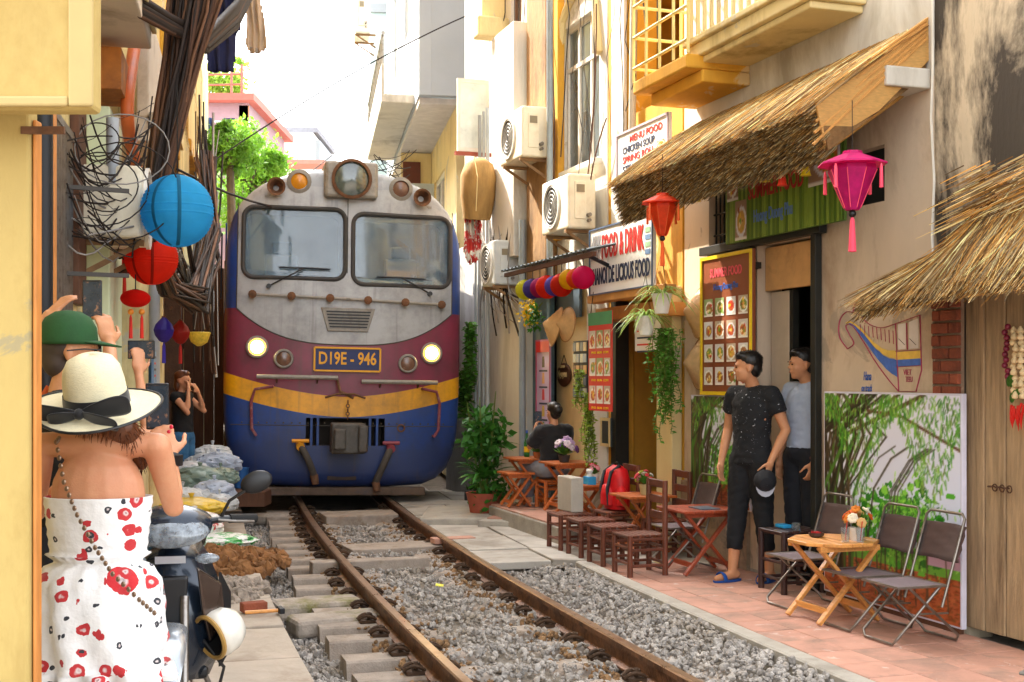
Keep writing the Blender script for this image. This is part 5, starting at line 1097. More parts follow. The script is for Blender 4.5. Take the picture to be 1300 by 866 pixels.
for _ in range(1500):
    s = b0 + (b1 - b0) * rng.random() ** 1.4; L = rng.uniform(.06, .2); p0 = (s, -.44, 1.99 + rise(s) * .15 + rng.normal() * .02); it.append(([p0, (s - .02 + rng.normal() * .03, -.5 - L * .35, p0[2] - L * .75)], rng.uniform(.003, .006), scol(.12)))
for _ in range(500):  # long wisps pointing along the wall
    s = S(1275) + rng.uniform(0, 1.2); z = 2.25 + rise(s) * rng.uniform(.3, 1); p0 = (s, -.1 - rng.uniform(0, .3), z); L = rng.uniform(.1, .26); it.append(([p0, (s - L * .8, p0[1] - L * .3, z - L * .28)], rng.uniform(.003, .005), scol(0)))
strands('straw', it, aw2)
part('bamboo_pole', MB().cyl((b0 + .02, -.40, 1.93), (b1, -.40, 2.0), .02, n=8), mat('bamboo', '#b98d4a'), aw2, smooth=True)
# ------------------------------------------------------------------ hanging silk lanterns and bulbs by the cafe
def diamond(label, px, py, t, w_px, h_px, col, tcol):
    c = RW.at(px, py, t); Y = (RW.M @ c).y; k = Y / F_PX; r, h = w_px * k / 2, h_px * k
    o = thing('silk_lantern', label, 'lantern', c, RW, group='faceted silk lanterns under the straw awning'); m = mat('silkc_' + col[1:], col, .45, var=.2, scale=14, thin=.45)
    part('cap', MB().lathe([(r, -.03 * h), (r * .98, 0), (r * .30, h * .17), (r * .28, h * .22)], 8, c), m, o)
    part('shade', MB().lathe([(r * .66, -.02 * h), (r * .70, -h * .12), (r * .24, -h * .78), (r * .2, -h * .82)], 8, c), m, o, smooth=True, sharp=20)
    rb = MB()
    for i in range(8): a = 2 * PI * i / 8; e = Vector((math.cos(a), math.sin(a), 0)); rb.tube([c + e * r * .705 + Vector((0, 0, -h * .12)), c + e * r * .245 + Vector((0, 0, -h * .78))], .003, 4)
    part('ribs', rb, mat('rib_' + col[1:], tcol, .6), o)
    part('finial', MB().sph(c + Vector((0, 0, -h * .88)), h * .07, 10, 7), BLACK, o, smooth=True)
    part('tassel', MB().lathe([(.004, -h * .92), (r * .07, -h * 1.0), (r * .12, -h * 1.55), (.004, -h * 1.56)], 8, c), mat('tas2_' + tcol[1:], tcol, .8), o, smooth=True)
    for a in (.4, 2.0, 3.5, 5.2): e = c + Vector((math.cos(a) * r * .95, math.sin(a) * r * .95, -.02)); part('side_tassel', MB().lathe([(.003, 0), (r * .045, -.02), (r * .06, -h * .42), (.003, -h * .43)], 6, e), mat('tas3_' + tcol[1:], tcol, .8), o, smooth=True)
    part('string', MB().cyl(c + Vector((0, 0, h * .2)), c + Vector((0, 0, h * .2 + .3)), .003, n=4), CAB, o); return o
diamond('magenta silk lantern with pink tassel hanging at the awning end', 1082, 208, -.72, 88, 72, '#d11a78', '#f0506a')
diamond('orange red silk lantern hanging at the far awning end', 841, 257, -.80, 56, 52, '#e2481c', '#e8602a')
for px, py, col, lab in ((971, 224, '#e6c81e', 'yellow bell bulb over the first letters of the shop name'), (993, 229, '#e8402a', 'red bell bulb over the middle of the shop name'), (1023, 216, '#e6c81e', 'yellow bell bulb over the last letters of the shop name'), (1047, 187, '#e8402a', 'red bell bulb next to the magenta lantern'), (944, 216, '#e8402a', 'red bell bulb over the food photo on the shop sign'), (884, 250, '#e6c81e', 'yellow bell bulb near the orange red silk lantern')):
    c = RW.at(px, py, -.66); o = thing('bell_bulb', lab, 'light bulb', c, RW, group='bell bulbs under the straw awning')
    part('bell', MB().lathe([(.008, .03), (.022, .02), (.028, -.02), (.034, -.035), (.02, -.036)], 12, c), mat('bell_' + col[1:], col, .35, thin=.3), o, smooth=True); part('socket', MB().lathe([(.012, .03), (.014, .10)], 8, c).cyl(c + Vector((0, 0, .09)), c + Vector((0, 0, .25)), .003, n=4), BLACK, o)
# ------------------------------------------------------------------ signs and printed boards
REDINK = mat('red_ink', '#d02a22', .5, var=.05); NAVYINK = mat('navy_ink', '#22304f', .5, var=.05); BLUEINK = mat('blue_ink', '#3a62b0', .5); WHITEINK = mat('white_ink', '#f2efe8', .5)
def dish(seedv, bgc=None, w=15, h=17):
    r = random.Random(seedv); p = Paint(w, h, bgc or r.choice(['#cfc6bb', '#d8d4cf', '#b9a58e', '#8aa06a'])); cx_, cy_ = w / 2 + r.uniform(-1, 1), h / 2 + r.uniform(-1, 1)
    p.dot(cx_, cy_, w * .42, h * .38, r.choice(['#f2efe6', '#e8e2d2', '#d8d8e0'])); p.dot(cx_, cy_, w * .32, h * .29, r.choice(['#d07a2a', '#b5522a', '#c99a3a', '#7d8f3a', '#c9452a', '#a06a3a']))
    for _ in range(9): p.dot(cx_ + r.gauss(0, w * .14), cy_ + r.gauss(0, h * .13), r.uniform(.7, 2), r.uniform(.7, 1.8), r.choice(['#6f9a2c', '#e8c23a', '#c83a22', '#f0d8a0', '#8a4a22', '#dca24a']))
    p.rect(0, h - 2, w, h, '#e8e2d8'); return p.a
def board(name, label, cat, px0, px1, pyt, pyb, t, m, th=.03, frame_m=None, fw=.03):
    """a flat board on the right wall; rows are read at its far edge px0"""
    a = RW.at(px0, pyb, t); b = RW.at(px0, pyt, t); s1_ = S(px1, t); o = thing(name, label, cat, (a.x, t, a.z), RW)
    part('board', MB().bx((a.x, t, a.z), (s1_, t + th, b.z)), m, o, bevel=.003)
    if frame_m:
        for q in (((a.x, t - .012, a.z), (s1_, t - .001, a.z + fw)), ((a.x, t - .012, b.z - fw), (s1_, t - .001, b.z)), ((a.x, t - .012, a.z + fw), (a.x + fw, t - .001, b.z - fw)), ((s1_ - fw, t - .012, a.z + fw), (s1_, t - .001, b.z - fw))): part('frame_bar', MB().bx(*q), frame_m, o)
    return o, a.x, s1_, a.z, b.z
def photo_grid(o, x0, x1, z0, z1, nx, nz, t, seed0, gap=.22):
    for i in range(nx):
        for j in range(nz):
            w_, h_ = (x1 - x0) / nx, (z1 - z0) / nz; printed('dish_photo', dish(seed0 + i * 7 + j), (x0 + i * w_ + w_ * gap / 2, t, z0 + j * h_ + h_ * gap / 2), (w_ * (1 - gap), 0, 0), (0, 0, h_ * (1 - gap)), o)
t_ = -.10; YF = mat('yellow_frame', '#e6c31e', .45); 
o, x0, x1, z0, z1 = board('menu_board', 'tall brown menu board with yellow frame and sixteen dish photos', 'menu board', 890, 955, 328, 501, t_, mat('menu_brown', '#8a4a2e', .4, var=.12, scale=1.5), frame_m=YF, fw=.028)
hh = z1 - z0; text('heading', 'SUMMER FOOD', .10, mat('pale_red', '#d8505a', .5), o, ((x0 + x1) / 2, t_ - .002, z0 + hh * .87), fit=.52, bold=.002); text('subheading', 'Huong Duong Phu', .07, BLUEINK, o, ((x0 + x1) / 2, t_ - .002, z0 + hh * .77), fit=.40, bold=.001)
photo_grid(o, x0 + .04, x1 - .04, z0 + .06, z0 + hh * .71, 4, 4, t_ - .004, 100)
part('fixing_bar', MB().bx((x0 + .02, t_ + .032, z1 - .15), (x1 - .02, -.01, z1 - .10)), DKFRAME, o)
# green bamboo signboard over the door
o, x0, x1, z0, z1 = board('shop_sign', 'green bamboo patterned shop sign with red lettering over the door', 'sign', 922, 1072, 205, 311, -.12, mat('sign_green', '#47661c', .5, var=.2), th=.02)
r = random.Random(5); q = x0; i = 0
GRN = [mat('bamboo_g%d' % i, c, .5, var=.15, thin=0) for i, c in enumerate(('#6d8a2a', '#4d6b1c', '#86a03a', '#5a7826'))]
while q < x1 - .03: part('bamboo_stripe', MB().bx((q + .002, -.126, z0 + .004), (q + .026, -.1205, z1 - .004)), GRN[i % 4 if r.random() < .8 else 2], o); q += .031; i += 1
zc = (z0 + z1) / 2; text('shop_name', 'SUMMER FOOD', .19, mat('sign_red', '#b8322a', .5), o, (x0 + (x1 - x0) * .46, -.128, zc + .035), fit=.78, bold=.004, rot=.0); text('shop_line', 'Huong Duong Phu', .13, mat('sign_blue', '#5f83c0', .5), o, (x0 + (x1 - x0) * .44, -.128, zc - .165), fit=.55, bold=.002)
for (a, b, c, d, sd) in ((.02, .13, .5, .95, 9), (.10, .21, .02, .48, 12), (.74, .98, .42, .97, 15)):
    w_, h_ = x1 - x0, z1 - z0; printed('sign_photo', dish(sd, '#9a7a62', 20, 22), (x0 + w_ * a, -.131, z0 + h_ * c), (w_ * (b - a), 0, 0), (0, 0, h_ * (d - c)), o)
# FOOD & DRINK
o, x0, x1, z0, z1 = board('food_sign', 'white sign reading FOOD & DRINK HANOI DE LICIOUS FOOD', 'sign', 749, 829, 293, 376, -.42, mat('sign_white', '#eceae6', .45, var=.03), frame_m=mat('sign_edge', '#5f7390', .4, .3), fw=.012)
w_, h_ = x1 - x0, z1 - z0
text('lettering', 'FOOD & DRINK', .30, REDINK, o, (x0 + w_ * .54, -.425, z0 + h_ * .68), fit=w_ * .66, bold=.006); text('lettering', 'HANOI DE LICIOUS FOOD', .21, NAVYINK, o, (x0 + w_ * .51, -.425, z0 + h_ * .26), fit=w_ * .90, bold=.005)
for i in range(5): part('steam_stroke', MB().bar((x0 + .04 + i * .035, -.424, z0 + h_ * .52), (x0 + .10 + i * .04, -.424, z0 + h_ * .9), .008, .004, (0, 1, 0)), mat('grey_ink', '#a9a9b0', .5), o)
for i in range(4): part('code_patch', MB().bx((x1 - .15, -.424, z0 + h_ * (.45 + .1 * i)), (x1 - .05, -.4215, z0 + h_ * (.52 + .1 * i))), mat('patch_%d' % (i % 2), ('#6a86a8', '#8fae8a')[i % 2], .5), o)
# MENU FOOD
o, x0, x1, z0, z1 = board('menu_sign', 'white sign reading MENU FOOD CHICKEN SOUP SPRING ROLL', 'sign', 783, 849, 172, 236, -.30, mat('sign_white', '#eceae6'), frame_m=mat('sign_edge2', '#b9a8b0', .5), fw=.02)
w_, h_ = x1 - x0, z1 - z0
for k, (s_, mm, f_) in enumerate((('MENU FOOD', REDINK, .62), ('CHICKEN SOUP', NAVYINK, .62), ('SPRING ROLL', REDINK, .62), ('STEAM ROLL', NAVYINK, .62), ('PHO BO', REDINK, .4))): text('lettering', s_, .085, mm, o, (x0 + w_ * (.58 if k == 0 else .44), -.304, z1 - .09 - k * h_ * .185), fit=w_ * f_, bold=.001)
photo_grid(o, x1 - .24, x1 - .05, z0 + .12, z1 - .2, 1, 2, -.305, 60)
part('post', MB().cyl((x0 + .1, -.26, z0 - .5), (x0 + .1, -.26, z1), .02).cyl((x0 + .1, -.26, z0 - .3), (x0 + .1, .02, z0 - .3), .02), DARKM, o)
# red hanging menu, mauve banner
o, x0, x1, z0, z1 = board('food_banner', 'hanging red banner with nine dish photos beside the doorway', 'banner', 747, 777, 398, 521, -.45, mat('banner_red', '#d3322a', .45, var=.05), th=.008)
w_, h_ = x1 - x0, z1 - z0; part('head_strip', MB().bx((x0, -.452, z1 - h_ * .13), (x1, -.4505, z1)), mat('banner_green', '#4f9a6a', .5), o)
for k in range(3): photo_grid(o, x0 + .02, x1 - .02, z0 + h_ * (.06 + .28 * k), z0 + h_ * (.27 + .28 * k), 3, 1, -.454, 200 + k * 20, gap=.14)
for k in range(3): text('caption', 'PHO  BUN  COM', .03, YF, o, ((x0 + x1) / 2, -.452, z0 + h_ * (.03 + .28 * k)), fit=w_ * .7)
part('strings', MB().cyl((x0 + .05, -.446, z1), (x0 + .05, -.42, z1 + .2), .004, n=4), CAB, o)
o, x0, x1, z0, z1 = board('drink_banner', 'narrow mauve drinks banner on the blue grey door', 'banner', 681, 699, 432, 556, -.07, mat('banner_mauve', '#c9b2d8', .5, var=.06), th=.008, frame_m=mat('banner_pink', '#b85a7a', .5), fw=.02)
w_, h_ = x1 - x0, z1 - z0; part('head_strip', MB().bx((x0 + .02, -.083, z1 - .14), (x1 - .02, -.071, z1 - .02)), REDINK, o)
for k, c in enumerate(('#3a2a22', '#d8a06a', '#c8323a', '#caa84a', '#4f9a3a')): zz = z1 - h_ * (.17 + .165 * k); part('drink_picture', MB().prism([((x0 + x1) / 2 + a, -.073, zz + b) for a, b in ((-.03, 0), (.03, 0), (.04, -.12), (-.04, -.12))], (0, .002, 0)), mat('drink%d' % k, c, .5), o); part('caption_bar', MB().bx((x0 + .1, -.073, zz - .17), (x1 - .1, -.0712, zz - .15)), NAVYINK, o)
# paper menu by the spider plants, oval plaque, framed picture, postcards
o, x0, x1, z0, z1 = board('paper_menu', 'small white paper menu behind the hanging spider plants', 'notice', 806, 838, 405, 446, -.28, mat('sign_white', '#eceae6'), th=.006)
for k in range(5): part('print_line', MB().bx((x0 + .05, -.2815, z1 - .06 - k * .06), (x1 - .1 - .05 * (k % 2), -.2802, z1 - .045 - k * .06)), REDINK if k % 2 else NAVYINK, o)
c = RW.at(716, 476, .085); o = thing('oval_plaque', 'dark oval wooden plaque with carved lettering on cream wall', 'plaque', c, RW)
part('plate', MB().lathe([(.005, -.02), (.155, -.02), (.17, 0), (.155, .01), (.005, .01)], 28, c, Matrix.Rotation(PI / 2, 3, 'X') @ Matrix.Scale(1, 3), sx=1.25, sy=.78), mat('plaque_wood', '#4a2a18', .5, var=.2), o, smooth=True, sharp=30)
text('lettering', 'Nguyen', .10, WALLC, o, c + Vector((0, -.022, .01)), fit=.28, bold=.002); text('lettering', 'COFFEE', .045, WALLC, o, c + Vector((0, -.022, .09)), fit=.16)
part('cord', MB().tube([c + Vector((-.1, 0, .1)), c + Vector((0, 0, .22)), c + Vector((.1, 0, .1))], .004, 4), CAB, o)
pc = thing('postcard_rack', 'wire rack of small coloured postcards by the passage', 'rack', RW.at(735, 500, -.02), RW); a = RW.at(727, 505, -.02); b = RW.at(745, 432, -.02)
part('back_board', MB().bx((a.x, -.012, a.z), (b.x, -.004, b.z)), mat('rack_dark', '#3a3f44', .6), pc)
for i in range(4):
    for j in range(5): x = a.x + (b.x - a.x) * (i + .1) / 4; z = a.z + (b.z - a.z) * (j + .1) / 5; part('postcard', MB().bx((x, -.022 - .004 * (i % 2), z), (x + (b.x - a.x) * .2, -.014, z + (b.z - a.z) * .15)), mat('card%d' % ((i * 3 + j) % 6), ('#8a9aa6', '#c8b48a', '#6f4a3a', '#b9c0b0', '#4f5f6f', '#d0a060')[(i * 3 + j) % 6], .4), pc)
o, x0, x1, z0, z1 = board('framed_picture', 'small dark picture in pale frame below the red banner', 'picture', 763, 775, 530, 566, -.04, mat('dark_print', '#3a4448', .4, var=.3, scale=12), frame_m=WALLC, fw=.03)
# ------------------------------------------------------------------ bamboo garden murals
def bamboo_art(w, h, sd, big=True):
    r = random.Random(sd); p = Paint(w, h, '#cfd8ea').grad('#e6e6f6', '#cdd9f0')
    p.rect(0, h * .80, w, h, '#b85f38'); p.rect(0, h * .72, w, h * .80, '#6fae3a')
    for _ in range(int(w * h * .05)): y = r.uniform(h * .80, h); p.line((x := r.uniform(0, w)), y, x + r.uniform(1, 4), y + r.uniform(-1, 1), 1.0, r.choice(['#8a3a1c', '#c46a3c', '#7a4a22', '#b8582e']))
    for _ in range(260): x, y = r.gauss(w * .60, w * .15), r.gauss(h * .60, h * .08); p.dot(x, y, r.uniform(w * .012, w * .035), r.uniform(h * .008, h * .022), r.choice(['#3f9a24', '#6cc03a', '#2f7a22', '#8ad04a', '#55ac30']))
    for _ in range(700 if big else 260): x, y = r.gauss(w * .60, w * .16), r.gauss(h * .60, h * .09); p.line(x, y, x + r.gauss(0, 2), y + r.uniform(1, 4), 1.1, r.choice(['#2d6a1c', '#7fd040', '#a8e060', '#3f8a24', '#255a1a']))
    p.rect(w * .78, h * .70, w, h * .76, '#c9a0b0')
    for _ in range(40):
        x = r.gauss(w * .10, w * .08); p.poly([(x, h * .86), (x + r.gauss(0, 3), h * .5), (x + r.gauss(w * .06, w * .1), h * .2), (x + r.gauss(w * .16, w * .16), 0)], r.uniform(1, 3.6), r.choice(['#3b3224', '#2b2a1c', '#3a3020', '#4f7a2c', '#5a4a30']))
    for _ in range(8): x = r.uniform(w * .25, w * .55); p.poly([(x, h * .7), (x + w * .05, h * .45), (x + w * .18, h * .3), (x + w * .3, h * .24)], 1.1, '#4a4438')
    p.poly([(w * .35, h * .08), (w * .6, h * .10), (w * .8, h * .17), (w, h * .24)], 2.4, '#6a4a36')
    for _ in range(1000 if big else 380):
        x = r.uniform(0, w); y = r.uniform(0, h * (.10 + .38 * abs(math.sin(x / w * 6 + sd)) ** 2)); p.line(x, y, x + r.gauss(0, 1.6), y + r.uniform(2, 7), 1.0, r.choice(['#4fa02a', '#2f7f22', '#74b838', '#5f9a30', '#94c848', '#3a6a24', '#6a7a3a']), .9)
    for _ in range(14): x = r.uniform(w * .2, w * .95); p.line(x, h * .95, x + r.gauss(0, 3), h * .72, 1.2, r.choice(['#3a2a20', '#5a4430']))
    return p.a
o = thing('garden_mural', 'large bamboo garden mural panel leaning on the cafe wall', 'mural', (S(1045, -.05), -.06, .1), RW); zb, zt = Z(1222, 800, -.06), Z(1222, 500, -.06); x0, x1 = S(1046, -.06), S(1221, -.06)
part('panel', MB().bx((x0, -.06, zb), (x1, -.025, zt)), mat('panel_white', '#d6d4e2', .5), o, bevel=.003); printed('print', bamboo_art(150, 170, 3), (x0 + .012, -.0615, zb + .012), (x1 - x0 - .024, 0, 0), (0, 0, zt - zb - .024), o)
part('foot', MB().bx((x0 + .02, -.055, -.01), (x1 - .02, -.03, zb + .002)), BRPOST, o)
o = thing('garden_mural', 'smaller pale bamboo mural panel under the menu board', 'mural', (S(880, -.05), -.06, .5), RW); zb, zt = Z(905, 640, -.05), Z(905, 502, -.05); x0, x1 = S(878, -.05), S(953, -.05)
part('panel', MB().bx((x0, -.058, zb), (x1, -.036, zt)), mat('panel_white', '#d6d4e2'), o, bevel=.003); printed('print', bamboo_art(90, 110, 8, False), (x0 + .008, -.0595, zb + .008), (x1 - x0 - .016, 0, 0), (0, 0, zt - zb - .016), o)
# ------------------------------------------------------------------ painted train on the wall
wpnt = thing('wall_drawing', 'cartoon train painted on the wall above the garden mural', 'wall painting', RW.at(1115, 500, -.003), RW)
MAR = mat('maroon_line', '#a8425a', .7, var=.25, scale=30); BLP = mat('blue_fill', '#4a6fc0', .8, var=.2, scale=20); YLP = mat('yellow_fill', '#e3bf5a', .8, var=.15, scale=20); GLP = mat('grey_fill', '#c9c0c4', .8)
def W_(pts, t=-.004): return [RW.at(x, y, t) for x, y in pts]
def smooth_px(pts, n=6):
    out = []
    for i in range(len(pts) - 1):
        p0, p1, p2, p3 = pts[max(i - 1, 0)], pts[i], pts[i + 1], pts[min(i + 2, len(pts) - 1)]
        for j in range(n):
            t = j / n; out.append(tuple(.5 * (2 * p1[a] + (p2[a] - p0[a]) * t + (2 * p0[a] - 5 * p1[a] + 4 * p2[a] - p3[a]) * t * t + (3 * p1[a] - p0[a] - 3 * p2[a] + p3[a]) * t ** 3) for a in (0, 1)))
    return out + [pts[-1]]
def stroke(name, pts, m, r=.006, sm=True): part(name, MB().tube(W_(smooth_px(pts) if sm else pts), r, 6, sq=.35), m, wpnt, smooth=True)
def fill(name, pts, m, t=-.0045):
    q = W_(pts, t); part(name, MB().add(q, [tuple(range(len(q)))]), m, wpnt)
top = [(1076, 443), (1066, 428), (1066, 408), (1075, 396), (1090, 400), (1104, 412), (1120, 416), (1137, 411)]
bot = [(1076, 443), (1084, 436), (1078, 424), (1074, 414), (1082, 413), (1095, 432), (1112, 460), (1128, 482), (1141, 497)]
up, lo = smooth_px(top[2:], 5), smooth_px(bot[4:], 5)
def band(a, b, m, n=16):
    U = [up[int(i * (len(up) - 1) / n)] for i in range(n + 1)]; Lw = [lo[int(i * (len(lo) - 1) / n)] for i in range(n + 1)]
    for i in range(n):
        mixp = lambda k, f: (U[k][0] * (1 - f) + Lw[k][0] * f, U[k][1] * (1 - f) + Lw[k][1] * f); fill('paint', [mixp(i, a), mixp(i + 1, a), mixp(i + 1, b), mixp(i, b)], m)
band(.40, .52, YLP); band(.54, .80, BLP)
stroke('outline', top, MAR); stroke('outline', bot, MAR); stroke('outline', [(1083, 396), (1087, 384), (1096, 376), (1104, 380), (1112, 392)], MAR)
for i in range(9): x = 1092 + i * 5.2; stroke('outline', [(x, 412 + i * 1.0), (x + 1, 424 + i * 1.6)], MAR, .003, False)
for a, b in (((1137, 411), (1168, 400)), ((1168, 400), (1170, 470)), ((1170, 470), (1163, 497)), ((1163, 497), (1141, 497)), ((1141, 497), (1137, 411)), ((1137, 446), (1169, 444)), ((1137, 466), (1170, 464)), ((1151, 410), (1152, 444))): stroke('outline', [a, b], MAR, .0055, False)
fill('paint', [(1138, 447), (1169, 445), (1169, 455), (1138, 457)], YLP); fill('paint', [(1138, 457), (1169, 455), (1169, 464), (1138, 466)], BLP); fill('paint', [(1140, 412), (1150, 410), (1150, 443), (1140, 444)], mat('white_fill', '#e0d8d4', .8)); fill('paint', [(1154, 409), (1166, 404), (1166, 442), (1154, 443)], mat('white_fill', '#e0d8d4'))
for a, b in (((1141, 430), (1149, 438)), ((1155, 430), (1163, 438))): stroke('outline', [a, b], CAB, .004, False)
text('lettering', 'Hana', .085, BLUEINK, wpnt, RW.at(1101, 478, -.004), fit=.085, shear=.2); text('lettering', 'on track', .07, BLUEINK, wpnt, RW.at(1100, 493, -.004), fit=.12, shear=.2)
text('lettering', 'VIET', .05, MAR, wpnt, RW.at(1152, 473, -.004), fit=.08); text('lettering', 'TEEU', .05, MAR, wpnt, RW.at(1154, 482, -.004), fit=.07)
# ------------------------------------------------------------------ conical hats, row of lanterns, shop roof edge
def cone_hat(label, c, r, frame, tilt, spin=0):
    o = thing('conical_hat', label, 'hat', c, frame, group='conical straw hats for sale'); R = Euler((tilt, 0, spin)).to_matrix(); c = Vector(c); prof = [(r * (1 - i / 9) + .002, r * .72 * i / 9 - (.006 if i % 2 else 0)) for i in range(10)]
    part('cone', MB().lathe(prof, 24, c, R, cap=False), mat('hat_palm', '#d8b07a', .65, var=.14, scale=14, thin=.2), o, smooth=True, sharp=80); part('brim_ring', MB().tube([c + R @ Vector((r * math.cos(a), r * math.sin(a), 0)) for a in [2 * PI * i / 24 for i in range(24)]], .006, 5, closed=True), mat('hat_rim', '#a87a44', .6), o); return o
cone_hat('palm conical hat hanging edge-on beside the menu board, upper one', RW.at(889, 397, -.03), .215, RW, PI / 2 - .08, -.12); cone_hat('palm conical hat hanging edge-on beside the menu board, lower one', RW.at(889, 462, -.03), .215, RW, PI / 2 - .05, -.12)
cone_hat('palm conical hat hanging in front of the blue door lintel', RW.at(706, 415, -.5), .20, RW, PI / 2 - .25, -.15); cone_hat('smaller palm conical hat tucked against the first by the lattice', RW.at(720, 412, -.45), .17, RW, PI / 2 - .1, .1)
cols = ['#d6d23a', '#5a4a96', '#a8246a', '#d8361e', '#6a5ab0', '#c8321e', '#e6b81e', '#e05a1e', '#d81e64']; names = ['yellow green', 'violet', 'dark magenta', 'orange red', 'lilac', 'scarlet', 'golden yellow', 'bright orange', 'hot pink']
for i, (cl, nm) in enumerate(zip(cols, names)):
    px = 667 + i * 9.2; py = 368 - i * 1.2 - (6 if i > 5 else 0); t = -.62; c = RW.M @ RW.at(px, py, t); r_ = (13 if i not in (3, 5, 8) else 15) * c.y / F_PX
    lantern('%s paper lantern in the row under the shop roof edge' % nm, c, r_, cl, seams=False, group='row of paper lanterns under the shop roof', hang=.14)
rf = thing('shop_roof', 'dark corrugated tin roof edge above the row of lanterns', 'roof', RW.at(700, 340, -.4), RW); ra, rb2 = S(640, -.66), S(752, -.66); zr = Z(745, 318, -.66)
for i in range(22): s = ra + (rb2 - ra) * i / 22; part('corrugation', MB().tube([(s + .05, -.70, zr), (s + .05, -.14, zr + .12)], .036, 6, sq=.4), mat('tin_dark', '#5a6468', .5, .4, var=.3), rf, smooth=True)
part('batten', MB().bx((ra, -.66, zr - .06), (rb2, -.62, zr - .02)), BRPOST, rf); part('strut', MB().bar((rb2 - .2, -.64, zr - .03), (rb2 - .2, 0, zr - .3), .03, .03), DARKM, rf)
# straw roll, red cloth and cables at the locomotive's shoulder
c = RW.at(607, 240, -.45); o = thing('straw_roll', 'long tan rolled straw mat hanging beside the locomotive', 'mat', c, RW)
part('roll', MB().lathe([(.10, -.37), (.15, -.36), (.19, -.1), (.2, .15), (.15, .30), (.05, .37)], 16, c, Euler((.0, .14, 0)).to_matrix(), sx=1.1, sy=1.1), mat('mat_straw', '#a5814c', .85, var=.25, scale=10, st=(1, 1, .3), bump=.3), o, smooth=True, sharp=50)
part('cord', MB().tube([c + Vector((.16, -.1, .36)), c + Vector((.3, -.1, .1)), c + Vector((.24, -.1, -.3))], .006, 4), WALLC, o)
q = RW.M @ RW.at(598, 305, -.5); qy = q.y
garment('red and white patterned cloth hanging beside the locomotive', 'cloth', [(590, 268), (606, 268), (612, 285), (608, 330), (596, 336), (588, 318), (590, 290)], qy, mat('red_pattern', '#c23a34', .85, col2='#e0ddd0', s2=9, t2=(.48, .52), f2=1), fold=.04)
wn = thing('pier_cables', 'grey cables looping down the pier behind the outdoor unit', 'cables', RW.at(640, 330, -.2), RW)
for i in range(18):
    p0 = RW.at(rc.uniform(608, 650), rc.uniform(270, 320), -.25); p2 = RW.at(rc.uniform(610, 665), rc.uniform(360, 430), -.2); p1 = (p0 + p2) / 2 + Vector((rc.uniform(-.3, .3), -.1, rc.uniform(-.4, .1)))
    part('cable', MB().tube(bez(p0, p1, p2, 8), rc.uniform(.006, .013), 5), rc.choice([CAB, CABG, CABG]), wn, smooth=True, sharp=80)
for i in range(4): x = S(604 + i * 7, -.2); part('conduit', MB().cyl((x, -.2 - .02 * i, .4), (x, -.2 - .02 * i, 4.8), .018 + .006 * (i % 2), n=8), mat('conduit', '#9aa0a2', .5), wn, smooth=True)
o = solo('drain_hose', MB().tube([RW.at(x, y, -.03) for x, y in ((1184, 0), (1184, 90), (1182, 150), (1186, 230), (1183, 300), (1185, 335))], .008, 6), mat('hose_white', '#d8d2c4', .5), 'thin white hose running down the edge of the stained wall', 'hose', RW.at(1184, 335, -.03), RW)
ORG.pop(o.name, None)
# garlic, onions and chillies
gl = thing('garlic_string', 'hanging string of onions, garlic and red chillies on plank doors', 'garlic string', RW.at(1290, 545, -.02), RW); r = random.Random(4)
for i in range(12):
    for j in range(2): c = RW.at(1288 + j * 9 + r.uniform(-2, 2), 420 + i * 7.5, -.05 - .02 * (i % 2)); part('garlic_bulb', MB().lathe([(.004, -.018), (.016, -.014), (.021, 0), (.012, .014), (.004, .026)], 10, c), mat('garlic', '#e3c99a', .6, var=.15), gl, smooth=True)
for i in range(10): c = RW.at(1277 + r.uniform(-2, 3), 415 + i * 7, -.05); part('onion', MB().sph(c, .018, 10, 7), mat('onion_red', '#7a2438', .4, var=.2), gl, smooth=True)
for i in range(12): c = RW.at(1291 + r.uniform(-8, 9), 515 + r.uniform(-4, 10), -.05); part('chilli', MB().tube([c, c + Vector((r.uniform(-.01, .01), -.01, -.05)), c + Vector((r.uniform(-.02, .02), -.005, -.10))], [.008, .007, .001], 6), mat('chilli_red', '#c8201a', .3), gl, smooth=True)
for i in range(8): c = RW.at(1283 + r.uniform(-3, 9), 490 + r.uniform(-10, 16), -.06); part('green_leaf', MB().sph(c, (.02, .008, .03), 8, 5), LEAFD, gl, smooth=True)
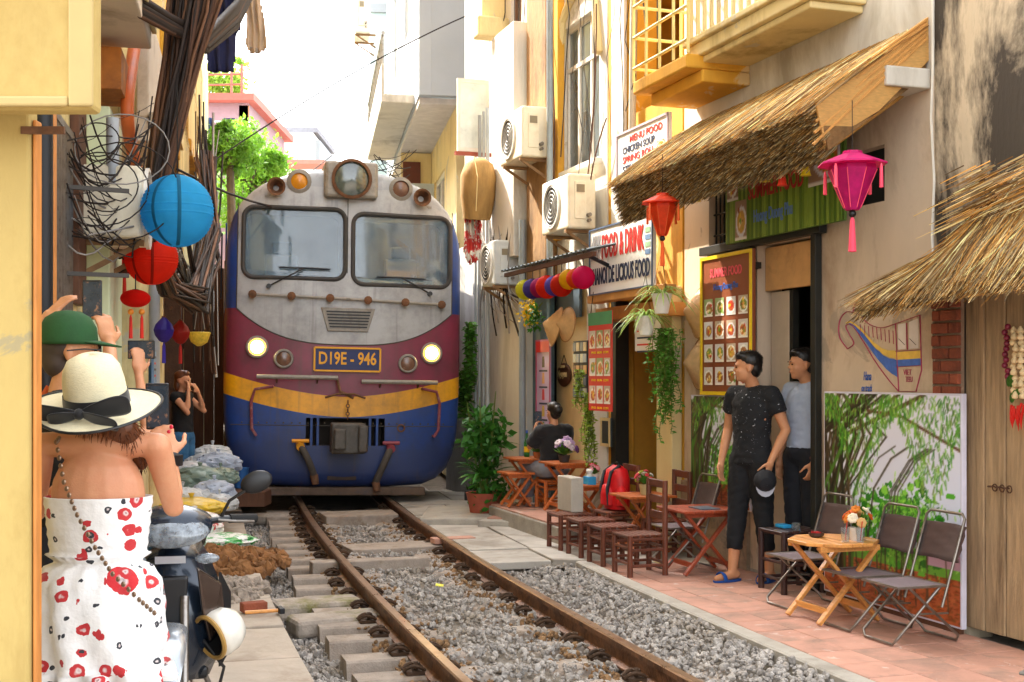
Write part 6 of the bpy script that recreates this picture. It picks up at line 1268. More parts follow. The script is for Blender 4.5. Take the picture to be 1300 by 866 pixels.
# ------------------------------------------------------------------ furniture (front = local -y, built at the origin, then set in place)
def put(o, at, frame=RW, rz=0):
    o.matrix_world = frame.M @ Matrix.Translation(Vector(at)) @ Matrix.Rotation(rz, 4, 'Z'); return o
def proto(name, label, cat, group=None): return thing(name, label, cat, (0, 0, 0), WF, group=group)
def slat_table(label, w_, d, h, m, n=6, group='low wooden tables outside the cafe', oct_=False):
    o = proto('folding_table', label, 'table', group)
    for i in range(n):
        y = -d / 2 + d * i / n
        if oct_:
            c = w_ * .29; y0, y1 = y + .002, y + d / n - .002; half = lambda q: w_ / 2 - max(0, abs(q) - (d / 2 - c))
            part('slat', MB().prism([(-half(y0), y0, h - .022), (half(y0), y0, h - .022), (half(y1), y1, h - .022), (-half(y1), y1, h - .022)], (0, 0, .022)), m, o, bevel=.003, seg=1)
        else: part('slat', MB().bx((-w_ / 2, y + .002, h - .02), (w_ / 2, y + d / n - .002, h)), m, o, bevel=.003, seg=1)
    for s in (-1, 1):
        x = s * w_ * .34
        part('apron_bar', MB().bx((x - .012, -d * .40, h - .055), (x + .012, d * .40, h - .021)), m, o)
    for s, q in ((-1, 0), (1, 0), (-1, 1), (1, 1)):
        sg = 1 if q else -1; x0 = s * (w_ * .34 - .028 * q - .0); part('leg', MB().bar((x0, sg * d * .42, 0.012), (x0, -sg * d * .38, h - .03), .022, .042, (1, 0, 0)), m, o, bevel=.003, seg=1)
    for sg in (-1, 1): part('stretcher', MB().bar((-w_ * .33, sg * d * .30, h * .17), (w_ * .33, sg * d * .30, h * .17), .02, .035), m, o)
    return o
FAB = mat('brown_fabric', '#4a3630', .8, var=.15, scale=12, sheen=.1); SEATF = mat('seat_mesh', '#7a6c70', .7, var=.12, scale=30)
def fold_chair(label):
    o = proto('folding_chair', label, 'chair', 'brown folding chairs on the red pavement'); w_, h = .34, .33; r = .0085
    for nm, y0, y1 in (('front_leg', -.20, .10), ('rear_leg', .22, -.12)):
        pts = [(-w_ / 2, y1, h + (.0 if nm == 'rear_leg' else .0)), (-w_ / 2, y0 + .01 * (1 if y0 < 0 else -1), .045), (-w_ / 2 + .03, y0, .012), (w_ / 2 - .03, y0, .012), (w_ / 2, y0 + .01 * (1 if y0 < 0 else -1), .045), (w_ / 2, y1, h)]
        if nm == 'front_leg': pts = [(p[0] * .94, p[1], p[2]) for p in pts]
        part(nm, MB().tube(pts, r, 8), STEEL, o, smooth=True, sharp=60)
    part('back_tube', MB().tube([(-w_ / 2, .10, h - .12), (-w_ / 2, .17, h + .1), (-w_ / 2, .255, .70), (-w_ / 2 + .03, .262, .725), (w_ / 2 - .03, .262, .725), (w_ / 2, .255, .70), (w_ / 2, .17, h + .1), (w_ / 2, .10, h - .12)], r, 8), STEEL, o, smooth=True, sharp=60)
    part('seat_frame', MB().tube([(-w_ / 2, -.19, h), (w_ / 2, -.19, h), (w_ / 2, .13, h), (-w_ / 2, .13, h)], .008, 6, closed=True), STEEL, o)
    m = MB(); n = 8; m.v = [(-w_ / 2 + w_ * i / n, -.19 + .32 * j / n, h + .004 - .018 * math.sin(PI * i / n) * math.sin(PI * j / n)) for j in range(n + 1) for i in range(n + 1)]; m.f = [(j * 9 + i, j * 9 + i + 1, j * 9 + i + 10, j * 9 + i + 9) for j in range(n) for i in range(n)]; m.m = [0] * 64
    s = part('seat', m, SEATF, o, smooth=True, sharp=180); s.modifiers.new('t', 'SOLIDIFY').thickness = .008
    m = MB(); m.v = [(-w_ / 2 - .004 + (w_ + .008) * i / n, .188 + .06 * j / n + .028 * math.sin(PI * i / n) + .006 * math.sin(j * 2.2 + i), .455 + .205 * j / n) for j in range(n + 1) for i in range(n + 1)]; m.f = [(j * 9 + i, j * 9 + i + 1, j * 9 + i + 10, j * 9 + i + 9) for j in range(n) for i in range(n)]; m.m = [0] * 64
    s = part('backrest', m, FAB, o, smooth=True, sharp=180); s.modifiers.new('t', 'SOLIDIFY').thickness = .016
    for sg in (-1, 1): part('side_link', MB().tube([(sg * w_ / 2, -.05, .18), (sg * w_ / 2, .14, .175)], .006, 6), STEEL, o)
    return o
def bamboo_stool(label, back=False, h=.31, w_=.34, m=WOODD):
    o = proto('bamboo_chair' if back else 'bamboo_stool', label, 'chair' if back else 'stool', 'dark bamboo seats outside the cafe'); a = w_ / 2 - .025
    for sx in (-1, 1):
        for sy in (-1, 1): part('leg', MB().cyl((sx * a, sy * a, 0), (sx * a, sy * a, (.72 if back and sy > 0 else h)), .023, .021, 10), m, o, smooth=True, sharp=50)
    for z in (.08, .2, h - .03):
        for sx in (-1, 1): part('rung', MB().cyl((sx * a, -a, z), (sx * a, a, z), .012, n=8), m, o, smooth=True); part('rung', MB().cyl((-a, sx * a, z + .015), (a, sx * a, z + .015), .012, n=8), m, o, smooth=True)
    for i in range(7): y = -a + 2 * a * i / 6; part('seat_slat', MB().bx((-a, y - .019, h - .015), (a, y + .019, h + .003)), m, o, bevel=.004, seg=1)
    if back:
        for z in (.45, .57, .69): part('back_slat', MB().bx((-a, a - .008, z - .03), (a, a + .008, z + .03)), m, o, bevel=.004, seg=1)
    return o
def rw_pos(px, t, z=0): return (S(px, t), t, z)
# tables
put(slat_table('octagonal pale wood folding table with white flower pot', .52, .52, .50, WOODL, 7, oct_=True), rw_pos(1058, -.50)); OCT = rw_pos(1058, -.50)
put(slat_table('reddish wood folding table with crossed legs under the menu board', .50, .50, .50, WOODR, 6), rw_pos(888, -.42)); RT = rw_pos(888, -.42)
put(slat_table('orange wood table with blue tissue box', .46, .44, .50, WOOD, 6), rw_pos(750, -.36)); T1 = rw_pos(750, -.36)
put(slat_table('orange wood table with flower basket beside the red backpack', .46, .44, .50, WOOD, 6), rw_pos(816, -.36)); T2 = rw_pos(816, -.36)
put(slat_table('orange wood table with purple bouquet on the raised step', .46, .44, .50, WOOD, 6), rw_pos(720, -.40, .172)); T3 = rw_pos(720, -.40, .172)
put(slat_table('orange wood table with green bottle at the far end of the step', .44, .44, .50, WOOD, 6), rw_pos(672, -.52, .172)); T4 = rw_pos(672, -.52, .172)
put(slat_table('low orange wood bench table in front of the green bottle table', .36, .3, .36, WOOD, 4), rw_pos(655, -.70, .172))
# folding chairs
def wtr(x, y): q = RW.inv @ Vector((x, y, 0)); return (q.x, q.y, 0)
fc = fold_chair('brown folding chair standing nearest the garden mural edge'); put(fc, wtr(2.27, 7.22))
dup(fc, wtr(2.135, 7.60), RW, 0, 'brown folding chair between the octagonal table and its twin')
dup(fc, wtr(1.93, 8.30), RW, 0, 'brown folding chair between the octagonal table and dark stool'); dup(fc, wtr(1.34, 10.0), RW, 0, 'brown folding chair beside the reddish table and bamboo chair')
dup(fc, wtr(2.27, 5.02), RW, .5, 'brown folding chair at the pavement edge, mostly out of view')
# dark square stool with tray
st1 = bamboo_stool('tall dark wooden stool with glasses beside the standing men', False, .43, .36, mat('dark_wood', '#3a2420', .45, var=.25, coat=.2)); put(st1, wtr(1.98, 8.92)); STL = Vector(wtr(1.98, 8.92))
bs = bamboo_stool('dark bamboo stool carrying the grey foam box'); put(bs, rw_pos(724, -.86))
dup(bs, rw_pos(750, -.86), RW, 0, 'dark bamboo stool in front of the tissue box table'); dup(bs, rw_pos(778, -.86), RW, 0, 'dark bamboo stool in front of the red backpack')
bc = bamboo_stool('dark bamboo chair in front of the flower basket table', True); put(bc, rw_pos(812, -.88)); dup(bc, rw_pos(783, -.38), RW, 0, 'dark bamboo chair holding the red backpack'); dup(bc, rw_pos(846, -.28), RW, 0, 'dark bamboo chair with back against the cream pillar')
gb_ = rw_pos(724, -.80); o = solo('foam_box', MB().bx((gb_[0] - .17, -.86, .314), (gb_[0] + .17, -.74, .62)), mat('foam_grey', '#b8b0a2', .9, var=.1, bump=.2), 'grey foam box standing on a dark bamboo stool', 'box', gb_, RW, bevel=.01)
# ------------------------------------------------------------------ backpack
bp_ = Vector(rw_pos(783, -.36, .313)); o = thing('backpack', 'bright red backpack with black straps on bamboo chair', 'backpack', bp_, RW); RB = mat('red_nylon', '#d0141c', .5, var=.12, scale=9, bump=.15, bscale=14)
part('bag', MB().lathe([(.05, 0), (.155, .01), (.165, .12), (.16, .28), (.13, .36), (.05, .40)], 18, bp_, sx=1.0, sy=.68), RB, o, smooth=True, sharp=60)
part('front_pocket', MB().lathe([(.03, .02), (.105, .03), (.11, .12), (.08, .2), (.02, .22)], 14, bp_ + Vector((0, -.09, .02)), sx=1, sy=.5), RB, o, smooth=True, sharp=60)
part('side_pocket', MB().lathe([(.02, .02), (.05, .03), (.052, .16), (.02, .2)], 12, bp_ + Vector((.15, -.02, .02))), RB, o, smooth=True, sharp=60)
for s in (-.07, .08): part('strap', MB().tube([bp_ + Vector((s, -.112, .05)), bp_ + Vector((s, -.125, .2)), bp_ + Vector((s, -.09, .34)), bp_ + Vector((s, 0, .40))], .018, 6, sq=.4), BLACK, o, smooth=True)
part('handle', MB().tube(arc(bp_ + Vector((0, 0, .39)), .035, 0, PI, 8, (1, 0, 0), (0, 0, 1)), .009, 6), BLACK, o)
# ------------------------------------------------------------------ small things on the tables
def world_rw(p, z): return Vector((p[0], p[1], z))
def bouquet(label, at, cols, r=.1, n=16, pot='#e8e4dc', pot_h=.08, pot_r=.05, leaves=26, sd=1, group='flower pots on the tables'):
    o = thing('flower_pot', label, 'flower pot', at, RW, group=group); at = Vector(at); rr = random.Random(sd)
    part('pot', MB().lathe([(pot_r * .75, 0), (pot_r, pot_h), (pot_r * .92, pot_h), (pot_r * .85, pot_h * .9)], 14, at), mat('pot_' + pot[1:], pot, .5, var=.1), o, smooth=True, sharp=40)
    lf = MB()
    for i in range(leaves):
        a = rr.uniform(0, 6.28); e = rr.uniform(.2, 1.2); d = Vector((math.cos(a) * math.cos(e), math.sin(a) * math.cos(e), math.sin(e))); p0 = at + Vector((0, 0, pot_h)); p1 = p0 + d * r * rr.uniform(.8, 1.25); sd_ = d.cross(Vector((0, 0, 1))).normalized() * r * .16
        lf.add([p0, (p0 + p1) / 2 + sd_, p1, (p0 + p1) / 2 - sd_], [(0, 1, 2, 3)])
    part('leaves', lf, LEAFD, o, kind='stuff')
    for i in range(n):
        a = rr.uniform(0, 6.28); e = rr.uniform(.1, 1.5); d = Vector((math.cos(a) * math.cos(e), math.sin(a) * math.cos(e), math.sin(e))); c = at + Vector((0, 0, pot_h + r * .25)) + d * r * rr.uniform(.6, .9); s = r * rr.uniform(.2, .32)
        fl_ = MB(); R = d.to_track_quat('Z', 'Y').to_matrix()
        for k in range(7): b = 2 * PI * k / 7; fl_.sph(c + R @ Vector((math.cos(b) * s * .55, math.sin(b) * s * .55, .1 * s)), (s * .5, s * .5, s * .28), 6, 4, R)
        fl_.sph(c + R @ Vector((0, 0, s * .25)), s * .38, 6, 4)
        cl = cols[i % len(cols)]; part('blossom', fl_, mat('petal_' + cl[1:], cl, .6, var=.2, scale=20, thin=.25), o, smooth=True)
    return o
bouquet('white pot of orange and white flowers on the octagonal table', (OCT[0] + .10, OCT[1] + .10, .50), ['#e88a2a', '#f0e2c8', '#e86a1e', '#f2c07a'], .11, 18, sd=1)
bouquet('white pot of pink and red flowers by the tissue box', (T1[0] - .06, T1[1] + .06, .50), ['#d83a4a', '#f0a0a8', '#e8e0d8'], .09, 14, sd=2)
bouquet('woven basket of red, white and green flowers beside the backpack', (T2[0] + .05, T2[1] + .0, .50), ['#d8404a', '#f0e6d8', '#c8d85a', '#e89aa0'], .10, 16, '#b0a070', .09, .055, sd=3)
bouquet('bouquet of lilac and violet roses on the step table', (T3[0] + .05, T3[1] - .05, .672), ['#9a78b8', '#c8a8d0', '#7a4a8a', '#e8d8e0'], .15, 20, '#3a3330', .07, .06, sd=4)
bouquet('pot of orange flowers on the green bottle table', (T4[0] + .12, T4[1] + .05, .672), ['#e8702a', '#f0904a', '#d85a1e'], .13, 16, '#b86a3a', .06, .05, sd=5)
o = thing('tissue_box', 'bright blue tissue box on orange wood table', 'tissue box', (T1[0] + .12, T1[1] - .06, .50), RW); q = Vector((T1[0] + .12, T1[1] - .06, .50))
part('box', MB().bx(q + Vector((-.065, -.04, 0)), q + Vector((.065, .04, .075))), mat('tissue_blue', '#2f9ad0', .5), o, bevel=.004); part('tissue', MB().lathe([(.03, .0), (.02, .03), (.035, .06), (.004, .075)], 7, q + Vector((0, 0, .07))), WHITE, o)
q = Vector((T4[0] - .08, T4[1], .672)); o = thing('bottle', 'green glass bottle with blue cap on step table', 'bottle', q, RW)
part('body', MB().lathe([(.028, 0), (.03, .01), (.03, .15), (.012, .2), (.011, .25)], 12, q), mat('green_glass', '#2f8a3a', .15, trans=.5), o, smooth=True); part('cap', MB().lathe([(.013, .25), (.013, .28)], 10, q), mat('cap_blue', '#2f5ab0', .4), o); part('label_band', MB().lathe([(.031, .05), (.031, .11)], 12, q, cap=False), YF, o)
q = Vector((OCT[0] - .10, OCT[1] - .06, .50)); o = thing('ashtray', 'small red and black ashtray on the octagonal table', 'ashtray', q, RW)
part('bowl', MB().lathe([(.03, 0), (.048, .012), (.05, .03), (.044, .03), (.03, .01)], 8, q), mat('ash_black', '#3a2a28', .3), o); part('cigarette_box', MB().bx(q + Vector((-.03, -.018, .012)), q + Vector((.03, .018, .035))), mat('pack_red', '#b8242a', .4), o)
for dx, dy, lab in ((.16, -.02, 'clear drinking glass beside the white flower pot'), (.20, .06, 'clear drinking glass with straws behind the flower pot')):
    q = Vector((OCT[0] + dx, OCT[1] + dy, .50)); o = thing('drinking_glass', lab, 'glass', q, RW); part('cup', MB().lathe([(.022, 0), (.028, .09), (.026, .09), (.02, .008)], 14, q), mat('clear_glass', '#e8eef0', .03, trans=.95, var=0, rnd=0), o, smooth=True, sharp=50); part('straw', MB().cyl(q + Vector((0, 0, .01)), q + Vector((.02, 0, .13)), .003, n=6), REDINK, o)
for dx, lab in ((-.08, 'blue folded packet lying on the dark stool'), (.09, 'short clear tumbler standing on the dark stool')):
    q = STL + Vector((dx, -.02, .434))
    if dx < 0: solo('packet', MB().box(q + Vector((0, 0, .012)), (.11, .07, .024)), mat('tissue_blue', '#2f9ad0'), lab, 'packet', q, RW, bevel=.004)
    else: solo('tumbler', MB().lathe([(.03, 0), (.034, .05), (.031, .05), (.027, .008)], 14, q), mat('clear_glass', '#e8eef0'), lab, 'glass', q, RW, smooth=True)
q = Vector((RT[0] + .08, RT[1], .50)); solo('menu_card', MB().box(q + Vector((0, 0, .006)), (.22, .16, .008)), mat('card_dark', '#5a6470', .4, var=.3, scale=20), 'dark laminated menu card on the reddish table', 'menu card', q, RW)
# ------------------------------------------------------------------ plants
def strap_leaves(o, at, n, L, wd, m, sd, up=.9, droop=1.0, name='leaf'):
    rr = random.Random(sd); at = Vector(at)
    for i in range(n):
        a = rr.uniform(0, 6.28); e = rr.uniform(.35, 1.3) * up; l = L * rr.uniform(.65, 1.15); h = Vector((math.cos(a), math.sin(a), 0)); sdv = Vector((-h.y, h.x, 0)); mb = MB(); k = 6; prev = None
        for j in range(k + 1):
            t = j / k; p = at + h * l * t * math.cos(e) + Vector((0, 0, l * (t * math.sin(e) - droop * .55 * t * t))); w_ = wd * (math.sin(PI * min(1, .12 + t * .88)) ** .8) * .5 + .0012
            mb.v += [tuple(p - sdv * w_), tuple(p + Vector((0, 0, -w_ * .35))), tuple(p + sdv * w_)]
        mb.f = [(j * 3 + q, j * 3 + q + 1, j * 3 + q + 4, j * 3 + q + 3) for j in range(k) for q in (0, 1)]; mb.m = [0] * len(mb.f)
        part(name, mb, m, o, smooth=True, sharp=180)
def twig_cloud(o, name, c, r, n, m, size, sd):
    rr = np.random.default_rng(sd); mb = MB()
    for i in range(n):
        p = rr.normal(size=3); p /= np.linalg.norm(p); p = np.array(c) + p * np.array(r) * rr.random() ** .45; a = rr.normal(size=3) + np.array([0, 0, -.4]); a /= np.linalg.norm(a); b = np.cross(a, rr.normal(size=3)); b /= np.linalg.norm(b); s = size * rr.uniform(.6, 1.3)
        mb.add([p, p + a * s * .45 + b * s * .26, p + a * s, p + a * s * .45 - b * s * .26], [(0, 1, 2, 3)])
    return part(name, mb, m, o, kind='stuff')
LEAFP = mat('plant_leaf', '#3f7a2a', .45, var=.4, scale=7, thin=.3, rnd=.2); LEAFY = mat('pale_leaf', '#9ab84a', .5, var=.3, scale=7, thin=.35, rnd=.15)
c = Vector((-.30, 13.55, 0)); pp = thing('potted_shrub', 'large bushy potted plant between locomotive and cafe step', 'plant', c)
part('pot', MB().lathe([(.14, 0), (.19, .25), (.2, .27), (.17, .27), (.16, .22)], 18, c), mat('terracotta', '#a0503a', .8, var=.2), pp, smooth=True, sharp=40)
stm = MB()
for i in range(7): a = i * .9; stm.tube([c + Vector((0, 0, .2)), c + Vector((math.cos(a) * .1, math.sin(a) * .1, .6)), c + Vector((math.cos(a) * .2, math.sin(a) * .2, 1.0 + .06 * i))], [.014, .011, .006], 6)
part('stem', stm, mat('stem_green', '#5a6a2a', .7), pp, smooth=True)
strap_leaves(pp, c + Vector((0, -.05, .42)), 34, .5, .055, LEAFP, 3, droop=.9); strap_leaves(pp, c + Vector((.05, 0, .75)), 26, .42, .05, LEAFP, 4, droop=.8); strap_leaves(pp, c + Vector((-.05, 0, 1.0)), 20, .32, .05, LEAFP, 5, droop=.6)
twig_cloud(pp, 'foliage', c + Vector((0, 0, .85)), (.27, .25, .35), 420, LEAFP, .12, 6); twig_cloud(pp, 'foliage', c + Vector((.1, -.05, .25)), (.27, .2, .25), 260, LEAFP, .09, 7)
for (px, py, lab, cl) in ((606, 628, 'black rectangular planter in front of the bushy plant', '#26282a'), (622, 628, 'red brown rectangular planter in front of the bushy plant', '#9a4a34')):
    q = gp(px, py + 8, .05); o = thing('planter', lab, 'planter', (q.x, q.y, .06)); part('trough', MB().bx((q.x - .15, q.y - .08, .062), (q.x + .15, q.y + .08, .18)), mat('trough_' + cl[1:], cl, .6, var=.2), o, bevel=.01); twig_cloud(o, 'foliage', (q.x, q.y, .22), (.14, .08, .09), 90, LEAFP, .07, px)
lg = MB(); A = gp(560, 632, .06); lg.bx((-.95, 12.95, -.05), (-.02, 14.2, .06)); solo('concrete_ledge', lg, CONC, 'low mossy concrete ledge carrying the plant pots', 'ledge', (-.5, 13.5, 0), bevel=.02)
def vine(label, px, py, t, ln, wd, n_str, sd, m=LEAFY, size=.045):
    c = RW.at(px, py, t); o = thing('hanging_vine', label, 'plant', c, RW, group='green vines hanging by the doorways'); rr = random.Random(sd); st = MB(); lf = MB()
    for i in range(n_str):
        x, y = rr.gauss(0, wd * .4), rr.gauss(0, wd * .25); L = ln * rr.uniform(.45, 1) * (1 - .35 * abs(x) / wd); k = int(L / .022); pth = []
        for j in range(k + 1):
            p = c + Vector((x + .025 * math.sin(j * .3 + i), y + .02 * math.cos(j * .27 + i), -L * j / k)); pth.append(p)
            for _ in range(2):
                a = rr.uniform(0, 6.28); d = Vector((math.cos(a), math.sin(a), rr.uniform(-.7, .3))).normalized(); s = size * rr.uniform(.6, 1.2); b = d.cross(Vector((rr.gauss(0, .4), rr.gauss(0, .4), 1))).normalized()
                lf.add([p, p + d * s * .45 + b * s * .36, p + d * s, p + d * s * .45 - b * s * .36], [(0, 1, 2, 3)])
        st.tube(pth[::4] + [pth[-1]], .003, 4)
    part('stem', st, mat('stem_green', '#5a6a2a'), o, kind='stuff'); part('foliage', lf, m, o, kind='stuff'); return o
VM = mat('vine_leaf', '#5f9a34', .5, var=.35, scale=5, thin=.35)
vine('broad green vine hanging down the cream pillar below the spider plants', 846, 418, -.34, .98, .15, 30, 2, VM); vine('light green vine hanging behind the seated woman by the red banner', 748, 500, -.26, .9, .10, 14, 3, LEAFY); vine('short yellow green vine above the seated woman', 735, 470, -.2, .5, .07, 8, 4, LEAFY)
vine('thin climbing vine on the pier beside the locomotive', 597, 410, -.3, 1.0, .10, 12, 6, VM, .07); vine('green creeper drooping between locomotive and conduits', 590, 470, -.35, .8, .12, 12, 8, LEAFD, .08)
for px, py, lab in ((840, 384, 'white hanging pot with spider plant under the food sign'), (820, 412, 'smaller white pot with trailing spider plant beside paper menu')):
    c = RW.at(px, py, -.46); o = thing('spider_plant', lab, 'plant', c, RW, group='spider plants in white hanging pots'); part('pot', MB().lathe([(.055, -.09), (.085, .06), (.09, .07), (.08, .07), (.07, .03)], 14, c), WHITE, o, smooth=True, sharp=40)
    strap_leaves(o, c + Vector((0, 0, .06)), 46, .34, .016, mat('spider_leaf', '#a8c46a', .5, var=.3, thin=.35, rnd=.2), px, up=.85, droop=1.5)
    for a in (0, 2.1, 4.2): part('hanger', MB().cyl(c + Vector((math.cos(a) * .085, math.sin(a) * .085, .06)), c + Vector((0, 0, .42)), .002, n=4), CAB, o)
c = RW.at(674, 402, -.3); o = thing('yellow_flowers', 'yellow flowering branch hanging above the blue door', 'flowers', c, RW); twig_cloud(o, 'blossom', c + Vector((-.08, 0, .05)), (.2, .1, .16), 220, mat('yellow_petal', '#e6c01e', .6, thin=.3), .05, 3); twig_cloud(o, 'foliage', c + Vector((.1, 0, -.02)), (.14, .1, .15), 130, LEAFP, .06, 4)
part('stem', MB().tube([c + Vector((.1, .1, .15)), c, c + Vector((-.2, 0, 0))], .006, 5), mat('stem_green', '#5a6a2a'), o)
# ------------------------------------------------------------------ people: one continuous skin, clothes and hair as parts
from mathutils import noise as mnoise
FOLDED = ('shirt', 't_shirt', 'polo_shirt', 'top', 'trousers', 'jeans', 'vest')
def blob(name, mb, m, parent, voxel=.01, it=3, label=None):
    me = _mesh(name, mb, m, (0, 0, 0), False, 40); t = bpy.data.objects.new(name, me); COL.objects.link(t)
    r = t.modifiers.new('r', 'REMESH'); r.mode = 'VOXEL'; r.voxel_size = voxel; r.use_smooth_shade = True
    s = t.modifiers.new('s', 'SMOOTH'); s.iterations = it; s.factor = .5
    dg = bpy.context.evaluated_depsgraph_get(); out = bpy.data.meshes.new_from_object(t.evaluated_get(dg)); bpy.data.objects.remove(t); out.name = name
    out.polygons.foreach_set('use_smooth', [True] * len(out.polygons))
    if name in FOLDED:   # creases in the cloth
        nr_ = [v.normal.copy() for v in out.vertices]
        for v, nn in zip(out.vertices, nr_):
            q = v.co; a = mnoise.noise(Vector((q.x * 9 + q.z * 5, q.y * 9, q.z * 16))) + .6 * mnoise.noise(Vector((q.x * 22 - q.z * 14, q.y * 20, q.z * 26)))
            v.co = q + nn * (.010 * (.35 - abs(a)))
    out.materials.clear(); out.materials.append(m); o = bpy.data.objects.new(name, out); COL.objects.link(o); o.parent = parent
    if label: o['label'] = label
    return o
def limb(mb, pts, rs, n=14):
    for p, r in zip(pts, rs): mb.sph(p, r * .995, 14, 10)
    mb.tube(pts, rs, n); return mb
V = Vector
SKIN = mat('skin_tan', '#c98f6b', .5, var=.06, scale=8, sss=.12, spec=.35, rnd=0, bump=.08, bscale=180, col2='#b86a4c', s2=9, t2=(.45, .75), f2=.5); SKIN2 = mat('skin_brown', '#c48b64', .5, var=.06, scale=8, sss=.1, spec=.35, rnd=0, bump=.08, bscale=180, col2='#a86a48', s2=9, t2=(.45, .75), f2=.5)
HAIRB = mat('hair_black', '#17120f', .45, var=.3, scale=40, st=(1, 1, .2), spec=.5); HAIRR = mat('hair_auburn', '#5f3318', .45, var=.35, scale=40, st=(1, 1, .2), spec=.5)
def hand(mb, wr, d, nrm, curl=.5, spread=1.0, sc=1.0, flip=1):
    """palm, four fingers of different length and a thumb off the side of the palm"""
    wr, d, nrm = V(wr), V(d).normalized(), V(nrm); nrm = (nrm - d * nrm.dot(d)).normalized(); sd = d.cross(nrm) * flip
    R = Matrix((sd, d, nrm)).transposed(); mb.sph(wr + d * .048 * sc, (.040 * sc, .052 * sc, .016 * sc), 12, 8, R); mb.tube([wr - d * .01, wr + d * .035 * sc], [.024 * sc, .028 * sc], 10)
    for i, (o_, L) in enumerate(((-.029, .064), (-.010, .074), (.010, .070), (.028, .055))):
        p = wr + d * .085 * sc + sd * o_ * sc; dd = d + sd * o_ * 3 * spread; dd.normalize(); pts = [p - dd * .012]; a = 0
        for j, f in enumerate((.42, .32, .26)): a += curl * (.45 + .35 * j); v = dd * math.cos(a) + nrm * math.sin(a); p = p + v * L * f * sc; pts.append(p.copy())
        limb(mb, pts, [.0092 * sc, .0088 * sc, .0080 * sc, .0070 * sc], 8)
    p = wr + d * .025 * sc - sd * .03 * sc; v = (d * .62 - sd * .7 + nrm * .35).normalized(); v2 = (d * .85 - sd * .25 + nrm * (.3 + curl * .5)).normalized()
    limb(mb, [p, p + v * .036 * sc, p + v * .036 * sc + v2 * .032 * sc, p + v * .036 * sc + v2 * .055 * sc], [.013 * sc, .0115 * sc, .0095 * sc, .008 * sc], 8)
def head(mb, c, R, sc=1.0):
    h = lambda x, y, z: V(c) + R @ V((x * sc, y * sc, z * sc)); e = lambda p, r: mb.sph(h(*p), [q * sc for q in r], 16, 12, R)
    e((0, .012, .028), (.074, .094, .086)); e((0, -.018, -.035), (.060, .070, .075)); e((0, -.058, -.088), (.026, .022, .020)); e((0, -.03, -.075), (.044, .05, .034))
    e((0, -.094, -.022), (.011, .016, .012)); e((0, -.088, -.004), (.008, .012, .02)); e((0, -.083, -.055), (.022, .010, .008)); e((0, -.080, .018), (.05, .014, .012))
    for s in (-1, 1): e((s * .073, .012, -.012), (.009, .018, .030)); e((s * .035, -.062, -.03), (.022, .018, .02))
def face_parts(o, c, R, sc=1.0):
    for s in (-1, 1):
        p = V(c) + R @ V((s * .030 * sc, -.083 * sc, .0)); part('eye', MB().sph(p, (.010 * sc, .006 * sc, .006 * sc), 8, 6, R), mat('eye_dark', '#1c1410', .2), o, smooth=True); q = V(c) + R @ V((s * .031 * sc, -.094 * sc, .019 * sc)); part('eyebrow', MB().sph(q, (.017 * sc, .004 * sc, .0035 * sc), 8, 5, R), HAIRB, o, smooth=True)
    q = V(c) + R @ V((0, -.0925 * sc, -.056 * sc)); part('mouth', MB().sph(q, (.018 * sc, .004 * sc, .005 * sc), 8, 5, R), mat('lips', '#9a5444', .5), o, smooth=True)
def skin(o, J, m, sc=1.0, voxel=.009, Rh=None, female=False, it=3):
    """the whole body: trunk, neck, head, arms with hands, legs with feet"""
    mb = MB(); w = .88 if female else 1.0; Rt = J.get('Rt', Matrix.Identity(3)); up = (J['che'] - J['pel']).normalized()
    mb.sph(J['pel'], (.155 * sc * (1.06 if female else 1), .105 * sc, .12 * sc), 16, 10, Rt); mid = J['pel'].lerp(J['che'], .5); mb.sph(mid, (.132 * sc * w, .092 * sc, .15 * sc), 16, 10, Rt); mb.sph(J['che'], (.165 * sc * w, .105 * sc, .17 * sc), 16, 10, Rt)
    limb(mb, [J['shL'].lerp(J['nek'], .1), J['nek'] - up * .05 * sc, J['shR'].lerp(J['nek'], .1)], [.048 * sc * w, .06 * sc, .048 * sc * w]); limb(mb, [J['nek'] - up * .07 * sc, J['nek'], J['hed'] + V((0, 0, -.04 * sc))], [.062 * sc * w, .052 * sc * w, .05 * sc * w])
    head(mb, J['hed'], Rh or Matrix.Identity(3), sc)
    for s in 'LR':
        sh, el, wr = J['sh' + s], J['el' + s], J['wr' + s]; limb(mb, [sh, sh.lerp(el, .4), el, el.lerp(wr, .3), wr], [.052 * sc * w, .046 * sc * w, .037 * sc * w, .038 * sc * w, .025 * sc * w]); d, n, c, fl = J.get('hn' + s, (wr - el, V((0, -1, 0)), .5, 1)); hand(mb, wr, d, n, c, sc=sc, flip=fl)
        hp, kn, an = J['hp' + s], J['kn' + s], J['an' + s]; limb(mb, [hp, hp.lerp(kn, .4), kn, kn.lerp(an, .3), an], [.088 * sc, .078 * sc, .054 * sc, .054 * sc, .036 * sc]); f = J.get('ft' + s, V((0, -1, 0))); limb(mb, [an - f * .03 * sc + V((0, 0, -.035 * sc)), an + f * .07 * sc + V((0, 0, -.045 * sc)), an + f * .15 * sc + V((0, 0, -.055 * sc))], [.034 * sc, .034 * sc, .024 * sc])
    return blob('body', mb, m, o, voxel, it)
